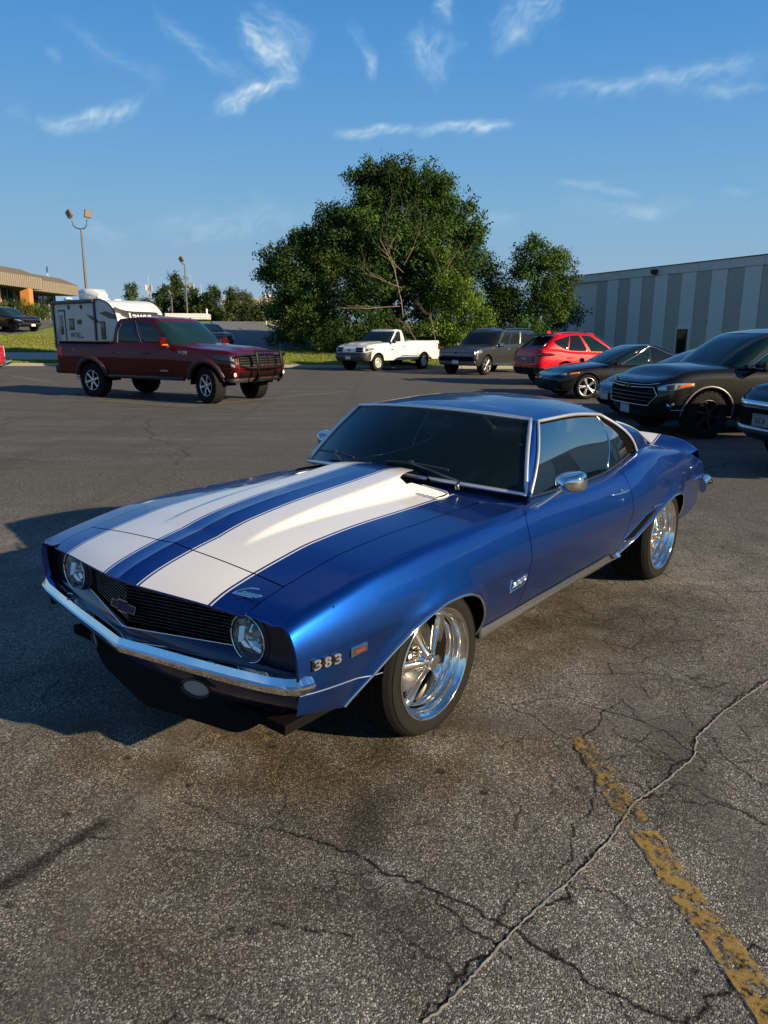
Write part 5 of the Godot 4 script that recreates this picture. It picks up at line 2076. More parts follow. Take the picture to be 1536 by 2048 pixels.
# tint, dark and lit materials shared by the parked vehicles
func v_mats() -> void:
	mat("tint", 0.010, 0.014, 0.016, 0.03, 0.0, 0.0, 0.5)
	mat("screen", 0.006, 0.020, 0.023, 0.03, 0.0, 0.0, 0.5)
	mat("dark_plastic", 0.018, 0.018, 0.019, 0.55)
	mat("lamp_clear", 0.45, 0.47, 0.48, 0.08, 0.6)
	mat("lamp_dark", 0.04, 0.045, 0.05, 0.08, 0.3)
	mat("amber", 0.55, 0.13, 0.02, 0.2)
	mat("alloy", 0.55, 0.55, 0.56, 0.25, 0.9)
	mat("tail_red", 0.18, 0.004, 0.004, 0.15)
	mat("satin_silver", 0.5, 0.51, 0.52, 0.25, 1.0)

func place(o: Node3D, at: Vector3, fwd: Vector2) -> void:
	o.position = at
	o.rotation.y = atan2(fwd.x, fwd.y)

func maroon_pickup() -> void:
	var c := thing("pickup_truck", "dark maroon four-door pickup with a black grille guard and alloy wheels", "pickup truck")
	place(c, Vector3(-3.88, 0, -19.17), Vector2(0.885, 0.466))
	c.scale = Vector3.ONE * 1.06
	var p := mat("maroon", 0.075, 0.0015, 0.005, 0.4, 0.3, 0.6, 0.2)
	var D := {"zf": 0.93, "zr": -4.93, "w": 0.985, "y0": 0.56, "nf": 5.0, "nr": 9.0, "af": 0.42, "ar": 0.14, "ax": -3.70, "R": 0.50, "wy": 0.42, "ra": 1.03,
		"sh": [[-4.93, 1.36], [-3.0, 1.36], [-2.7, 1.345], [-1.2, 1.33], [-0.8, 1.30], [0.0, 1.235], [0.6, 1.20], [0.93, 1.15]],
		"ps": [[0, 0.05], [0.25, 0.012], [0.55, 0.0], [0.8, 0.02], [0.95, 0.05], [1, 0.09]], "pf": [[0, 0.10], [0.2, 0.02], [0.45, 0.0], [0.8, 0.05], [0.93, 0.09], [1, 0.17]], "pr": [[0, 0.06], [0.3, 0.0], [0.9, 0.01], [1, 0.04]]}
	var f := v_body
	v_shell(D, c, p)
	v_top(D, c, p, "hood", 0.0, v_uz(D, -1.25), 0.055, 0.025)
	v_wells(D, c)
	# bed: inner walls, floor, rail caps
	var b := MB.new()
	for s in [1.0, -1.0]:
		b.box(Vector3(s * 0.86, 1.12, -3.95), Vector3(0.05, 0.46, 1.86), 0.0)
	b.box(Vector3(0, 0.90, -3.95), Vector3(1.72, 0.05, 1.90), 0.0)
	b.box(Vector3(0, 1.12, -4.86), Vector3(1.72, 0.46, 0.05), 0.0)
	b.box(Vector3(0, 1.12, -3.02), Vector3(1.72, 0.46, 0.05), 0.0)
	obj("bed_liner", b, mats["dark_plastic"], c)
	b = MB.new()
	for s in [1.0, -1.0]: b.box(Vector3(s * 0.90, 1.367, -3.95), Vector3(0.13, 0.022, 1.93), 0.008)
	b.box(Vector3(0, 1.367, -4.88), Vector3(1.80, 0.022, 0.09), 0.008)
	obj("bed_rail", b, mats["dark_plastic"], c)
	var G := {"w": 0.90, "zf": -0.85, "zr": -3.00, "af": 0.30, "ar": 0.12, "nf": 3.2, "nr": 8.0, "w2": 0.755, "zf2": -1.55, "zr2": -2.90, "belt": [[-3.0, 1.33], [-1.2, 1.31], [-0.85, 1.28]], "roof": [[-2.95, 1.915], [-2.3, 1.95], [-1.8, 1.945], [-1.5, 1.91]]}
	var cf := v_cab
	v_house(G, c, p, 0.045)
	v_patch(G, cf, c, "windscreen", [[0.0, 0.05, 0.90], [0.90, 0.06, 0.88]], 0.006, mats["screen"], 1.0, true, 6)
	v_patch(G, cf, c, "rear_window", [[2.15, 0.1, 0.86], [3.0, 0.1, 0.86]], 0.006, mats["tint"], 1.0, true)
	for s in [1.0, -1.0]:
		v_patch(G, cf, c, "front_window", [[1.0, 0.06, 0.30], [1.03, 0.06, 0.84], [1.44, 0.06, 0.87]], 0.006, mats["tint"], s)
		v_patch(G, cf, c, "rear_side_window", [[1.50, 0.06, 0.87], [1.86, 0.06, 0.86], [1.95, 0.08, 0.62]], 0.006, mats["tint"], s)
		v_trim(G, cf, c, "window_pillar_trim", [[1.95, 0.05], [1.96, 0.5], [1.90, 0.82]], 0.008, mats["satin_silver"], s, 0.012)
		v_trim(G, cf, c, "window_pillar_trim", [[1.475, 0.08], [1.475, 0.86]], 0.008, mats["satin_silver"], s, 0.012)
		for z in [-0.98, -1.97, -3.01]:
			v_cut(D, f, c, [[v_uz(D, z), 0.62], [v_uz(D, z), 1.33]], s)
		v_cut(D, f, c, [[v_uz(D, -0.98), 0.66], [v_uz(D, -3.0), 0.66]], s)
		v_handle(D, f, c, -1.70, 1.10, mats["dark_plastic"], s)
		v_handle(D, f, c, -2.70, 1.10, mats["dark_plastic"], s)
		# headlight, turn signal, badges
		v_patch(D, f, c, "headlight", [[0.60, 0.93, 1.10], [0.80, 0.94, 1.115], [v_uz(D, 0.42), 0.98, 1.11], [v_uz(D, 0.22), 1.07, 1.10]], 0.008, mats["lamp_dark"], s)
		v_patch(D, f, c, "headlight_reflector", [[0.68, 0.97, 1.07], [0.86, 0.985, 1.075]], 0.014, mats["lamp_clear"], s)
		v_patch(D, f, c, "corner_lamp", [[0.66, 0.835, 0.90], [0.84, 0.85, 0.93]], 0.010, mats["lamp_clear"], s)
		v_patch(D, f, c, "tail_light", [[2.55, 0.95, 1.28], [2.2, 0.95, 1.28], [v_uz(D, -4.72), 0.95, 1.28]], 0.008, mats["tail_red"], s)
		v_patch(D, f, c, "fog_lamp_recess", [[0.62, 0.62, 0.74], [0.75, 0.62, 0.74]], 0.006, mats["black"], s)
		var fl := MB.new()
		var fp := v_body(D, 0.66, 0.68) + v_normal(D, f, 0.66, 0.68) * 0.012
		fl.lathe([[0.0, 0.02], [0.04, 0.012], [0.05, 0.0]], 16, Transform3D(Basis(Vector3(0, 0, 1), Vector3.UP, Vector3.LEFT), Vector3(fp.x * s, fp.y, fp.z)))
		obj("fog_lamp", fl, mat("fog_glass", 0.85, 0.84, 0.80, 0.1, 0.2), c)
		v_trim(D, f, c, "running_board", [[v_uz(D, -0.65), 0.55], [v_uz(D, -3.1), 0.55]], 0.05, mats["dark_plastic"], s, 0.02)
		var bx := Basis(Vector3(0, 0, -s), Vector3.UP, Vector3(s, 0, 0))
		var bd := obj("badge", text_mesh("F-150", 0.075, 0.008), mats["alloy"], c)
		bd.transform = Transform3D(bx, Vector3(s * (v_body(D, v_uz(D, -0.66), 1.17).x + 0.006), 1.15, -0.66))
		var fx := obj("bedside_lettering", text_mesh("FX4", 0.15, 0.006), mat("decal_grey", 0.10, 0.05, 0.05, 0.5), c)
		fx.transform = Transform3D(bx, Vector3(s * (v_body(D, v_uz(D, -4.45), 1.17).x + 0.004), 1.13, -4.45))
		var ec := obj("badge", text_mesh("ECOBOOST", 0.035, 0.005), mats["alloy"], c)
		ec.transform = Transform3D(bx, Vector3(s * (v_body(D, v_uz(D, -1.2), 0.74).x + 0.005), 0.72, -1.25))
	v_flare(D, c, 0.062, mat("flare_maroon", 0.03, 0.010, 0.013, 0.5), Vector2(1.0, 0.9), 0.012)
	v_mirrors(c, Vector3(1.10, 1.37, -1.12), Vector3(0.22, 0.24, 0.13), p, mats["dark_plastic"])
	var g := MB.new()
	for s in [1.0, -1.0]: g.box(Vector3(s * 1.10, 1.32, -1.055), Vector3(0.18, 0.035, 0.02), 0.008)
	obj("mirror_signal", g, mats["amber"], c)
	# front: grille, bumper
	v_patch(D, f, c, "grille_surround", [[0.0, 0.86, 1.12], [0.52, 0.86, 1.12]], 0.012, mats["dark_plastic"], 1.0, true)
	v_patch(D, f, c, "grille", [[0.0, 0.90, 1.09], [0.46, 0.90, 1.09]], 0.020, mats["black"], 1.0, true)
	for k in 3: v_patch(D, f, c, "grille_bar", [[0.0, 0.925 + 0.055 * k, 0.95 + 0.055 * k], [0.45, 0.925 + 0.055 * k, 0.95 + 0.055 * k]], 0.032, mats["dark_plastic"], 1.0, true, 2)
	v_patch(D, f, c, "bumper_intake", [[0.0, 0.62, 0.73], [0.44, 0.62, 0.73]], 0.010, mats["black"], 1.0, true)
	v_patch(D, f, c, "bumper_step", [[0.0, 0.795, 0.83], [0.9, 0.795, 0.83], [v_uz(D, 0.52), 0.795, 0.83]], 0.020, p, 1.0, true, 2)
	v_patch(D, f, c, "lower_valance", [[0.0, 0.50, 0.585], [0.9, 0.50, 0.585], [v_uz(D, 0.52), 0.54, 0.585]], 0.010, mats["dark_plastic"], 1.0, true, 2)
	# rear bumper and tail pipe
	g = MB.new()
	g.box(Vector3(0, 0.66, -5.02), Vector3(1.86, 0.20, 0.16), 0.04)
	obj("rear_bumper", g, mats["dark_plastic"], c)
	g = MB.new()
	g.tube([Vector3(-0.72, 0.46, -3.95), Vector3(-0.95, 0.46, -4.28)], 0.035, 10)
	obj("tail_pipe", g, mats["satin_silver"], c)
	# grille guard
	var gg := holder("grille_guard", c)
	var gm := mat("guard_black", 0.006, 0.006, 0.006, 0.5, 0.0, 0.0, 0.3)
	for s in [1.0, -1.0]:
		g = MB.new()
		g.tube([Vector3(s * 0.46, 0.50, 0.98), Vector3(s * 0.46, 0.62, 1.10), Vector3(s * 0.46, 0.90, 1.13), Vector3(s * 0.46, 1.12, 1.09), Vector3(s * 0.46, 1.22, 1.05)], 0.050, 10, false, true, Vector2(0.6, 1.0))
		obj("guard_upright", g, gm, gg)
		g = MB.new()
		g.tube([Vector3(s * 0.46, 1.14, 1.08), Vector3(s * 0.72, 1.13, 1.03), Vector3(s * 0.93, 1.06, 0.80), Vector3(s * 0.96, 0.98, 0.70), Vector3(s * 0.90, 0.90, 0.82), Vector3(s * 0.62, 0.83, 1.05), Vector3(s * 0.46, 0.83, 1.12)], 0.022, 8)
		obj("brush_loop", g, gm, gg)
	for y in [0.56, 0.83, 1.20]:
		g = MB.new()
		g.tube([Vector3(-0.46, y, 1.09 if y < 1 else 1.055), Vector3(0, y, 1.13 if y < 1 else 1.08), Vector3(0.46, y, 1.09 if y < 1 else 1.055)], 0.026, 8)
		obj("guard_bar", g, gm, gg)
	for k in 2:
		g = MB.new()
		var x := -0.18 + 0.36 * k
		g.tube([Vector3(x, 0.83, 1.125), Vector3(x, 1.19, 1.075)], 0.012, 6)
		obj("guard_rod", g, gm, gg)
	for q in [[1, 0.0], [-1, 0.0], [1, -3.70], [-1, -3.70]]:
		v_wheel(c, Vector3(q[0] * 0.985, 0.42, q[1]), q[0], 0.42, 0.29, 0.245, 6, mats["alloy"], -0.28 if q[1] == 0.0 else 0.0, false, true)

func white_pickup() -> void:
	var c := thing("pickup_truck", "white single-cab pickup with black bumper and steel wheels below the big tree", "pickup truck")
	place(c, Vector3(-1.05, 0, -35.85), Vector2(-0.636, 0.773))
	var p := mat("fleet_white", 0.68, 0.68, 0.66, 0.3, 0.0, 1.0)
	var D := {"zf": 1.02, "zr": -4.90, "w": 0.985, "y0": 0.48, "nf": 4.5, "nr": 9.0, "af": 0.55, "ar": 0.14, "ax": -3.57, "R": 0.47, "wy": 0.39,
		"sh": [[-4.90, 1.39], [-2.2, 1.34], [-2.0, 1.32], [-1.2, 1.30], [-0.7, 1.27], [0.0, 1.24], [0.6, 1.18], [1.02, 1.08]],
		"ps": [[0, 0.06], [0.2, 0.02], [0.5, 0.0], [0.8, 0.02], [0.94, 0.05], [1, 0.09]], "pf": [[0, 0.12], [0.15, 0.0], [0.42, 0.0], [0.5, 0.07], [0.8, 0.09], [0.93, 0.14], [1, 0.24]], "pr": [[0, 0.05], [0.3, 0.0], [0.9, 0.01], [1, 0.04]]}
	var f := v_body
	v_shell(D, c, p)
	v_top(D, c, p, "hood", 0.0, v_uz(D, -1.15), 0.07, 0.03)
	v_wells(D, c)
	var b := MB.new()
	for s in [1.0, -1.0]:
		b.box(Vector3(s * 0.86, 1.12, -3.50), Vector3(0.05, 0.44, 2.66), 0.0)
		b.box(Vector3(s * 0.90, 1.375, -3.50), Vector3(0.12, 0.022, 2.66), 0.008)
	b.box(Vector3(0, 0.90, -3.50), Vector3(1.72, 0.05, 2.70), 0.0)
	b.box(Vector3(0, 1.14, -4.84), Vector3(1.80, 0.48, 0.05), 0.0)
	b.box(Vector3(0, 1.10, -2.14), Vector3(1.72, 0.44, 0.05), 0.0)
	obj("bed", b, p, c)
	b = MB.new()
	b.box(Vector3(0, 1.36, -2.42), Vector3(1.70, 0.22, 0.46), 0.03)
	obj("cross_bed_box", b, mats["satin_silver"], c)
	var G := {"w": 0.90, "zf": -0.70, "zr": -2.10, "af": 0.30, "ar": 0.12, "nf": 3.2, "nr": 8.0, "w2": 0.76, "zf2": -1.32, "zr2": -1.98, "belt": [[-2.1, 1.32], [-1.2, 1.30], [-0.7, 1.26]], "roof": [[-2.0, 1.89], [-1.6, 1.91], [-1.3, 1.87]]}
	var cf := v_cab
	v_house(G, c, p, 0.04)
	v_patch(G, cf, c, "windscreen", [[0.0, 0.05, 0.90], [0.90, 0.06, 0.88]], 0.006, mats["screen"], 1.0, true, 6)
	v_patch(G, cf, c, "rear_window", [[2.2, 0.1, 0.86], [3.0, 0.1, 0.86]], 0.006, mats["tint"], 1.0, true)
	for s in [1.0, -1.0]:
		v_patch(G, cf, c, "side_window", [[1.0, 0.07, 0.25], [1.06, 0.06, 0.84], [1.62, 0.06, 0.86], [1.76, 0.06, 0.80]], 0.006, mats["tint"], s)
		for z in [-0.86, -2.10]: v_cut(D, f, c, [[v_uz(D, z), 0.56], [v_uz(D, z), 1.31]], s)
		v_handle(D, f, c, -1.78, 1.10, mats["dark_plastic"], s)
		v_patch(D, f, c, "headlight", [[0.62, 0.90, 1.04], [0.8, 0.90, 1.06], [v_uz(D, 0.40), 0.95, 1.07], [v_uz(D, 0.30), 1.02, 1.05]], 0.008, mats["lamp_clear"], s)
		v_patch(D, f, c, "headlight_mask", [[0.70, 0.93, 1.0], [0.85, 0.94, 1.02]], 0.014, mats["lamp_dark"], s)
		v_patch(D, f, c, "tail_light", [[2.6, 0.95, 1.25], [2.2, 0.95, 1.25], [v_uz(D, -4.72), 0.95, 1.25]], 0.008, mats["tail_red"], s)
		v_patch(D, f, c, "door_badge", [[v_uz(D, -0.92), 0.955, 1.01], [v_uz(D, -1.12), 0.955, 1.01]], 0.006, mats["decal_grey"], s, false, 2)
		v_patch(D, f, c, "door_badge", [[v_uz(D, -0.76), 0.975, 1.0], [v_uz(D, -0.84), 0.975, 1.0]], 0.006, mats["dark_plastic"], s, false, 2)
	v_patch(D, f, c, "bumper", [[0.0, 0.46, 0.84], [0.62, 0.46, 0.84], [0.9, 0.46, 0.90], [v_uz(D, 0.50), 0.50, 0.92]], 0.028, mat("bumper_black", 0.030, 0.031, 0.034, 0.5), 1.0, true)
	v_patch(D, f, c, "grille_surround", [[0.0, 0.85, 1.07], [0.40, 0.86, 1.07], [0.55, 0.90, 1.05]], 0.030, p, 1.0, true)
	for s in [1.0, -1.0]:
		for k in 2:
			v_patch(D, f, c, "grille_opening", [[0.09, 0.875 + 0.095 * k, 0.955 + 0.095 * k], [0.44, 0.875 + 0.095 * k, 0.955 + 0.095 * k]], 0.036, mats["black"], s, false, 2)
	var e := MB.new()
	e.prism(PackedVector2Array([Vector2(-0.05, 0.05), Vector2(0.05, 0.05), Vector2(0.045, -0.01), Vector2(0.0, -0.06), Vector2(-0.045, -0.01)]), 0.012, Transform3D(Basis(), Vector3(0, 0.965, D.zf - 0.045)))
	obj("emblem", e, mats["dark_plastic"], c)
	v_plate(c, Vector3(0, 0.62, D.zf + 0.034), 0.0, 0.0, "")
	v_mirrors(c, Vector3(1.10, 1.36, -0.98), Vector3(0.22, 0.20, 0.12), mats["dark_plastic"])
	for q in [[1, 0.0], [-1, 0.0], [1, -3.57], [-1, -3.57]]:
		v_wheel(c, Vector3(q[0] * 0.965, 0.39, q[1]), q[0], 0.39, 0.26, 0.235, 0, mat("steel_silver", 0.55, 0.55, 0.54, 0.35, 0.5))

func grey_suv() -> void:
	var c := thing("large_suv", "dark grey full-size SUV with chrome grille and roof rails beside the white pickup", "SUV")
	place(c, Vector3(3.62, 0, -32.95), Vector2(-0.636, 0.773))
	var p := mat("graphite", 0.026, 0.027, 0.029, 0.4, 0.3, 0.8)
	var D := {"zf": 0.96, "zr": -4.66, "w": 1.01, "y0": 0.40, "nf": 4.5, "nr": 6.0, "af": 0.45, "ar": 0.30, "ax": -3.34, "R": 0.47, "wy": 0.41,
		"sh": [[-4.66, 1.32], [-1.2, 1.25], [-0.7, 1.22], [0.0, 1.17], [0.5, 1.13], [0.96, 1.06]],
		"ps": [[0, 0.07], [0.2, 0.02], [0.5, 0.0], [0.85, 0.02], [0.95, 0.045], [1, 0.08]], "pf": [[0, 0.12], [0.2, 0.02], [0.5, 0.0], [0.85, 0.04], [0.94, 0.08], [1, 0.16]], "pr": [[0, 0.08], [0.3, 0.0], [1, 0.06]]}
	var f := v_body
	v_shell(D, c, p)
	v_top(D, c, p, "hood", 0.0, v_uz(D, -1.2), 0.06, 0.02)
	v_wells(D, c)
	var G := {"w": 0.94, "zf": -0.62, "zr": -4.62, "af": 0.35, "ar": 0.25, "nf": 3.0, "nr": 6.0, "w2": 0.82, "zf2": -1.22, "zr2": -4.35, "belt": [[-4.6, 1.30], [-1.2, 1.24], [-0.6, 1.20]], "roof": [[-4.3, 1.87], [-3.0, 1.91], [-1.8, 1.91], [-1.2, 1.86]]}
	var cf := v_cab
	v_house(G, c, p, 0.05)
	v_patch(G, cf, c, "windscreen", [[0.0, 0.05, 0.90], [0.90, 0.06, 0.88]], 0.006, mats["tint"], 1.0, true, 6)
	v_patch(G, cf, c, "rear_window", [[2.3, 0.15, 0.84], [3.0, 0.15, 0.84]], 0.006, mats["tint"], 1.0, true)
	for s in [1.0, -1.0]:
		v_patch(G, cf, c, "side_window", [[1.0, 0.07, 0.25], [1.04, 0.06, 0.84], [1.235, 0.06, 0.87]], 0.006, mats["tint"], s)
		v_patch(G, cf, c, "side_window", [[1.265, 0.06, 0.87], [1.52, 0.06, 0.87]], 0.006, mats["tint"], s)
		v_patch(G, cf, c, "side_window", [[1.60, 0.06, 0.86], [2.0, 0.08, 0.84]], 0.006, mats["tint"], s)
		v_patch(G, cf, c, "pillar_trim", [[1.54, 0.06, 0.87], [1.59, 0.06, 0.87]], 0.008, mats["satin_silver"], s, false, 2)
		v_trim(G, cf, c, "belt_chrome", [[1.0, 0.02], [1.98, 0.02]], 0.014, mats["satin_silver"], s, 0.01)
		v_trim(D, f, c, "sill_chrome", [[v_uz(D, -0.55), 0.45], [v_uz(D, -2.80), 0.45]], 0.025, mats["chrome"], s, 0.006)
		for z in [-0.95, -1.95, -3.0]: v_cut(D, f, c, [[v_uz(D, z), 0.48], [v_uz(D, z), 1.22]], s)
		for z in [-1.72, -2.72]: v_handle(D, f, c, z, 1.06, mats["satin_silver"], s)
		v_patch(D, f, c, "headlight", [[0.62, 0.88, 1.02], [0.80, 0.88, 1.04], [v_uz(D, 0.46), 0.94, 1.05]], 0.010, mats["lamp_clear"], s)
		v_patch(D, f, c, "headlight_mask", [[0.66, 0.90, 1.0], [0.76, 0.90, 1.01]], 0.016, mats["lamp_dark"], s)
		v_patch(D, f, c, "fog_lamp_pod", [[0.66, 0.60, 0.72], [0.82, 0.62, 0.74]], 0.012, mats["dark_plastic"], s)
		v_patch(D, f, c, "fog_lamp_trim", [[0.68, 0.69, 0.715], [0.80, 0.70, 0.725]], 0.022, mats["satin_silver"], s, false, 2)
		v_trim(D, f, c, "bumper_slash", [[0.56, 0.60], [0.64, 0.50]], 0.02, mats["satin_silver"], s, 0.01)
		var g := MB.new()
		g.tube([Vector3(s * 0.75, 1.90, -1.75), Vector3(s * 0.76, 1.965, -1.85), Vector3(s * 0.76, 1.97, -4.0), Vector3(s * 0.75, 1.90, -4.12)], 0.022, 8)
		obj("roof_rail", g, mats["satin_silver"], c)
	v_patch(D, f, c, "grille_surround", [[0.0, 0.84, 1.02], [0.60, 0.84, 1.02]], 0.012, mats["satin_silver"], 1.0, true)
	v_patch(D, f, c, "grille", [[0.0, 0.87, 1.0], [0.585, 0.87, 1.0]], 0.018, mats["dark_plastic"], 1.0, true)
	for k in 3: v_patch(D, f, c, "grille_bar", [[0.0, 0.885 + 0.042 * k, 0.905 + 0.042 * k], [0.57, 0.885 + 0.042 * k, 0.905 + 0.042 * k]], 0.026, mats["satin_silver"], 1.0, true, 2)
	var e := MB.new()
	e.lathe([[0.0, 0.012], [0.085, 0.010], [0.092, 0.0]], 24, Transform3D(Basis(Vector3(0, 0, 1), Vector3(0, 0.45, 0), Vector3(-1, 0, 0)), Vector3(0, 0.935, D.zf + 0.01)))
	obj("oval_emblem", e, mat("oval_blue", 0.01, 0.02, 0.06, 0.2), c)
	v_patch(D, f, c, "lower_intake", [[0.0, 0.60, 0.78], [0.56, 0.60, 0.78]], 0.008, mats["black"], 1.0, true)
	v_patch(D, f, c, "skid_panel", [[0.0, 0.46, 0.56], [0.5, 0.46, 0.56]], 0.014, mat("skid_grey", 0.12, 0.12, 0.125, 0.4, 0.3), 1.0, true, 2)
	v_plate(c, Vector3(0, 0.55, D.zf + 0.02), 0.0, 0.0, "")
	v_mirrors(c, Vector3(1.10, 1.27, -0.98), Vector3(0.22, 0.19, 0.13), mats["satin_silver"], mats["dark_plastic"])
	for q in [[1, 0.0], [-1, 0.0], [1, -3.34], [-1, -3.34]]:
		v_wheel(c, Vector3(q[0] * 0.985, 0.41, q[1]), q[0], 0.41, 0.28, 0.285, 6, mats["alloy"], 0.0, true)

func red_crossover() -> void:
	var c := thing("crossover", "bright red crossover seen from behind with black roof edge", "crossover")
	# rear axle centre near (5.78, -26.66)
	place(c, Vector3(5.85 + 3.0 * 0.95, 0, -26.55 - 3.0 * 0.31), Vector2(0.95, -0.31))
	c.scale = Vector3(1.03, 1.05, 1.05)
	var p := mat("hot_red", 0.60, 0.003, 0.014, 0.4, 0.0, 0.6, 0.3)
	var D := {"zf": 0.93, "zr": -3.93, "w": 0.97, "y0": 0.34, "nf": 3.5, "nr": 4.0, "af": 0.6, "ar": 0.42, "ax": -2.86, "R": 0.43, "wy": 0.37,
		"sh": [[-3.93, 1.16], [-3.4, 1.18], [-2.6, 1.10], [-1.2, 1.06], [-0.6, 1.03], [0.4, 0.98], [0.93, 0.84]],
		"ps": [[0, 0.08], [0.25, 0.03], [0.55, 0.0], [0.75, 0.02], [0.9, 0.04], [1, 0.10]], "pf": [[0, 0.14], [0.3, 0.0], [0.7, 0.06], [1, 0.22]], "pr": [[0, 0.14], [0.15, 0.04], [0.4, 0.0], [0.62, 0.05], [0.9, 0.10], [1, 0.16]]}
	var f := v_body
	v_shell(D, c, p)
	v_top(D, c, p, "hood", 0.0, 3.0, 0.05)
	v_wells(D, c)
	var G := {"w": 0.90, "zf": -0.62, "zr": -3.74, "af": 0.4, "ar": 0.30, "nf": 3.0, "nr": 3.5, "w2": 0.66, "zf2": -1.55, "zr2": -3.15, "belt": [[-3.8, 1.17], [-3.3, 1.17], [-2.6, 1.09], [-1.2, 1.05], [-0.6, 1.02]], "roof": [[-3.2, 1.62], [-2.4, 1.68], [-1.9, 1.68], [-1.5, 1.64]]}
	var cf := v_cab
	v_house(G, c, p, 0.04)
	v_patch(G, cf, c, "windscreen", [[0.0, 0.05, 0.92], [0.92, 0.06, 0.9]], 0.006, mats["screen"], 1.0, true, 6)
	v_patch(G, cf, c, "rear_window", [[2.42, 0.12, 0.84], [3.0, 0.08, 0.88]], 0.008, mats["tint"], 1.0, true, 6)
	var sp := MB.new()
	sp.box(Vector3(0, 1.625, -3.36), Vector3(1.18, 0.035, 0.42), 0.015, Basis(Vector3.RIGHT, -0.16))
	obj("roof_spoiler", sp, mat("gloss_trim", 0.008, 0.008, 0.009, 0.1), c)
	sp = MB.new()
	sp.prism(PackedVector2Array([Vector2(-0.09, 0.0), Vector2(0.08, 0.0), Vector2(0.02, 0.075), Vector2(-0.04, 0.08)]), 0.03, Transform3D(Basis(Vector3(0, 0, 1), Vector3.UP, Vector3(-1, 0, 0)), Vector3(0.015, 1.68, -3.0)))
	obj("roof_fin", sp, p, c)
	for s in [1.0, -1.0]:
		v_patch(G, cf, c, "side_window", [[1.0, 0.07, 0.3], [1.06, 0.05, 0.86], [1.36, 0.05, 0.88]], 0.006, mats["screen"], s)
		v_patch(G, cf, c, "side_window", [[1.42, 0.05, 0.88], [1.72, 0.05, 0.86]], 0.006, mats["tint"], s)
		v_patch(G, cf, c, "side_window", [[1.74, 0.05, 0.86], [1.90, 0.20, 0.74], [2.10, 0.52, 0.56]], 0.006, mats["tint"], s)
		v_trim(G, cf, c, "roof_edge_trim", [[1.02, 0.99], [2.0, 0.99]], 0.018, mats["gloss_trim"], s, 0.004)
		for z in [-0.95, -1.95]: v_cut(D, f, c, [[v_uz(D, z), 0.42], [v_uz(D, z), 1.04]], s)
		for z in [-1.70, -2.62]: v_handle(D, f, c, z, 0.88, p, s)
		v_patch(D, f, c, "tail_light", [[v_uz(D, -3.22), 0.985, 1.0], [v_uz(D, -3.45), 0.95, 1.045], [2.3, 0.94, 1.05], [2.62, 0.96, 1.03]], 0.010, mat("smoked_red", 0.06, 0.003, 0.004, 0.08), s)
		v_patch(D, f, c, "tail_light_glint", [[2.36, 1.0, 1.02], [2.56, 0.995, 1.01]], 0.016, mats["lamp_clear"], s, false, 2)
	v_patch(D, f, c, "rear_bumper", [[v_uz(D, -3.36), 0.34, 0.56], [2.4, 0.34, 0.60], [3.0, 0.34, 0.62]], 0.012, mats["gloss_trim"], 1.0, true)
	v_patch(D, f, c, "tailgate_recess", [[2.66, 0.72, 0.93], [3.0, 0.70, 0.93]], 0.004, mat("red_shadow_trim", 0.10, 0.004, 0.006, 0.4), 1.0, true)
	v_plate(c, Vector3(0, 0.82, D.zr + 0.045), PI, 0.15, "")
	v_mirrors(c, Vector3(1.06, 1.10, -0.95), Vector3(0.2, 0.14, 0.13), p)
	for q in [[1, 0.0], [-1, 0.0], [1, -2.86], [-1, -2.86]]:
		v_wheel(c, Vector3(q[0] * 0.945, 0.37, q[1]), q[0], 0.37, 0.25, 0.265, 5, mat("dark_alloy", 0.03, 0.03, 0.03, 0.25, 0.6), 0.0, true)

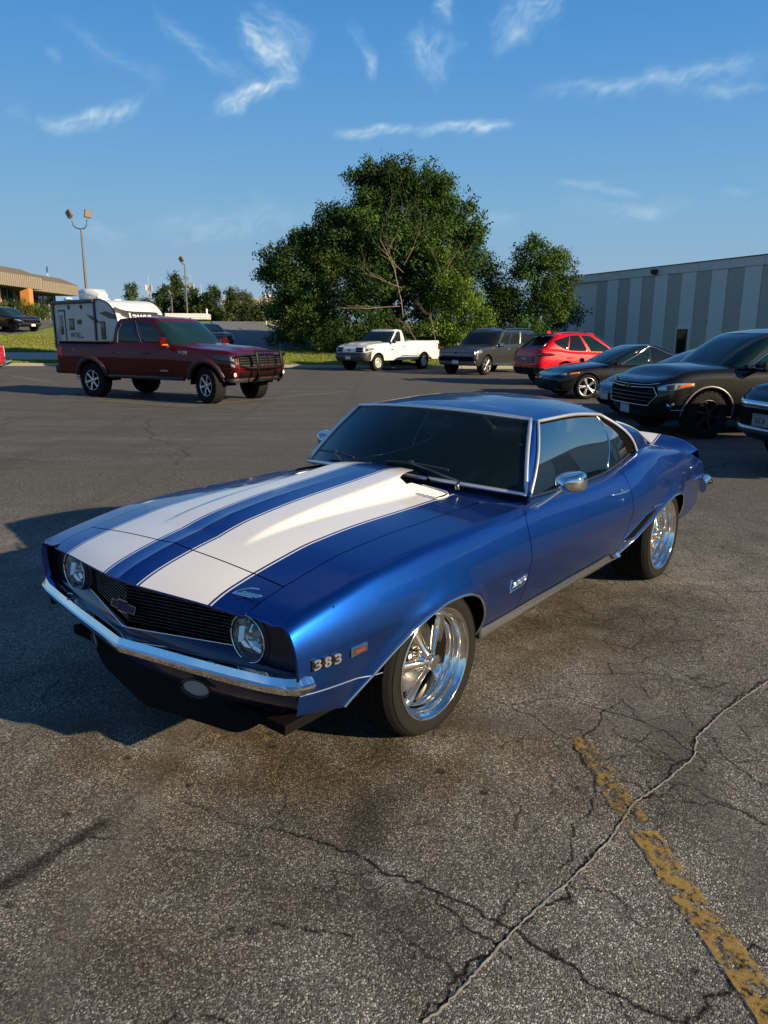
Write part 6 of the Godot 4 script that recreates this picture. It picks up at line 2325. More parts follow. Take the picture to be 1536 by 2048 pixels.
func black_sedan() -> void:
	var c := thing("sedan", "black low sedan with silver front wheel beside the red crossover", "sedan")
	place(c, Vector3(5.29, 0, -21.1), Vector2(-0.98, 0.20))
	var p := mat("black_paint", 0.004, 0.005, 0.006, 0.5, 0.0, 1.0, 0.2)
	var D := {"zf": 0.96, "zr": -3.92, "w": 0.92, "y0": 0.22, "nf": 3.0, "nr": 3.6, "af": 0.75, "ar": 0.5, "ax": -2.82, "R": 0.38, "wy": 0.335,
		"sh": [[-3.92, 1.0], [-3.2, 1.02], [-2.4, 0.96], [-1.2, 0.92], [-0.6, 0.90], [0.3, 0.80], [0.96, 0.66]],
		"ps": [[0, 0.08], [0.25, 0.03], [0.55, 0.0], [0.8, 0.02], [0.92, 0.05], [1, 0.11]], "pf": [[0, 0.10], [0.3, 0.0], [0.7, 0.02], [0.9, 0.08], [1, 0.22]], "pr": [[0, 0.10], [0.4, 0.0], [1, 0.12]]}
	var f := v_body
	v_shell(D, c, p)
	v_top(D, c, p, "hood", 0.0, 3.0, 0.07)
	v_wells(D, c)
	var G := {"w": 0.84, "zf": -0.45, "zr": -3.35, "af": 0.5, "ar": 0.45, "nf": 2.8, "nr": 3.0, "w2": 0.60, "zf2": -1.42, "zr2": -2.45, "belt": [[-3.4, 1.0], [-2.4, 0.95], [-1.2, 0.91], [-0.4, 0.90]], "roof": [[-2.5, 1.38], [-2.0, 1.43], [-1.7, 1.425], [-1.4, 1.38]]}
	var cf := v_cab
	v_house(G, c, p, 0.03)
	v_patch(G, cf, c, "windscreen", [[0.0, 0.05, 0.94], [0.93, 0.06, 0.92]], 0.006, mats["screen"], 1.0, true, 6)
	v_patch(G, cf, c, "rear_window", [[2.35, 0.08, 0.90], [3.0, 0.08, 0.92]], 0.006, mats["tint"], 1.0, true, 6)
	for s in [1.0, -1.0]:
		v_patch(G, cf, c, "side_window", [[1.0, 0.07, 0.3], [1.08, 0.05, 0.84], [1.44, 0.05, 0.87]], 0.006, mats["screen"], s)
		v_patch(G, cf, c, "side_window", [[1.49, 0.05, 0.87], [1.85, 0.05, 0.80], [2.02, 0.12, 0.40]], 0.006, mats["tint"], s)
		v_trim(G, cf, c, "window_chrome", [[0.99, 0.05], [1.07, 0.90], [1.45, 0.92], [1.85, 0.86], [2.05, 0.35]], 0.014, mats["chrome"], s, 0.010)
		for z in [-0.85, -1.85]: v_cut(D, f, c, [[v_uz(D, z), 0.32], [v_uz(D, z), 0.90]], s)
		for z in [-1.60, -2.52]: v_handle(D, f, c, z, 0.80, p, s)
		v_patch(D, f, c, "headlight", [[0.50, 0.62, 0.66], [0.66, 0.61, 0.69], [0.85, 0.64, 0.72], [v_uz(D, 0.14), 0.72, 0.745]], 0.008, mats["lamp_dark"], s)
		v_patch(D, f, c, "headlight_reflector", [[0.56, 0.635, 0.665], [0.72, 0.64, 0.69]], 0.014, mats["lamp_clear"], s)
		v_patch(D, f, c, "amber_marker", [[0.80, 0.655, 0.70], [0.99, 0.695, 0.725]], 0.014, mats["amber"], s, false, 2)
	v_patch(D, f, c, "grille", [[0.0, 0.30, 0.52], [0.5, 0.28, 0.50], [0.68, 0.28, 0.40]], 0.008, mats["black"], 1.0, true)
	for k in 5: v_patch(D, f, c, "grille_bar", [[0.0, 0.315 + 0.042 * k, 0.327 + 0.042 * k], [0.55, 0.305 + 0.036 * k, 0.317 + 0.036 * k]], 0.016, mat("bar_grey", 0.05, 0.05, 0.055, 0.3, 0.8), 1.0, true, 2)
	var ring := []
	for i in 20: ring.append(Vector3(cos(TAU * i / 20.0) * 0.075, 0.60 + sin(TAU * i / 20.0) * 0.050, D.zf - 0.005))
	var e := MB.new()
	e.tube(ring, 0.009, 6, true)
	e.tube([ring[2] + Vector3(-0.02, 0, 0.004), ring[8] + Vector3(0.02, 0, 0.004)], 0.008, 6)
	obj("oval_emblem", e, mats["chrome"], c)
	v_mirrors(c, Vector3(1.0, 0.98, -0.72), Vector3(0.2, 0.13, 0.12), p)
	for q in [[1, 0.0], [-1, 0.0], [1, -2.82], [-1, -2.82]]:
		v_wheel(c, Vector3(q[0] * 0.905, 0.335, q[1]), q[0], 0.335, 0.23, 0.245, 5, mats["alloy"], 0.0, true)

func electric_car() -> void:
	var c := thing("electric_car", "black smooth-nosed car without a grille between sedan and crossover", "car")
	place(c, Vector3(5.52, 0, -16.05), Vector2(-0.98, 0.20))
	var p := mat("dark_blue_black", 0.005, 0.007, 0.009, 0.5, 0.0, 1.0, 0.2)
	var D := {"zf": 0.86, "zr": -3.90, "w": 0.93, "y0": 0.24, "nf": 2.8, "nr": 3.4, "af": 0.75, "ar": 0.5, "ax": -2.89, "R": 0.385, "wy": 0.345,
		"sh": [[-3.90, 1.06], [-3.2, 1.06], [-2.2, 1.0], [-1.0, 0.96], [-0.4, 0.93], [0.3, 0.84], [0.86, 0.70]],
		"ps": [[0, 0.08], [0.25, 0.03], [0.55, 0.0], [0.8, 0.02], [0.92, 0.05], [1, 0.11]], "pf": [[0, 0.10], [0.3, 0.0], [0.6, 0.02], [0.85, 0.09], [1, 0.26]], "pr": [[0, 0.10], [0.4, 0.0], [1, 0.12]]}
	var f := v_body
	v_shell(D, c, p)
	v_top(D, c, p, "hood", 0.0, 3.0, 0.05)
	v_wells(D, c)
	var G := {"w": 0.85, "zf": -0.18, "zr": -3.6, "af": 0.55, "ar": 0.45, "nf": 2.8, "nr": 3.0, "w2": 0.60, "zf2": -1.35, "zr2": -2.3, "belt": [[-3.6, 1.04], [-2.4, 1.0], [-1.2, 0.95], [-0.2, 0.92]], "roof": [[-2.4, 1.40], [-1.9, 1.445], [-1.6, 1.44], [-1.3, 1.40]]}
	var cf := v_cab
	v_house(G, c, p, 0.03)
	v_patch(G, cf, c, "windscreen", [[0.0, 0.04, 0.97], [0.93, 0.05, 0.95]], 0.006, mats["screen"], 1.0, true, 6)
	v_patch(G, cf, c, "rear_window", [[2.35, 0.08, 0.92], [3.0, 0.08, 0.94]], 0.006, mats["tint"], 1.0, true, 6)
	for s in [1.0, -1.0]:
		v_patch(G, cf, c, "side_window", [[1.0, 0.07, 0.3], [1.10, 0.05, 0.84], [1.46, 0.05, 0.87]], 0.006, mats["screen"], s)
		v_patch(G, cf, c, "side_window", [[1.49, 0.05, 0.87], [1.85, 0.05, 0.78], [2.02, 0.12, 0.40]], 0.006, mats["tint"], s)
		v_trim(G, cf, c, "window_chrome", [[1.0, 0.04], [1.09, 0.90], [1.46, 0.92], [1.85, 0.84], [2.05, 0.35]], 0.012, mats["chrome"], s, 0.010)
		v_patch(D, f, c, "headlight", [[0.58, 0.64, 0.70], [0.74, 0.64, 0.735], [0.95, 0.69, 0.76]], 0.008, mats["lamp_clear"], s)
		v_handle(D, f, c, -1.6, 0.82, p, s)
		v_cut(D, f, c, [[0.2, 0.685], [0.6, 0.74], [0.99, 0.80]], s)
	v_patch(D, f, c, "lower_intake", [[0.0, 0.27, 0.36], [0.6, 0.27, 0.36]], 0.008, mats["black"], 1.0, true, 2)
	v_plate(c, Vector3(0, 0.45, D.zf + 0.012), 0.0, -0.05, "", true, mat("plate_dim", 0.25, 0.32, 0.36, 0.4))
	v_mirrors(c, Vector3(1.0, 1.02, -0.72), Vector3(0.2, 0.13, 0.12), p)
	for q in [[1, 0.0], [-1, 0.0], [1, -2.89], [-1, -2.89]]:
		v_wheel(c, Vector3(q[0] * 0.915, 0.345, q[1]), q[0], 0.345, 0.24, 0.25, 5, mats["dark_alloy"], 0.0, true)

func black_crossover() -> void:
	var c := thing("crossover", "large black crossover with chrome hexagonal grille and knobbly black wheels", "crossover")
	place(c, Vector3(5.24, 0, -13.39), Vector2(-0.985, 0.17))
	var p: Material = mats["black_paint"]
	var D := {"zf": 0.97, "zr": -4.10, "w": 0.99, "y0": 0.34, "nf": 3.0, "nr": 4.5, "af": 0.60, "ar": 0.35, "ax": -3.07, "R": 0.46, "wy": 0.40,
		"sh": [[-4.10, 1.22], [-2.6, 1.19], [-1.2, 1.17], [-0.7, 1.165], [0.0, 1.15], [0.5, 1.10], [0.97, 1.0]],
		"ps": [[0, 0.08], [0.2, 0.03], [0.5, 0.0], [0.8, 0.015], [0.93, 0.05], [1, 0.12]], "pf": [[0, 0.14], [0.2, 0.02], [0.5, 0.0], [0.8, 0.05], [0.93, 0.12], [1, 0.26]], "pr": [[0, 0.12], [0.4, 0.0], [1, 0.1]]}
	var f := v_body
	v_shell(D, c, p)
	v_top(D, c, p, "hood", 0.0, v_uz(D, -1.3), 0.08)
	v_wells(D, c)
	var G := {"w": 0.92, "zf": -0.30, "zr": -4.05, "af": 0.40, "ar": 0.30, "nf": 3.4, "nr": 4.5, "w2": 0.76, "zf2": -1.08, "zr2": -3.75, "belt": [[-4.1, 1.21], [-1.2, 1.17], [-0.3, 1.15]], "roof": [[-3.7, 1.74], [-2.6, 1.79], [-1.7, 1.79], [-1.1, 1.74]]}
	var cf := v_cab
	v_house(G, c, p, 0.04)
	v_patch(G, cf, c, "windscreen", [[0.0, 0.04, 0.93], [0.93, 0.05, 0.91]], 0.006, mats["screen"], 1.0, true, 8)
	v_patch(G, cf, c, "rear_window", [[2.35, 0.12, 0.86], [3.0, 0.12, 0.86]], 0.006, mats["tint"], 1.0, true)
	var rs := MB.new()
	rs.box(v_cab(G, 0.05, 0.86) + Vector3(0, -0.03, -0.05), Vector3(0.10, 0.12, 0.02), 0.01, Basis(Vector3.RIGHT, -0.9))
	obj("screen_sensor", rs, mats["black"], c)
	for s in [1.0, -1.0]:
		v_patch(G, cf, c, "side_window", [[1.0, 0.06, 0.25], [1.06, 0.05, 0.82], [1.33, 0.05, 0.86]], 0.006, mats["screen"], s)
		v_patch(G, cf, c, "side_window", [[1.37, 0.05, 0.86], [1.66, 0.05, 0.86]], 0.006, mats["tint"], s)
		v_patch(G, cf, c, "side_window", [[1.69, 0.05, 0.86], [2.0, 0.10, 0.78]], 0.006, mats["tint"], s)
		v_trim(G, cf, c, "window_chrome", [[0.98, 0.03], [1.04, 0.86], [1.34, 0.90], [1.7, 0.90], [2.0, 0.82]], 0.013, mats["chrome"], s, 0.010)
		v_trim(G, cf, c, "belt_chrome", [[1.0, 0.02], [2.0, 0.02]], 0.011, mats["chrome"], s, 0.010)
		for z in [-0.95, -2.0]: v_cut(D, f, c, [[v_uz(D, z), 0.45], [v_uz(D, z), 1.13]], s)
		for z in [-1.72, -2.75]: v_handle(D, f, c, z, 0.98, p, s)
		v_patch(D, f, c, "headlight", [[0.50, 0.80, 0.86], [0.62, 0.79, 0.90], [0.82, 0.815, 0.925], [v_uz(D, 0.30), 0.875, 0.935]], 0.010, mats["lamp_clear"], s)
		v_patch(D, f, c, "headlight_mask", [[0.66, 0.82, 0.88], [0.80, 0.83, 0.905]], 0.016, mats["lamp_dark"], s)
		v_patch(D, f, c, "amber_marker", [[0.86, 0.84, 0.895], [v_uz(D, 0.32), 0.89, 0.918]], 0.018, mats["amber"], s, false, 2)
		v_patch(D, f, c, "bumper_blade", [[0.70, 0.53, 0.60], [0.78, 0.49, 0.55]], 0.014, mats["satin_silver"], s, false, 2)
		v_trim(D, f, c, "bumper_line", [[0.78, 0.485], [v_uz(D, 0.46), 0.485]], 0.010, mats["satin_silver"], s, 0.010)
		var fl := MB.new()
		var fp := v_body(D, 0.80, 0.58) + v_normal(D, f, 0.80, 0.58) * 0.01
		fl.lathe([[0.0, 0.02], [0.025, 0.012], [0.03, 0.0]], 14, Transform3D(Basis(Vector3(s * 0.5, 0, 0.85), Vector3.UP, Vector3(-0.85, 0, s * 0.5)), Vector3(fp.x * s, fp.y, fp.z)))
		obj("fog_lamp", fl, mats["lamp_clear"], c)
		var bx := Basis(Vector3(0, 0, -s), Vector3.UP, Vector3(s, 0, 0))
		var bd := obj("door_lettering", text_mesh("TRAVERSE", 0.042, 0.008), mats["chrome"], c)
		bd.transform = Transform3D(bx.scaled_local(Vector3(1.9, 1, 1)), Vector3(s * (v_body(D, v_uz(D, -1.22), 0.86).x + 0.004), 0.845, -1.22))
	v_flare(D, c, 0.020, mat("flare_grey", 0.16, 0.155, 0.15, 0.35, 0.4), Vector2(1, 1), 0.004)
	# hexagonal grille with chrome outline
	v_patch(D, f, c, "grille", [[0.0, 0.54, 0.90], [0.36, 0.54, 0.90], [0.50, 0.70, 0.82]], 0.010, mats["black"], 1.0, true)
	for s in [1.0, -1.0]:
		v_trim(D, f, c, "grille_frame", [[0.0, 0.54], [0.36, 0.54], [0.51, 0.72], [0.42, 0.84], [0.0, 0.815]], 0.012, mats["satin_silver"], s, 0.018)
		v_trim(D, f, c, "grille_frame", [[0.0, 0.865], [0.30, 0.875], [0.50, 0.91]], 0.009, mats["satin_silver"], s, 0.014)
	for k in 3: v_patch(D, f, c, "grille_bar", [[0.0, 0.605 + 0.062 * k, 0.62 + 0.062 * k], [0.42 + 0.02 * k, 0.605 + 0.062 * k, 0.62 + 0.062 * k]], 0.020, mat("bar_bronze", 0.14, 0.12, 0.11, 0.3, 0.9), 1.0, true, 2)
	var e := MB.new()
	e.prism(PackedVector2Array([Vector2(-0.10, -0.014), Vector2(-0.08, 0.026), Vector2(-0.035, 0.026), Vector2(-0.032, 0.038), Vector2(0.042, 0.038), Vector2(0.038, 0.026), Vector2(0.105, 0.026), Vector2(0.085, -0.014), Vector2(0.034, -0.014), Vector2(0.030, -0.027), Vector2(-0.042, -0.027), Vector2(-0.038, -0.014)]), 0.03, Transform3D(Basis().scaled(Vector3(1.0, 1.15, 1)), Vector3(0, 0.83, D.zf - 0.03)))
	obj("emblem", e, mat("emblem_dark", 0.05, 0.045, 0.04, 0.3, 0.5), c)
	v_plate(c, Vector3(0, 0.45, D.zf + 0.02), 0.0, 0.0, "", true, mats["plate_dim"])
	v_mirrors(c, Vector3(1.10, 1.20, -0.82), Vector3(0.24, 0.17, 0.15), p)
	var ml := MB.new()
	for s in [1.0, -1.0]: ml.box(Vector3(s * 1.12, 1.17, -0.742), Vector3(0.17, 0.014, 0.014), 0.004)
	obj("mirror_chrome", ml, mats["satin_silver"], c)
	for q in [[1, 0.0], [-1, 0.0], [1, -3.07], [-1, -3.07]]:
		v_wheel(c, Vector3(q[0] * 0.985, 0.40, q[1]), q[0], 0.40, 0.27, 0.25, 6, mat("black_alloy", 0.012, 0.012, 0.012, 0.3, 0.4), 0.12 if q[1] == 0.0 else 0.0, false, true)

func edge_suv() -> void:
	var c := thing("dark_suv", "black vehicle with chrome bumper and number plate cut by the right frame edge", "SUV")
	place(c, Vector3(5.85, 0, -9.40), Vector2(-0.97, 0.24))
	var p: Material = mats["black_paint"]
	var D := {"zf": 0.95, "zr": -4.2, "w": 0.99, "y0": 0.36, "nf": 4.0, "nr": 4.5, "af": 0.42, "ar": 0.35, "ax": -3.1, "R": 0.45, "wy": 0.39,
		"sh": [[-4.2, 1.20], [-1.2, 1.16], [0.0, 1.12], [0.6, 1.06], [0.95, 0.98]],
		"ps": [[0, 0.08], [0.2, 0.03], [0.5, 0.0], [0.85, 0.02], [1, 0.10]], "pf": [[0, 0.14], [0.2, 0.02], [0.5, 0.0], [0.8, 0.03], [0.93, 0.08], [1, 0.18]], "pr": [[0, 0.12], [0.4, 0.0], [1, 0.1]]}
	var f := v_body
	v_shell(D, c, p)
	v_top(D, c, p, "hood", 0.0, v_uz(D, -1.3), 0.07)
	v_wells(D, c)
	var G := {"w": 0.92, "zf": -0.55, "zr": -4.1, "af": 0.4, "ar": 0.3, "nf": 3.0, "nr": 4.5, "w2": 0.72, "zf2": -1.4, "zr2": -3.8, "belt": [[-4.1, 1.18], [-1.2, 1.15], [-0.5, 1.12]], "roof": [[-3.8, 1.76], [-2.4, 1.80], [-1.4, 1.75]]}
	var cf := v_cab
	v_house(G, c, p, 0.04)
	v_patch(G, cf, c, "windscreen", [[0.0, 0.04, 0.93], [0.93, 0.05, 0.91]], 0.006, mats["screen"], 1.0, true, 6)
	v_patch(D, f, c, "chrome_strip", [[0.0, 0.80, 0.87], [0.70, 0.80, 0.87], [0.80, 0.82, 0.90]], 0.022, mats["chrome"], 1.0, true, 2)
	v_patch(D, f, c, "grille", [[0.0, 0.55, 0.78], [0.55, 0.55, 0.78]], 0.008, mats["black"], 1.0, true)
	v_patch(D, f, c, "front_bumper", [[0.0, 0.47, 0.55], [0.7, 0.47, 0.55], [0.95, 0.48, 0.56]], 0.035, mats["satin_silver"], 1.0, true, 2)
	for s in [1.0, -1.0]:
		v_patch(G, cf, c, "side_window", [[1.0, 0.06, 0.25], [1.06, 0.05, 0.82], [1.40, 0.05, 0.86]], 0.006, mats["tint"], s)
		v_patch(G, cf, c, "side_window", [[1.44, 0.05, 0.86], [1.98, 0.08, 0.82]], 0.006, mats["tint"], s)
		v_patch(D, f, c, "headlight", [[0.62, 0.88, 0.96], [0.80, 0.90, 1.0], [v_uz(D, 0.40), 0.94, 1.02]], 0.010, mats["lamp_dark"], s)
	v_plate(c, Vector3(-0.35, 0.64, D.zf + 0.03), -0.06, 0.0, "GC4", true, mat("plate_grey", 0.20, 0.22, 0.24, 0.4))
	v_mirrors(c, Vector3(1.10, 1.22, -0.9), Vector3(0.22, 0.17, 0.14), p)
	for q in [[1, 0.0], [-1, 0.0], [1, -3.1], [-1, -3.1]]:
		v_wheel(c, Vector3(q[0] * 0.965, 0.39, q[1]), q[0], 0.39, 0.26, 0.26, 5, mats["dark_alloy"], 0.0, true)

func hill_suv() -> void:
	var at := Vector3(-25.2, 0, -53.2)
	at.y = terr(at.x, at.z) + 0.05
	var c := thing("black_suv", "black SUV parked on the upper lot before the brown-roofed building", "SUV")
	place(c, at, Vector2(0.90, 0.43))
	var p: Material = mats["black_paint"]
	var D := {"zf": 0.95, "zr": -3.95, "w": 0.96, "y0": 0.33, "nf": 3.2, "nr": 4.0, "af": 0.6, "ar": 0.4, "ax": -2.85, "R": 0.43, "wy": 0.38,
		"sh": [[-3.95, 1.16], [-2.6, 1.12], [-1.2, 1.08], [-0.6, 1.06], [0.4, 0.98], [0.95, 0.84]],
		"ps": [[0, 0.08], [0.25, 0.03], [0.55, 0.0], [0.8, 0.02], [1, 0.11]], "pf": [[0, 0.12], [0.3, 0.0], [0.75, 0.05], [1, 0.24]], "pr": [[0, 0.12], [0.4, 0.0], [1, 0.12]]}
	var f := v_body
	v_shell(D, c, p)
	v_top(D, c, p, "hood", 0.0, 3.0, 0.06)
	v_wells(D, c)
	var G := {"w": 0.88, "zf": -0.55, "zr": -3.85, "af": 0.45, "ar": 0.35, "nf": 3.0, "nr": 4.0, "w2": 0.66, "zf2": -1.45, "zr2": -3.3, "belt": [[-3.9, 1.15], [-1.2, 1.08], [-0.5, 1.05]], "roof": [[-3.3, 1.62], [-2.2, 1.68], [-1.4, 1.62]]}
	var cf := v_cab
	v_house(G, c, p, 0.04)
	v_patch(G, cf, c, "windscreen", [[0.0, 0.04, 0.93], [0.93, 0.05, 0.91]], 0.006, mats["screen"], 1.0, true, 6)
	for s in [1.0, -1.0]:
		v_patch(G, cf, c, "side_window", [[1.0, 0.06, 0.25], [1.06, 0.05, 0.82], [1.42, 0.05, 0.86]], 0.006, mats["tint"], s)
		v_patch(G, cf, c, "side_window", [[1.46, 0.05, 0.86], [1.98, 0.2, 0.74]], 0.006, mats["tint"], s)
		v_patch(D, f, c, "headlight", [[0.55, 0.70, 0.77], [0.8, 0.72, 0.82], [v_uz(D, 0.3), 0.80, 0.85]], 0.01, mats["lamp_clear"], s)
		v_patch(D, f, c, "fog_trim", [[0.6, 0.47, 0.50], [0.8, 0.47, 0.52]], 0.012, mats["chrome"], s, false, 2)
	v_patch(D, f, c, "grille", [[0.0, 0.55, 0.78], [0.42, 0.60, 0.78]], 0.01, mats["black"], 1.0, true)
	v_trim(D, f, c, "grille_frame", [[0.0, 0.54], [0.40, 0.58], [0.46, 0.74], [0.3, 0.80], [0.0, 0.79]], 0.018, mats["chrome"], 1.0, 0.012)
	v_trim(D, f, c, "grille_frame", [[0.0, 0.54], [0.40, 0.58], [0.46, 0.74], [0.3, 0.80], [0.0, 0.79]], 0.018, mats["chrome"], -1.0, 0.012)
	v_plate(c, Vector3(0, 0.44, D.zf + 0.012), 0.0, 0.0, "", true, mat("plate_bright", 0.75, 0.75, 0.75, 0.4))
	v_mirrors(c, Vector3(1.04, 1.12, -0.85), Vector3(0.2, 0.15, 0.13), p)
	for q in [[1, 0.0], [-1, 0.0], [1, -2.85], [-1, -2.85]]:
		v_wheel(c, Vector3(q[0] * 0.935, 0.38, q[1]), q[0], 0.38, 0.25, 0.26, 5, mats["dark_alloy"], 0.0, true)

func red_pickup() -> void:
	var c := thing("red_pickup", "bright red pickup showing only its tailgate corner at the left frame edge", "pickup truck")
	place(c, Vector3(-17.95, 0, -25.65), Vector2(-0.93, 0.36))
	var p: Material = mats["hot_red"]
	var D := {"zf": 0.9, "zr": -4.45, "w": 0.94, "y0": 0.55, "nf": 4.0, "nr": 8.0, "af": 0.5, "ar": 0.16, "ax": -3.3, "R": 0.45, "wy": 0.39,
		"sh": [[-4.45, 1.24], [-2.2, 1.22], [-1.2, 1.20], [0.0, 1.12], [0.9, 1.0]],
		"ps": [[0, 0.05], [0.3, 0.0], [0.8, 0.02], [1, 0.08]], "pf": [[0, 0.1], [0.4, 0.0], [1, 0.2]], "pr": [[0, 0.04], [0.3, 0.0], [0.75, 0.0], [0.9, 0.02], [1, 0.07]]}
	var f := v_body
	v_shell(D, c, p)
	v_top(D, c, p, "hood", 0.0, v_uz(D, -1.3), 0.06)
	v_wells(D, c)
	var b := MB.new()
	b.box(Vector3(0, 0.95, -3.35), Vector3(1.68, 0.05, 1.95), 0.0)
	b.box(Vector3(0, 1.225, -4.36), Vector3(1.70, 0.03, 0.12), 0.01)
	for s in [1.0, -1.0]: b.box(Vector3(s * 0.87, 1.215, -3.35), Vector3(0.10, 0.03, 1.95), 0.01)
	obj("bed_liner", b, mats["dark_plastic"], c)
	var G := {"w": 0.86, "zf": -0.7, "zr": -2.35, "af": 0.3, "ar": 0.12, "nf": 3.2, "nr": 8.0, "w2": 0.70, "zf2": -1.35, "zr2": -2.25, "belt": [[-2.4, 1.2], [-0.7, 1.18]], "roof": [[-2.3, 1.74], [-1.8, 1.76], [-1.3, 1.72]]}
	var cf := v_cab
	v_house(G, c, p, 0.04)
	v_patch(G, cf, c, "rear_window", [[2.2, 0.1, 0.86], [3.0, 0.1, 0.86]], 0.006, mats["tint"], 1.0, true)
	for s in [1.0, -1.0]:
		v_patch(G, cf, c, "side_window", [[1.05, 0.06, 0.84], [1.9, 0.06, 0.86]], 0.006, mats["tint"], s)
		v_patch(D, f, c, "tail_light", [[2.55, 0.80, 1.16], [2.2, 0.80, 1.17], [v_uz(D, -4.2), 0.82, 1.17]], 0.012, mat("tail_glass", 0.62, 0.50, 0.46, 0.12), s)
		v_patch(D, f, c, "tail_light_red", [[2.50, 0.86, 0.93], [2.2, 0.86, 0.93]], 0.018, mats["tail_red"], s, false, 2)
	b = MB.new()
	b.box(Vector3(0.30, 0.755, D.zr - 0.004), Vector3(0.16, 0.05, 0.012), 0.004)
	b.box(Vector3(0.58, 0.755, D.zr - 0.004), Vector3(0.24, 0.05, 0.012), 0.004)
	obj("tailgate_badge", b, mats["chrome"], c)
	b = MB.new()
	b.box(Vector3(0, 0.60, D.zr - 0.11), Vector3(1.86, 0.13, 0.16), 0.04)
	obj("rear_bumper", b, mats["chrome"], c)
	b = MB.new()
	b.box(Vector3(0, 0.44, D.zr + 0.1), Vector3(1.0, 0.10, 0.2), 0.03)
	b.tube([Vector3(-0.6, 0.42, D.zr + 0.3), Vector3(-0.62, 0.40, D.zr - 0.05)], 0.03, 10)
	obj("hitch", b, mats["satin_silver"], c)
	for q in [[1, 0.0], [-1, 0.0], [1, -3.3], [-1, -3.3]]:
		v_wheel(c, Vector3(q[0] * 0.93, 0.39, q[1]), q[0], 0.39, 0.26, 0.23, 6, mats["alloy"])

func travel_trailer() -> void:
	var c := thing("travel_trailer", "white travel trailer with black trim and roof air conditioner behind the maroon pickup", "caravan")
	place(c, Vector3(-12.45, 0.06, -37.5), Vector2(0.75, 0.66))
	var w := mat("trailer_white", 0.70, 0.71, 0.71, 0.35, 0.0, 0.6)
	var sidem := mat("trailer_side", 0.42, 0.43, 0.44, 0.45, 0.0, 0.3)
	var blk := mat("trailer_black", 0.010, 0.011, 0.013, 0.4)
	var hw := 1.27
	# side profile: z forward, y up
	var prof := PackedVector2Array()
	prof.append(Vector2(-5.5, 0.62)); prof.append(Vector2(-5.55, 3.12)); prof.append(Vector2(-5.45, 3.16)); prof.append(Vector2(-0.9, 3.18))
	for i in 13:
		var a := lerpf(PI / 2, -0.30, i / 12.0)
		prof.append(Vector2(-0.75 + 1.70 * cos(a), 1.95 + 1.22 * sin(a)))
	prof.append(Vector2(0.45, 0.95)); prof.append(Vector2(0.0, 0.62))
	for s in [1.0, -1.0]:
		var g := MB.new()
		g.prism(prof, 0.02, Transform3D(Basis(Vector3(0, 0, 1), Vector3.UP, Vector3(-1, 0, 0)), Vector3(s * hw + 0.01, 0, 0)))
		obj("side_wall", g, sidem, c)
	var g := MB.new()
	var rows := [PackedVector3Array(), PackedVector3Array()]
	for q in prof:
		rows[0].append(Vector3(-hw + 0.01, q.y, q.x)); rows[1].append(Vector3(hw - 0.01, q.y, q.x))
	g.grid(rows, false, false, Vector3(0, 1, 1))
	obj("skin", g, w, c)
	g = MB.new()
	g.face([Vector3(-hw, 0.62, -5.5), Vector3(hw, 0.62, -5.5), Vector3(hw, 0.62, 0), Vector3(-hw, 0.62, 0)], Vector3.DOWN)
	obj("floor_pan", g, blk, c)
	# trim along the profile edges, awning along the roof, corner bands
	for s in [1.0, -1.0]:
		var path := []
		for i in range(3, prof.size() - 1): path.append(Vector3(s * (hw + 0.012), prof[i].y, prof[i].x))
		g = MB.new()
		g.tube(path, 0.035, 6)
		obj("edge_trim", g, blk, c)
	g = MB.new()
	g.tube([Vector3(-hw - 0.07, 3.10, -5.45), Vector3(-hw - 0.07, 3.10, -1.05)], 0.085, 10)
	obj("awning", g, blk, c)
	for z in [-5.42, -1.12]:
		g = MB.new()
		g.box(Vector3(-hw - 0.04, 1.95, z), Vector3(0.06, 2.3, 0.15), 0.01)
		obj("awning_arm", g, blk, c)
	# entry door
	var d := holder("entry_door", c)
	g = MB.new()
	g.box(Vector3(-hw - 0.022, 1.72, -4.55), Vector3(0.03, 2.05, 0.74), 0.02)
	obj("door_frame", g, blk, d)
	g = MB.new()
	g.box(Vector3(-hw - 0.034, 1.73, -4.55), Vector3(0.03, 1.88, 0.60), 0.02)
	obj("door_leaf", g, sidem, d)
	g = MB.new()
	g.box(Vector3(-hw - 0.046, 2.00, -4.55), Vector3(0.03, 0.98, 0.34), 0.02)
	obj("door_window", g, mats["tint"], d)
	g = MB.new()
	g.tube([Vector3(-hw - 0.05, 1.25, -4.88), Vector3(-hw - 0.14, 1.3, -4.90), Vector3(-hw - 0.14, 1.65, -4.90), Vector3(-hw - 0.05, 1.7, -4.88)], 0.02, 6)
	obj("grab_handle", g, blk, d)
	g = MB.new()
	g.box(Vector3(-hw - 0.02, 0.80, -4.4), Vector3(0.03, 0.32, 2.1), 0.01)
	obj("dark_skirt", g, blk, c)
	for q in [[-3.55, 2.02, 0.52, 0.56, "side_window"], [-0.42, 1.72, 0.44, 0.86, "side_window"]]:
		g = MB.new()
		g.box(Vector3(-hw - 0.022, q[1], q[0]), Vector3(0.03, q[3], q[2]), 0.03)
		var f := obj(q[4], g, blk, c)
		g = MB.new()
		g.box(Vector3(-hw - 0.030, q[1], q[0]), Vector3(0.03, q[3] - 0.10, q[2] - 0.10), 0.02)
		obj("pane", g, mats["tint"], f)
	for z in [-3.75, -2.45]:
		g = MB.new()
		g.lathe([[0.0, 0.03], [0.10, 0.028], [0.115, 0.0]], 18, Transform3D(Basis(Vector3(-1, 0, 0), Vector3.UP, Vector3(0, 0, -1)), Vector3(-hw - 0.012, 2.86, z)))
		obj("speaker", g, blk, c)
	g = MB.new()
	for k in 4: g.box(Vector3(-hw - 0.025, 2.22 - 0.06 * k, -2.72), Vector3(0.03, 0.05, 0.40), 0.008)
	obj("vent_cover", g, blk, c)
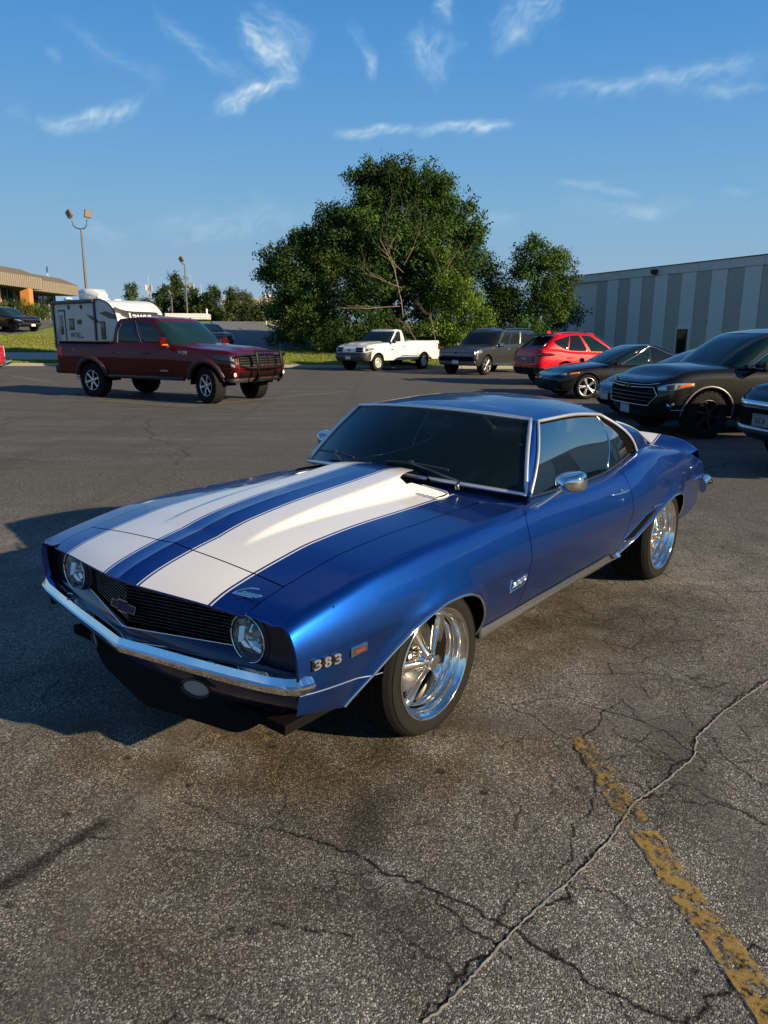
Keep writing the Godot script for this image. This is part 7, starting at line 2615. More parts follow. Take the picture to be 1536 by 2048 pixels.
	var bx := Basis(Vector3(0, 0, 1), Vector3.UP, Vector3(-1, 0, 0))
	var t := obj("side_lettering", text_mesh("MICRO", 0.20, 0.008), mat("decal_dark", 0.06, 0.065, 0.075, 0.5), c)
	t.transform = Transform3D(bx.scaled_local(Vector3(1.1, 1, 1)), Vector3(-hw - 0.014, 1.50, -3.25))
	t = obj("side_lettering", text_mesh("Jay Feather", 0.085, 0.008, false), mats["decal_dark"], c)
	t.transform = Transform3D(bx * Basis(Vector3(1, 0, 0), Vector3(0.25, 1, 0), Vector3(0, 0, 1)), Vector3(-hw - 0.014, 1.38, -2.72))
	# dark swooshes on the side and around the nose
	for q in [PackedVector2Array([Vector2(-2.0, 2.50), Vector2(-1.2, 2.38), Vector2(-0.62, 2.06), Vector2(-0.95, 2.08), Vector2(-1.55, 2.25)]), PackedVector2Array([Vector2(-0.72, 2.55), Vector2(-0.05, 2.62), Vector2(0.70, 2.45), Vector2(0.86, 2.22), Vector2(0.18, 2.28)]), PackedVector2Array([Vector2(-3.5, 1.02), Vector2(-1.3, 1.02), Vector2(-1.3, 0.80), Vector2(-3.0, 0.80)])]:
		g = MB.new()
		g.prism(q, 0.006, Transform3D(Basis(Vector3(0, 0, 1), Vector3.UP, Vector3(-1, 0, 0)), Vector3(-hw - 0.0105, 0, 0)))
		obj("side_graphic", g, mat("graphic_dark", 0.035, 0.034, 0.040, 0.4), c)
	var nose := MB.new()
	rows = []
	for k in 5:
		var yy := lerpf(2.30, 2.62, k / 4.0)
		var zz := -0.75 + 1.70 * cos(asin((yy - 1.95) / 1.22)) + 0.012
		var row := PackedVector3Array()
		for j in 13:
			var fx := lerpf(-1.0, 1.0, j / 12.0)
			row.append(Vector3(fx * (hw - 0.02), yy + (0.22 if k > 2 else 0.05) * pow(absf(fx), 3.0) * (1.0 if fx < 0 else -0.15), zz - 0.06 * pow(absf(fx), 3.0) * (1.0 if fx < 0 else 0.0)))
		rows.append(row)
	nose.grid(rows, false, false, Vector3(0, 0, 1))
	obj("nose_band", nose, mats["graphic_dark"], c)
	t = obj("nose_lettering", text_mesh("Jayco", 0.36, 0.02), mat("letter_white", 0.78, 0.78, 0.78, 0.4), c)
	t.transform = Transform3D(Basis(Vector3.RIGHT, -0.35), Vector3(-0.02, 2.36, 0.90))
	for x in [-0.55, 0.95]:
		g = MB.new()
		g.box(Vector3(x, 2.90, 0.315), Vector3(0.10, 0.035, 0.03), 0.01, Basis(Vector3.RIGHT, -0.9))
		obj("marker_light", g, mats["dark_plastic"], c)
	# roof gear
	g = MB.new()
	g.tube([Vector3(-0.45, 3.46, -3.45), Vector3(-0.45, 3.50, -2.9), Vector3(-0.45, 3.48, -2.35), Vector3(-0.45, 3.30, -1.75)], [0.44, 0.48, 0.46, 0.28], 4, false, true, Vector2(1.25, 0.8))
	obj("air_conditioner", g, w, c)
	g = MB.new()
	g.box(Vector3(-0.45, 3.36, -3.46), Vector3(0.62, 0.26, 0.05), 0.02)
	obj("air_conditioner_grille", g, mats["dark_plastic"], c)
	for q in [[-0.75, -4.8, 0.34, 0.20], [-0.7, -4.1, 0.36, 0.08], [-0.6, -1.5, 0.5, 0.09], [0.4, -2.0, 0.4, 0.09]]:
		g = MB.new()
		g.box(Vector3(q[0], 3.18 + q[3] * 0.5, q[1]), Vector3(q[2], q[3], q[2]), 0.05)
		obj("roof_vent", g, w, c)
	g = MB.new()
	g.tube([Vector3(0, 0.55, 0.0), Vector3(0, 0.55, 1.3)], 0.06, 4)
	obj("drawbar", g, blk, c)
	for s in [1.0, -1.0]:
		v_wheel(c, Vector3(s * 1.2, 0.34, -3.1), s, 0.34, 0.2, 0.2, 5, mats["alloy"])
		v_wheel(c, Vector3(s * 1.2, 0.34, -2.35), s, 0.34, 0.2, 0.2, 5, mats["alloy"])

func build_vehicles() -> void:
	maroon_pickup()
	white_pickup()
	grey_suv()
	red_crossover()
	black_sedan()
	electric_car()
	black_crossover()
	edge_suv()
	hill_suv()
	red_pickup()
	travel_trailer()

# ---------------------------------------------------------------- trees and plants
func leaf_clump(sd: int, n: int, rad: float, leaf: float) -> ArrayMesh:
	var rng := RandomNumberGenerator.new()
	rng.seed = sd
	var g := MB.new()
	for i in n:
		var d := Vector3(rng.randfn(), rng.randfn(), rng.randfn()).normalized()
		var c := d * rad * pow(rng.randf(), 0.5)
		var nn := (d + Vector3(rng.randfn(), rng.randfn() + 0.5, rng.randfn()) * 0.6).normalized()
		var t := nn.cross(Vector3(rng.randfn(), rng.randfn(), rng.randfn())).normalized()
		var b := nn.cross(t)
		var l := leaf * rng.randf_range(0.7, 1.3)
		g.face([c - t * l * 0.5, c + b * l * 0.27 + nn * l * 0.05, c + t * l * 0.55, c - b * l * 0.27 + nn * l * 0.05], nn)
	return g.mesh()

func leaf_mat(key: String) -> StandardMaterial3D:
	if mats.has(key): return mats[key]
	var m := mat(key, 1, 1, 1, 0.6, 0.0, 0.0, 0.22)
	m.vertex_color_use_as_albedo = true
	m.backlight_enabled = true
	m.backlight = Color(0.45, 0.5, 0.25)
	return m

# lobes: [x, y, z, radius] in world space
func crown(parent: Node3D, lobes: Array, dens: float, col: Color, sd: int, mesh: ArrayMesh, low := 0.3, var_ := 0.35) -> void:
	var rng := RandomNumberGenerator.new()
	rng.seed = sd
	var nz := noise(sd + 3, 0.55, 3)
	var tr: Array[Transform3D] = []
	var cols: Array[Color] = []
	for l in lobes:
		var c := Vector3(l[0], l[1], l[2])
		var r: float = l[3]
		var tone := rng.randf_range(0.80, 1.2)
		# boughs: clumps gathered round smaller centres near the lobe's skin, plus a loose fill inside
		var subs := []
		for k in int(clampf(7.0 + 4.0 * r, 6.0, 18.0)):
			var sd_ := Vector3(rng.randfn(), rng.randfn() + 0.15, rng.randfn()).normalized()
			subs.append([c + sd_ * r * rng.randf_range(0.45, 1.02) * Vector3(1, 0.92, 1), r * rng.randf_range(0.20, 0.40), rng.randf_range(0.68, 1.42)])
		for i in int(dens * r * r):
			var p: Vector3
			var st := 1.0
			if rng.randf() < 0.22:
				p = c + Vector3(rng.randfn(), rng.randfn(), rng.randfn()) * r * 0.38
				st = 0.85
			else:
				var sb: Array = subs[rng.randi() % subs.size()]
				var d := Vector3(rng.randfn(), rng.randfn() * 0.75, rng.randfn()).normalized()
				p = sb[0] + d * sb[1] * pow(rng.randf(), 0.4) * 1.35
				st = sb[2]
			if p.y < low: continue
			if nz.get_noise_3d(p.x * 1.6 + 40.0, p.y * 1.6, p.z * 1.6) < -0.30: continue
			var s := rng.randf_range(0.6, 1.2)
			tr.append(Transform3D(Basis.from_euler(Vector3(rng.randf() * TAU, rng.randf() * TAU, rng.randf() * TAU)).scaled(Vector3.ONE * s), p - parent.position))
			var b := tone * st * rng.randf_range(1.0 - var_, 1.0 + var_)
			cols.append(Color(col.r * b * rng.randf_range(0.9, 1.15), col.g * b, col.b * b * rng.randf_range(0.8, 1.1)))
	var mm := MultiMesh.new()
	mm.transform_format = MultiMesh.TRANSFORM_3D
	mm.use_colors = true
	mm.mesh = mesh
	mm.instance_count = tr.size()
	for i in tr.size():
		mm.set_instance_transform(i, tr[i]); mm.set_instance_color(i, cols[i])
	var o := MultiMeshInstance3D.new()
	o.name = "crown"
	o.multimesh = mm
	o.material_override = leaf_mat("leaves")
	o.set_meta("kind", "stuff")
	parent.add_child(o, true)

func limb(g: MB, a: Vector3, dir: Vector3, len_: float, r: float, depth: int, rng: RandomNumberGenerator, spread := 0.5, droop := 0.0) -> void:
	var path := [a]
	var rad := [r]
	var p := a
	var d := dir.normalized()
	var n := 5
	for i in n:
		d = (d + Vector3(rng.randfn(), rng.randfn() * 0.6 - droop, rng.randfn()) * 0.12).normalized()
		p += d * len_ / n
		path.append(p)
		rad.append(lerpf(r, r * 0.45, (i + 1) / float(n)))
		if depth > 0 and i >= 1:
			var sd := (d + Vector3(rng.randfn(), rng.randfn() * 0.5 + 0.1, rng.randfn()) * spread).normalized()
			limb(g, p, sd, len_ * rng.randf_range(0.45, 0.7), r * 0.5 * (1.0 - 0.08 * i), depth - 1, rng, spread, droop)
	g.tube(path, rad, 5, false, false)

func tree(called: String, label: String, base: Vector3, lobes: Array, dens: float, col: Color, sd: int, mesh: ArrayMesh, trunk_r: float, group := "", cat := "tree") -> Node3D:
	var t := thing(called, label, cat, base, 0.0, group)
	crown(t, lobes, dens, col, sd, mesh, base.y + 0.15)
	var rng := RandomNumberGenerator.new()
	rng.seed = sd + 1
	var top := base.y
	for l in lobes: top = maxf(top, l[1])
	var h := top - base.y
	var g := MB.new()
	var path := []
	var rad := []
	for i in 7:
		var k := i / 6.0
		path.append(Vector3(rng.randf_range(-0.1, 0.1) * k * h * 0.3, -0.2 + h * 0.9 * k, rng.randf_range(-0.1, 0.1) * k * h * 0.3))
		rad.append(trunk_r * lerpf(1.0, 0.25, k))
	g.tube(path, rad, 8)
	var bark := mat("bark", 0.055, 0.044, 0.034, 0.9)
	obj("trunk", g, bark, t)
	if trunk_r > 0.12:
		var k := 0
		for l in lobes:
			if k >= 12: break
			k += 1
			var b := MB.new()
			var tgt := Vector3(l[0], l[1], l[2]) - base
			var st: Vector3 = path[clampi(int(tgt.y / h * 4.0), 1, 4)]
			var mid := (st + tgt) * 0.5 + Vector3(0, 0.25, 0)
			b.tube([st, mid, tgt], [trunk_r * 0.4, trunk_r * 0.28, trunk_r * 0.1], 6)
			obj("limb", b, bark, t)
	return t

func build_plants() -> void:
	var big := leaf_clump(1, 22, 0.44, 0.16)
	var fine := leaf_clump(2, 22, 0.40, 0.15)
	var far := leaf_clump(3, 16, 0.42, 0.22)
	var low := leaf_clump(4, 16, 0.30, 0.12)
	var dark := Color(0.036, 0.074, 0.017)
	var mid := Color(0.062, 0.120, 0.024)
	var lite := Color(0.105, 0.175, 0.03)
	var by := func(x: float, z: float) -> Vector3: return Vector3(x, terr(x, z), z)
	var t := tree("broad_tree", "tall broad dark green tree rising behind the white pickup", by.call(0.2, -46.5),
		[[0.83, 8.6, -46.0, 2.1], [-1.0, 9.1, -47.0, 1.9], [2.75, 8.9, -47.0, 1.9], [3.8, 7.6, -46.0, 1.6], [1.0, 10.2, -46.5, 1.35], [-0.2, 10.4, -46.5, 1.3], [2.3, 10.0, -46.6, 1.5], [4.6, 8.2, -46.5, 1.2], [-0.03, 6.4, -45.6, 2.6], [2.58, 5.32, -45.4, 2.3], [4.6, 6.0, -47.0, 1.7], [3.79, 3.65, -45.3, 2.1], [-0.3, 3.4, -44.6, 2.4], [1.6, 7.2, -44.2, 1.6], [-1.6, 7.6, -45.6, 1.2], [5.3, 7.3, -46.4, 0.8], [-0.9, 10.2, -46.6, 0.7], [3.1, 9.9, -46.4, 0.8]], 120.0, dark, 101, big, 0.42)
	# bare dead wood in front of the crown
	var rng := RandomNumberGenerator.new()
	rng.seed = 33
	var dead := mat("dead_wood", 0.17, 0.135, 0.10, 0.9)
	for q in [[Vector3(1.0, 2.6, -42.9), Vector3(-0.10, 1.0, 0.05), 4.4, 0.045], [Vector3(0.9, 4.2, -42.8), Vector3(-0.9, 0.35, 0.2), 2.2, 0.028], [Vector3(0.8, 3.2, -42.8), Vector3(-1.0, -0.05, 0.3), 2.4, 0.028], [Vector3(1.0, 5.4, -42.9), Vector3(0.55, 0.8, 0.1), 2.2, 0.025], [Vector3(1.0, 5.0, -42.9), Vector3(-0.7, 0.6, 0.1), 2.0, 0.025], [Vector3(2.6, 4.0, -42.9), Vector3(0.3, 1.0, 0.1), 2.6, 0.03], [Vector3(2.8, 1.2, -41.9), Vector3(-0.35, 0.8, 0.2), 1.6, 0.03], [Vector3(1.9, 1.0, -41.8), Vector3(-0.4, 0.9, 0.1), 1.5, 0.03]]:
		var g := MB.new()
		limb(g, q[0] - t.position, q[1], q[2], q[3], 2, rng, 0.55, 0.02)
		var db := obj("dead_branch", g, dead, t)
	tree("broad_tree", "bushy dark tree at the left shoulder of the tall one, beside the climbing road", by.call(-4.0, -47.0),
		[[-2.38, 7.33, -46.2, 2.0], [-3.95, 6.59, -47.0, 1.75], [-5.06, 5.64, -46.2, 1.8], [-6.5, 5.75, -47.0, 1.2], [-6.9, 5.2, -46.8, 0.8], [-5.2, 3.7, -46.2, 2.1], [-2.64, 4.3, -45.2, 2.4], [-5.8, 2.6, -46.5, 1.5], [-3.0, 8.3, -46.6, 1.1]], 125.0, dark, 111, big, 0.30)
	tree("leafy_tree", "medium light green tree with loose top before the grey wall", by.call(9.2, -47.0),
		[[8.73, 6.0, -47.0, 1.25], [9.9, 5.2, -47.0, 1.55], [8.52, 4.3, -47.0, 1.7], [10.8, 3.6, -47.0, 1.35], [9.52, 2.6, -46.5, 1.7], [11.2, 2.9, -47.2, 1.0], [8.9, 6.9, -47.0, 0.6], [10.3, 6.2, -47.0, 0.65], [11.0, 4.7, -47.0, 0.7]], 115.0, mid, 121, fine, 0.17)
	tree("leafy_tree", "slim dull green tree between the tall dark tree and the loose light one", by.call(7.1, -48.2),
		[[7.3, 4.0, -48.0, 1.5], [7.5, 2.6, -47.5, 1.5], [6.5, 5.1, -48.0, 1.0], [5.7, 5.6, -48.3, 1.1], [6.2, 3.0, -47.6, 1.4]], 110.0, Color(0.042, 0.062, 0.018), 131, fine, 0.14)
	tree("vine_shrub", "sunlit yellow-green vine mound climbing above the grey SUV", by.call(4.2, -43.2),
		[[4.19, 3.3, -43.0, 1.35], [3.4, 4.7, -43.2, 0.95], [5.2, 2.5, -42.9, 1.15], [3.2, 2.3, -42.8, 1.05], [4.2, 1.6, -42.6, 0.9], [3.0, 5.9, -43.6, 0.7]], 190.0, lite, 141, low, 0.06, "", "shrub")
	tree("vine_shrub", "olive green mound of creepers hanging below the left shoulder tree", by.call(-4.3, -44.8),
		[[-4.2, 2.9, -44.6, 1.3], [-5.2, 2.3, -44.9, 1.0], [-3.2, 5.2, -44.4, 1.3], [-3.6, 1.7, -44.2, 0.9]], 170.0, Color(0.062, 0.088, 0.022), 151, low, 0.06, "", "shrub")
	var ul := [[-2.3, -43.6, 1.5, "low dark bush left of the white pickup's nose"], [-0.4, -43.4, 1.5, "low dark bush right behind the white pickup's cab"], [2.0, -43.2, 1.35, "low dark bush behind the white pickup's tailgate"], [6.4, -43.6, 1.2, "low dark bush behind the grey SUV's roof"], [8.3, -43.4, 1.25, "low bush right of the grey SUV at the foot of the loose tree"], [-6.1, -46.3, 0.9, "small dark bush by the edge of the climbing road"]]
	for i in ul.size():
		var b: Vector3 = by.call(ul[i][0], ul[i][1])
		var r: float = ul[i][2]
		tree("bush", ul[i][3], b, [[b.x, b.y + r * 0.7, b.z, r], [b.x - r * 0.7, b.y + r * 0.45, b.z + 0.2, r * 0.7], [b.x + r * 0.7, b.y + r * 0.5, b.z + 0.1, r * 0.75]], 150.0, dark * 0.9, 160 + i, low, 0.05, "bushes under the trees", "bush")
	# trees far to the left, beyond the upper lots
	var ft := [[-29.1, -100.0, 1.4, 5.3, 0, "rounded distant tree left of the tallest distant one"], [-28.2, -104.0, 1.35, 7.2, 0, "tallest of the distant trees, beside the thin lamp post"], [-24.5, -98.0, 1.3, 4.9, 0, "dark distant tree just right of the thin lamp post"], [-21.8, -97.0, 1.5, 4.8, 0, "dark distant tree second right of the thin lamp post"], [-19.3, -97.0, 1.4, 4.7, 0, "dark distant tree left of the pale distant building"], [-22.6, -125.0, 1.9, 5.9, 1, "hazy farthest tree crown above the pale distant building"], [-29.8, -90.0, 0.9, 4.6, 1, "small distant tree above the trailer's roof vents"], [-26.8, -99.0, 1.3, 4.0, 0, "dark distant tree behind the trailer's nose"], [-17.8, -92.0, 1.2, 2.6, 1, "short distant tree before the pale building's left end"], [-12.9, -82.0, 1.2, 2.4, 1, "low sunlit bush at the top of the climbing road"], [-15.4, -86.0, 1.1, 2.1, 0, "low dark bush below the pale distant building"], [-10.5, -76.0, 1.2, 1.9, 0, "low bush where the climbing road meets the tall trees"], [-32.2, -104.0, 1.5, 3.6, 0, "low distant tree behind the trailer's roof"], [-23.0, -96.0, 1.1, 2.6, 1, "sunlit bush below the distant dark trees"], [-20.4, -95.0, 1.0, 2.3, 1, "small sunlit bush below the second pair of distant trees"], [-36.5, -118.0, 1.7, 3.9, 0, "faint distant tree left of the trailer's air conditioner"]]
	for i in ft.size():
		var q: Array = ft[i]
		var b: Vector3 = by.call(q[0], q[1])
		var r: float = q[2]
		var h: float = q[3]
		rng.seed = 500 + i
		var lob := []
		var nl := int(h / r * 1.6) + 2
		for k in nl:
			var kk := k / float(nl - 1)
			lob.append([b.x + rng.randf_range(-0.35, 0.35) * r, b.y + lerpf(r * 0.5, h - r * 0.45, kk), b.z + rng.randf_range(-0.3, 0.3) * r, r * lerpf(1.0, 0.62, kk) * rng.randf_range(0.85, 1.1)])
		tree("distant_tree", q[5], b, lob, 85.0, (Color(0.040, 0.060, 0.022) if q[4] == 0 else Color(0.062, 0.085, 0.03)), 170 + i, far, 0.12 if h > 3 else 0.04, "distant trees beyond the upper lots")
	for i in 4:
		var b := Vector3(-30.2 + 0.1 * i, 2.75, -59.0 - 2.6 * i)
		tree("hedge_shrub", ["clipped shrub at the frame edge before the brown-roofed building", "clipped shrub left of the building's first brick column", "clipped shrub between the building's two brick columns", "clipped shrub at the foot of the building's second brick column"][i], b, [[b.x, b.y + 0.7, b.z, 0.85], [b.x, b.y + 0.6, b.z - 1.0, 0.75], [b.x, b.y + 0.55, b.z + 1.0, 0.7]], 130.0, Color(0.05, 0.078, 0.02), 220 + i, low, 0.03, "shrubs before the brown-roofed building", "shrub")

# ---------------------------------------------------------------- buildings and street furniture
func grain(key: String, c: Color, sc: float, contrast: float, bump := 0.0) -> StandardMaterial3D:
	if mats.has(key): return mats[key]
	var m := StandardMaterial3D.new()
	m.resource_name = key
	m.albedo_texture = ntex(noise(key.hash() % 1000, 0.05, 5), 512, ramp([[0.0, c.darkened(contrast)], [0.5, c], [1.0, c.lightened(contrast * 0.6)]]))
	m.uv1_triplanar = true; m.uv1_world_triplanar = true; m.uv1_scale = Vector3.ONE / sc
	m.roughness = 0.92
	if bump > 0.0:
		m.heightmap_enabled = true; m.heightmap_scale = bump; m.heightmap_texture = m.albedo_texture
	mats[key] = m
	return m

func grey_warehouse() -> void:
	# wall runs from the far corner towards the camera; s is measured along it
	var d := Vector3(6.15, 0, 15.5).normalized()
	var o := thing("warehouse", "long flat-roofed grey concrete warehouse with darker vertical panels", "building", Vector3(13.7, 0, -56.0) - d * 4.0)
	o.rotation.y = atan2(d.x, d.z)      # local z runs along the wall, +x is away from the lot
	var lightc := grain("panel_light", Color(0.84, 0.825, 0.79), 2.5, 0.08)
	var darkc := grain("panel_dark", Color(0.69, 0.67, 0.63), 0.8, 0.25, 0.8)
	var fasc := grain("fascia_grey", Color(0.82, 0.805, 0.77), 3.0, 0.08)
	var L := 62.0
	var top := 5.83
	var g := MB.new()
	g.box(Vector3(15.05, top * 0.5 - 0.2, L * 0.5), Vector3(30.0, top - 0.3, L), 0.0)
	obj("wall", g, fasc, o)
	var per := 2.298
	var half := per * 0.5
	var s0 := 13.65
	var k := -6
	while s0 + k * half < L - 0.2:
		var a := maxf(0.0, s0 + k * half)
		var b := minf(L, s0 + (k + 1) * half)
		if b > a + 0.05:
			var isd := posmod(k, 2) == 0
			g = MB.new()
			g.box(Vector3(-0.03 if not isd else -0.005, 2.55, (a + b) * 0.5), Vector3(0.16, 5.5, b - a - 0.02), 0.012)
			obj("wall_panel", g, darkc if isd else lightc, o)
		k += 1
	var n := int(L / per)
	for i in n:
		g = MB.new()
		g.box(Vector3(-0.045, 5.555, (i + 0.5) * per), Vector3(0.19, 0.49, per - 0.02), 0.012)
		obj("fascia_panel", g, fasc, o)
	g = MB.new()
	g.box(Vector3(0.05, 5.825, L * 0.5), Vector3(0.46, 0.05, L + 0.1), 0.01)
	obj("coping", g, mat("coping_dark", 0.05, 0.055, 0.06, 0.5), o)
	# door
	var dz := 15.32
	var dr := holder("door", o)
	g = MB.new()
	g.box(Vector3(-0.13, 1.08, dz), Vector3(0.10, 2.22, 1.10), 0.01)
	obj("door_frame", g, lightc, dr)
	g = MB.new()
	g.box(Vector3(-0.165, 1.05, dz), Vector3(0.06, 2.06, 0.88), 0.01)
	obj("door_leaf", g, mat("door_dark", 0.02, 0.022, 0.025, 0.3), dr)
	g = MB.new()
	g.box(Vector3(-0.20, 1.25, dz), Vector3(0.02, 1.4, 0.6), 0.005)
	obj("door_glass", g, mats["tint"], dr)
	# wall pack light and small fixture
	g = MB.new()
	g.box(Vector3(-0.30, 5.55, 12.58), Vector3(0.34, 0.24, 0.40), 0.06)
	g.box(Vector3(-0.28, 5.40, 12.58), Vector3(0.20, 0.10, 0.30), 0.03)
	obj("wall_light", g, mats["dark_plastic"], o)
	g = MB.new()
	g.box(Vector3(-0.16, 2.5, 17.07), Vector3(0.12, 0.20, 0.14), 0.03)
	obj("utility_box", g, mat("box_grey", 0.35, 0.36, 0.36, 0.5), o)

func brown_building() -> void:
	var o := thing("office_building", "single-storey building with brown ribbed metal roof and orange brick columns", "building", Vector3(-32.2, 2.7, -50.0))
	var roof := mat("roof_brown", 0.17, 0.15, 0.125, 0.6)
	var rib := mat("rib_tan", 0.22, 0.195, 0.16, 0.6)
	var soffit := mat("soffit_dark", 0.04, 0.035, 0.035, 0.8)
	var brick := grain("brick_orange", Color(0.74, 0.50, 0.26), 0.7, 0.18)
	# two blocks along z: the nearer stands 0.9 m forward
	for q in [[0.0, 22.3, 0.0, "a"], [22.3, 34.0, -1.3, "b"]]:
		var z0: float = -q[0]
		var z1: float = -q[1]
		var x: float = q[2]
		var g := MB.new()
		g.box(Vector3(x - 9.5, 1.3, (z0 + z1) * 0.5), Vector3(14.0, 3.4, z0 - z1), 0.0)
		obj("wall", g, soffit, o)
		g = MB.new()
		g.face([Vector3(x + 0.10, 2.82, z0), Vector3(x + 0.10, 2.82, z1), Vector3(x - 3.0, 2.82, z1), Vector3(x - 3.0, 2.82, z0)], Vector3.DOWN)
		obj("soffit", g, soffit, o)
		# ribbed fascia
		g = MB.new()
		g.box(Vector3(x, 3.36, (z0 + z1) * 0.5), Vector3(0.16, 1.08, z0 - z1), 0.0)
		var fa := obj("fascia", g, rib, o)
		g = MB.new()
		var nr := int((z0 - z1) / 0.36)
		for k in nr:
			g.box(Vector3(x + 0.12, 3.36, z0 - (k + 0.5) * 0.36), Vector3(0.09, 1.06, 0.13), 0.015)
		var rb := obj("fascia_ribs", g, rib, fa)
		rb.set_meta("kind", "stuff")
		# sloping roof strip
		g = MB.new()
		var pts := [Vector3(x + 0.12, 3.90, z0), Vector3(x - 1.7, 4.62, z0), Vector3(x - 1.7, 4.62, z1), Vector3(x + 0.12, 3.90, z1)]
		g.face(pts, Vector3(1, 1, 0))
		g.face([Vector3(x - 1.7, 4.62, z0), Vector3(x - 16, 4.62, z0), Vector3(x - 16, 4.62, z1), Vector3(x - 1.7, 4.62, z1)], Vector3.UP)
		g.face([Vector3(x + 0.10, 2.82, z1), Vector3(x + 0.12, 3.90, z1), Vector3(x - 1.7, 4.62, z1), Vector3(x - 16, 4.62, z1), Vector3(x - 16, 2.82, z1)], Vector3(0, 0, -1))
		g.face([Vector3(x + 0.10, 2.82, z0), Vector3(x + 0.12, 3.90, z0), Vector3(x - 1.7, 4.62, z0), Vector3(x - 16, 4.62, z0), Vector3(x - 16, 2.82, z0)], Vector3(0, 0, 1))
		var rf := obj("roof", g, roof, o)
		g = MB.new()
		for k in int((z0 - z1) / 0.45):
			g.box(Vector3(x - 0.79, 4.27, z0 - (k + 0.5) * 0.45), Vector3(1.95, 0.05, 0.04), 0.0, Basis(Vector3.BACK, -0.377))
		var sm := obj("roof_seam", g, roof, rf)
		sm.set_meta("kind", "stuff")
		# glazing with uprights
		var nw := int((z0 - z1) / 1.2)
		for k in nw:
			var zc := z0 - (k + 0.5) * 1.2
			var wd := holder("window", o)
			g = MB.new()
			g.box(Vector3(x - 2.42, 1.40, zc), Vector3(0.04, 2.75, 1.08), 0.0)
			obj("pane", g, mat("shop_glass", 0.02, 0.03, 0.035, 0.02, 0.0, 0.0, 0.9), wd)
			g = MB.new()
			g.box(Vector3(x - 2.38, 1.40, zc - 0.58), Vector3(0.10, 2.80, 0.09), 0.01)
			obj("mullion", g, mat("mullion", 0.30, 0.31, 0.32, 0.4, 0.5), wd)
	for z in [-1.7, -7.7, -13.7, -19.7]:
		var col := holder("column", o)
		var g := MB.new()
		g.box(Vector3(-0.30, 1.35, z), Vector3(0.80, 2.92, 0.80), 0.02)
		obj("shaft", g, brick, col)
		for c in 18:
			g = MB.new()
			g.box(Vector3(0.10, 0.05 + 0.155 * c, z), Vector3(0.06, 0.135, 0.82), 0.01)
			obj("brick_course", g, brick, col)
	for q in [[-4.0, 0.45], [-15.5, 0.4]]:
		var g := MB.new()
		g.box(Vector3(-6.5, 4.62 + q[1] * 0.5, q[0]), Vector3(1.6, q[1], 2.4), 0.03)
		obj("roof_unit", g, mat("unit_grey", 0.25, 0.24, 0.23, 0.6), o)
	var dish := MB.new()
	dish.lathe([[0.0, -0.10], [0.2, -0.07], [0.38, 0.0]], 18, Transform3D(Basis(Vector3(0.7, 0.5, -0.5).normalized(), Vector3.UP, Vector3(0.5, 0, 0.7).normalized()), Vector3(-4.0, 5.5, -33.0)))
	dish.tube([Vector3(-4.0, 4.6, -33.0), Vector3(-4.0, 5.5, -33.0)], 0.05, 6)
	obj("satellite_dish", dish, mat("dish_grey", 0.5, 0.5, 0.5, 0.5), o)

func lamp_post(base: Vector3, h: float, double: bool, label: String) -> void:
	var o := thing("lamp_post", label, "lamp post", base, 0.0, "lamp posts by the upper lots")
	var steel := mat("post_bronze", 0.12, 0.10, 0.085, 0.5, 0.4)
	var g := MB.new()
	g.tube([Vector3(0, -0.3, 0), Vector3(0, h * 0.5, 0), Vector3(0, h, 0)], [0.10, 0.085, 0.06], 8)
	obj("pole", g, steel, o)
	var ends := [[-0.62, 0.55, 0.7], [0.48, 0.60, -0.5]] if double else [[-0.25, 0.05, 0.3]]
	for e in ends:
		var a := MB.new()
		a.tube([Vector3(0, h - 0.05, 0), Vector3(e[0] * 0.55, h, 0), Vector3(e[0] * 0.9, h + e[1] * 0.35, 0), Vector3(e[0], h + e[1], 0)], 0.045, 6)
		obj("arm", a, steel, o)
		var b := MB.new()
		b.box(Vector3(e[0] * 1.15, h + e[1] + 0.42, e[2] * 0.2), Vector3(0.50, 0.58, 0.26), 0.05, Basis(Vector3.UP, 0.5 * signf(e[0])) * Basis(Vector3.BACK, 0.6 if e[0] < 0 else -0.15))
		obj("lamp_head", b, mat("head_bronze", 0.16, 0.13, 0.11, 0.5), o)

func lattice_mast(at: Vector3, h: float, label: String) -> void:
	var o := thing("radio_mast", label, "mast", at, 0.0, "distant radio masts")
	var m := mat("mast_grey", 0.42, 0.42, 0.43, 0.6)
	var g := MB.new()
	for k in 3:
		var a := TAU * k / 3.0
		g.tube([Vector3(cos(a), 0, sin(a)) * 1.1, Vector3(cos(a) * 0.35, h, sin(a) * 0.35)], 0.12, 4)
	var n := int(h / 1.6)
	for i in n:
		for k in 3:
			var r0 := lerpf(1.1, 0.35, i / float(n))
			var r1 := lerpf(1.1, 0.35, (i + 1) / float(n))
			g.tube([Vector3(cos(TAU * k / 3.0) * r0, h * i / n, sin(TAU * k / 3.0) * r0), Vector3(cos(TAU * (k + 1) / 3.0) * r1, h * (i + 1) / n, sin(TAU * (k + 1) / 3.0) * r1)], 0.07, 4)
	var fr := obj("lattice", g, m, o)
	g = MB.new()
	for k in 3:
		var a := TAU * k / 3.0 + 0.4
		g.box(Vector3(cos(a) * 0.9, h - 0.8, sin(a) * 0.9), Vector3(0.5, 1.7, 0.3), 0.05, Basis(Vector3.UP, -a))
	g.tube([Vector3(0, h, 0), Vector3(0, h + 2.5, 0)], 0.08, 4)
	obj("antenna", g, m, o)

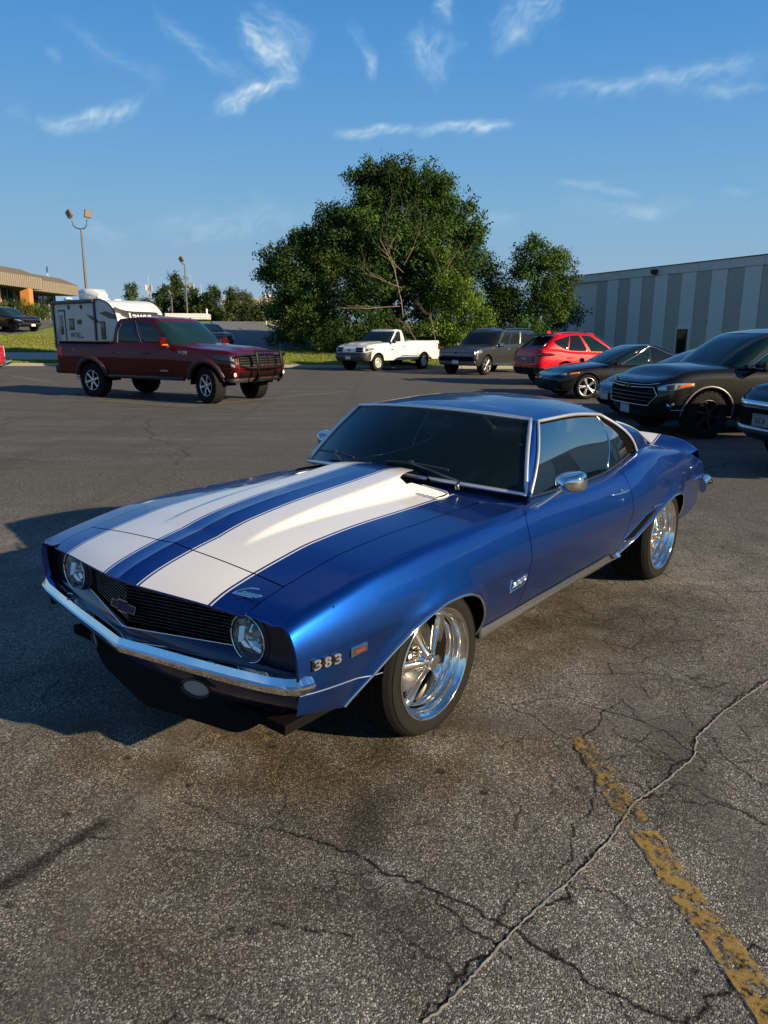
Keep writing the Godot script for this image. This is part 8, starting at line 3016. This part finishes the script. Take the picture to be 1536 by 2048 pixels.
func build_place() -> void:
	grey_warehouse()
	brown_building()
	build_plants()
	lamp_post(Vector3(-22.5, terr(0, -58.0), -58.0), 7.1, true, "tall lamp post with two tilted lamp heads above the trailer")
	lamp_post(Vector3(-21.2, terr(0, -82.0), -82.0), 5.9, false, "thin lamp post with one head before the distant trees")
	lamp_post(Vector3(-26.4, terr(0, -95.0), -95.0), 3.5, false, "short distant lamp post right of the trailer's nose")
	lattice_mast(Vector3(-70.5, 2.0, -230.0), 13.5, "distant radio mast above the trailer's air conditioner")
	lattice_mast(Vector3(-53.0, 2.0, -210.0), 12.5, "tallest distant radio mast between the trailer and the trees")
	lattice_mast(Vector3(-43.0, 2.0, -180.0), 8.2, "distant mast tip just right of the thin lamp post")
	# pale distant building
	var b := thing("distant_building", "pale flat-roofed building far beyond the climbing road", "building", Vector3(-26.4, 3.4, -150.0))
	var pale := mat("pale_wall", 0.55, 0.51, 0.45, 0.85)
	var g := MB.new()
	g.box(Vector3(0.8, 2.0, 0), Vector3(10.0, 5.2, 12.0), 0.05)
	obj("wall", g, pale, b)
	g = MB.new()
	g.box(Vector3(0.8, 4.3, 0), Vector3(10.3, 0.8, 12.3), 0.05)
	obj("parapet", g, mat("pale_band", 0.42, 0.37, 0.32, 0.85), b)
	for q in [[-2.2, 1.0], [3.6, 1.2]]:
		g = MB.new()
		g.box(Vector3(q[0], 5.2, 1.0), Vector3(1.0, q[1], 1.2), 0.05)
		obj("roof_unit", g, pale, b)
	g = MB.new()
	g.box(Vector3(-2.4, 1.6, 6.05), Vector3(1.3, 3.0, 0.1), 0.02)
	obj("loading_door", g, mat("door_shade", 0.12, 0.12, 0.13, 0.6), b)
	# white box trailer parked beyond the truck
	var wt := thing("box_trailer", "low white box trailer seen above the maroon pickup's windscreen", "trailer", Vector3(-17.0, terr(0, -66.0) - 0.1, -66.0), 0.10)
	g = MB.new()
	g.box(Vector3(0, 0.52, 0), Vector3(3.6, 0.50, 2.2), 0.06)
	obj("body", g, mats["trailer_white"], wt)
	for k in 2:
		g = MB.new()
		g.box(Vector3(0, 0.44 + 0.2 * k, 1.105), Vector3(3.5, 0.03, 0.02), 0.004)
		obj("side_rib", g, mats["box_grey"], wt)
	g = MB.new()
	g.box(Vector3(1.72, 0.80, 0.9), Vector3(0.14, 0.75, 0.12), 0.02)
	obj("corner_post", g, mats["trailer_white"], wt)
	for s in [1.0, -1.0]: v_wheel(wt, Vector3(0.4, 0.18, s * 1.0), 1.0, 0.25, 0.15, 0.14, 5, mats["alloy"])
	# dark car on the climbing road, mostly hidden by the maroon pickup
	var dc := thing("dark_car", "dark parked car glimpsed past the maroon pickup's windscreen on the climbing road", "car")
	place(dc, Vector3(-10.2, terr(0, -46.2) + 0.04, -46.2), Vector2(0.5, 0.86))
	var p: Material = mats["black_paint"]
	var D := {"zf": 0.9, "zr": -3.8, "w": 0.92, "y0": 0.25, "nf": 3.0, "nr": 3.6, "af": 0.7, "ar": 0.5, "ax": -2.75, "R": 0.38, "wy": 0.33,
		"sh": [[-3.8, 1.0], [-1.2, 0.95], [0.3, 0.85], [0.9, 0.7]], "ps": [[0, 0.08], [0.5, 0.0], [1, 0.1]], "pf": [[0, 0.1], [0.4, 0.0], [1, 0.2]], "pr": [[0, 0.1], [0.4, 0.0], [1, 0.1]]}
	v_shell(D, dc, p)
	v_top(D, dc, p, "hood", 0.0, 3.0, 0.06)
	v_wells(D, dc)
	var G := {"w": 0.84, "zf": -0.5, "zr": -3.3, "af": 0.5, "ar": 0.45, "nf": 2.8, "nr": 3.0, "w2": 0.62, "zf2": -1.4, "zr2": -2.5, "belt": [[-3.4, 1.0], [-0.4, 0.93]], "roof": [[-2.5, 1.40], [-1.8, 1.45], [-1.4, 1.40]]}
	v_house(G, dc, p, 0.03)
	v_patch(G, v_cab, dc, "windscreen", [[0.0, 0.05, 0.94], [0.93, 0.06, 0.92]], 0.006, mats["screen"], 1.0, true, 6)
	for s in [1.0, -1.0]: v_patch(G, v_cab, dc, "side_window", [[1.05, 0.06, 0.84], [1.9, 0.06, 0.8]], 0.006, mats["tint"], s)
	for q in [[1, 0.0], [-1, 0.0], [1, -2.75], [-1, -2.75]]:
		v_wheel(dc, Vector3(q[0] * 0.9, 0.33, q[1]), q[0], 0.33, 0.22, 0.24, 5, mats["dark_alloy"])
	# short white marker post by the road
	g = MB.new()
	g.tube([Vector3(-9.6, terr(0, -61.5) - 0.1, -61.5), Vector3(-9.6, terr(0, -61.5) + 0.72, -61.5)], 0.07, 8)
	tag(obj("marker_post", g, mats["box_grey"]), "short pale marker post at the top of the climbing road", "post")

func _ready() -> void:
	setup_view()
	build_ground()
	v_mats()
	build_coupe()
	build_vehicles()
	build_place()
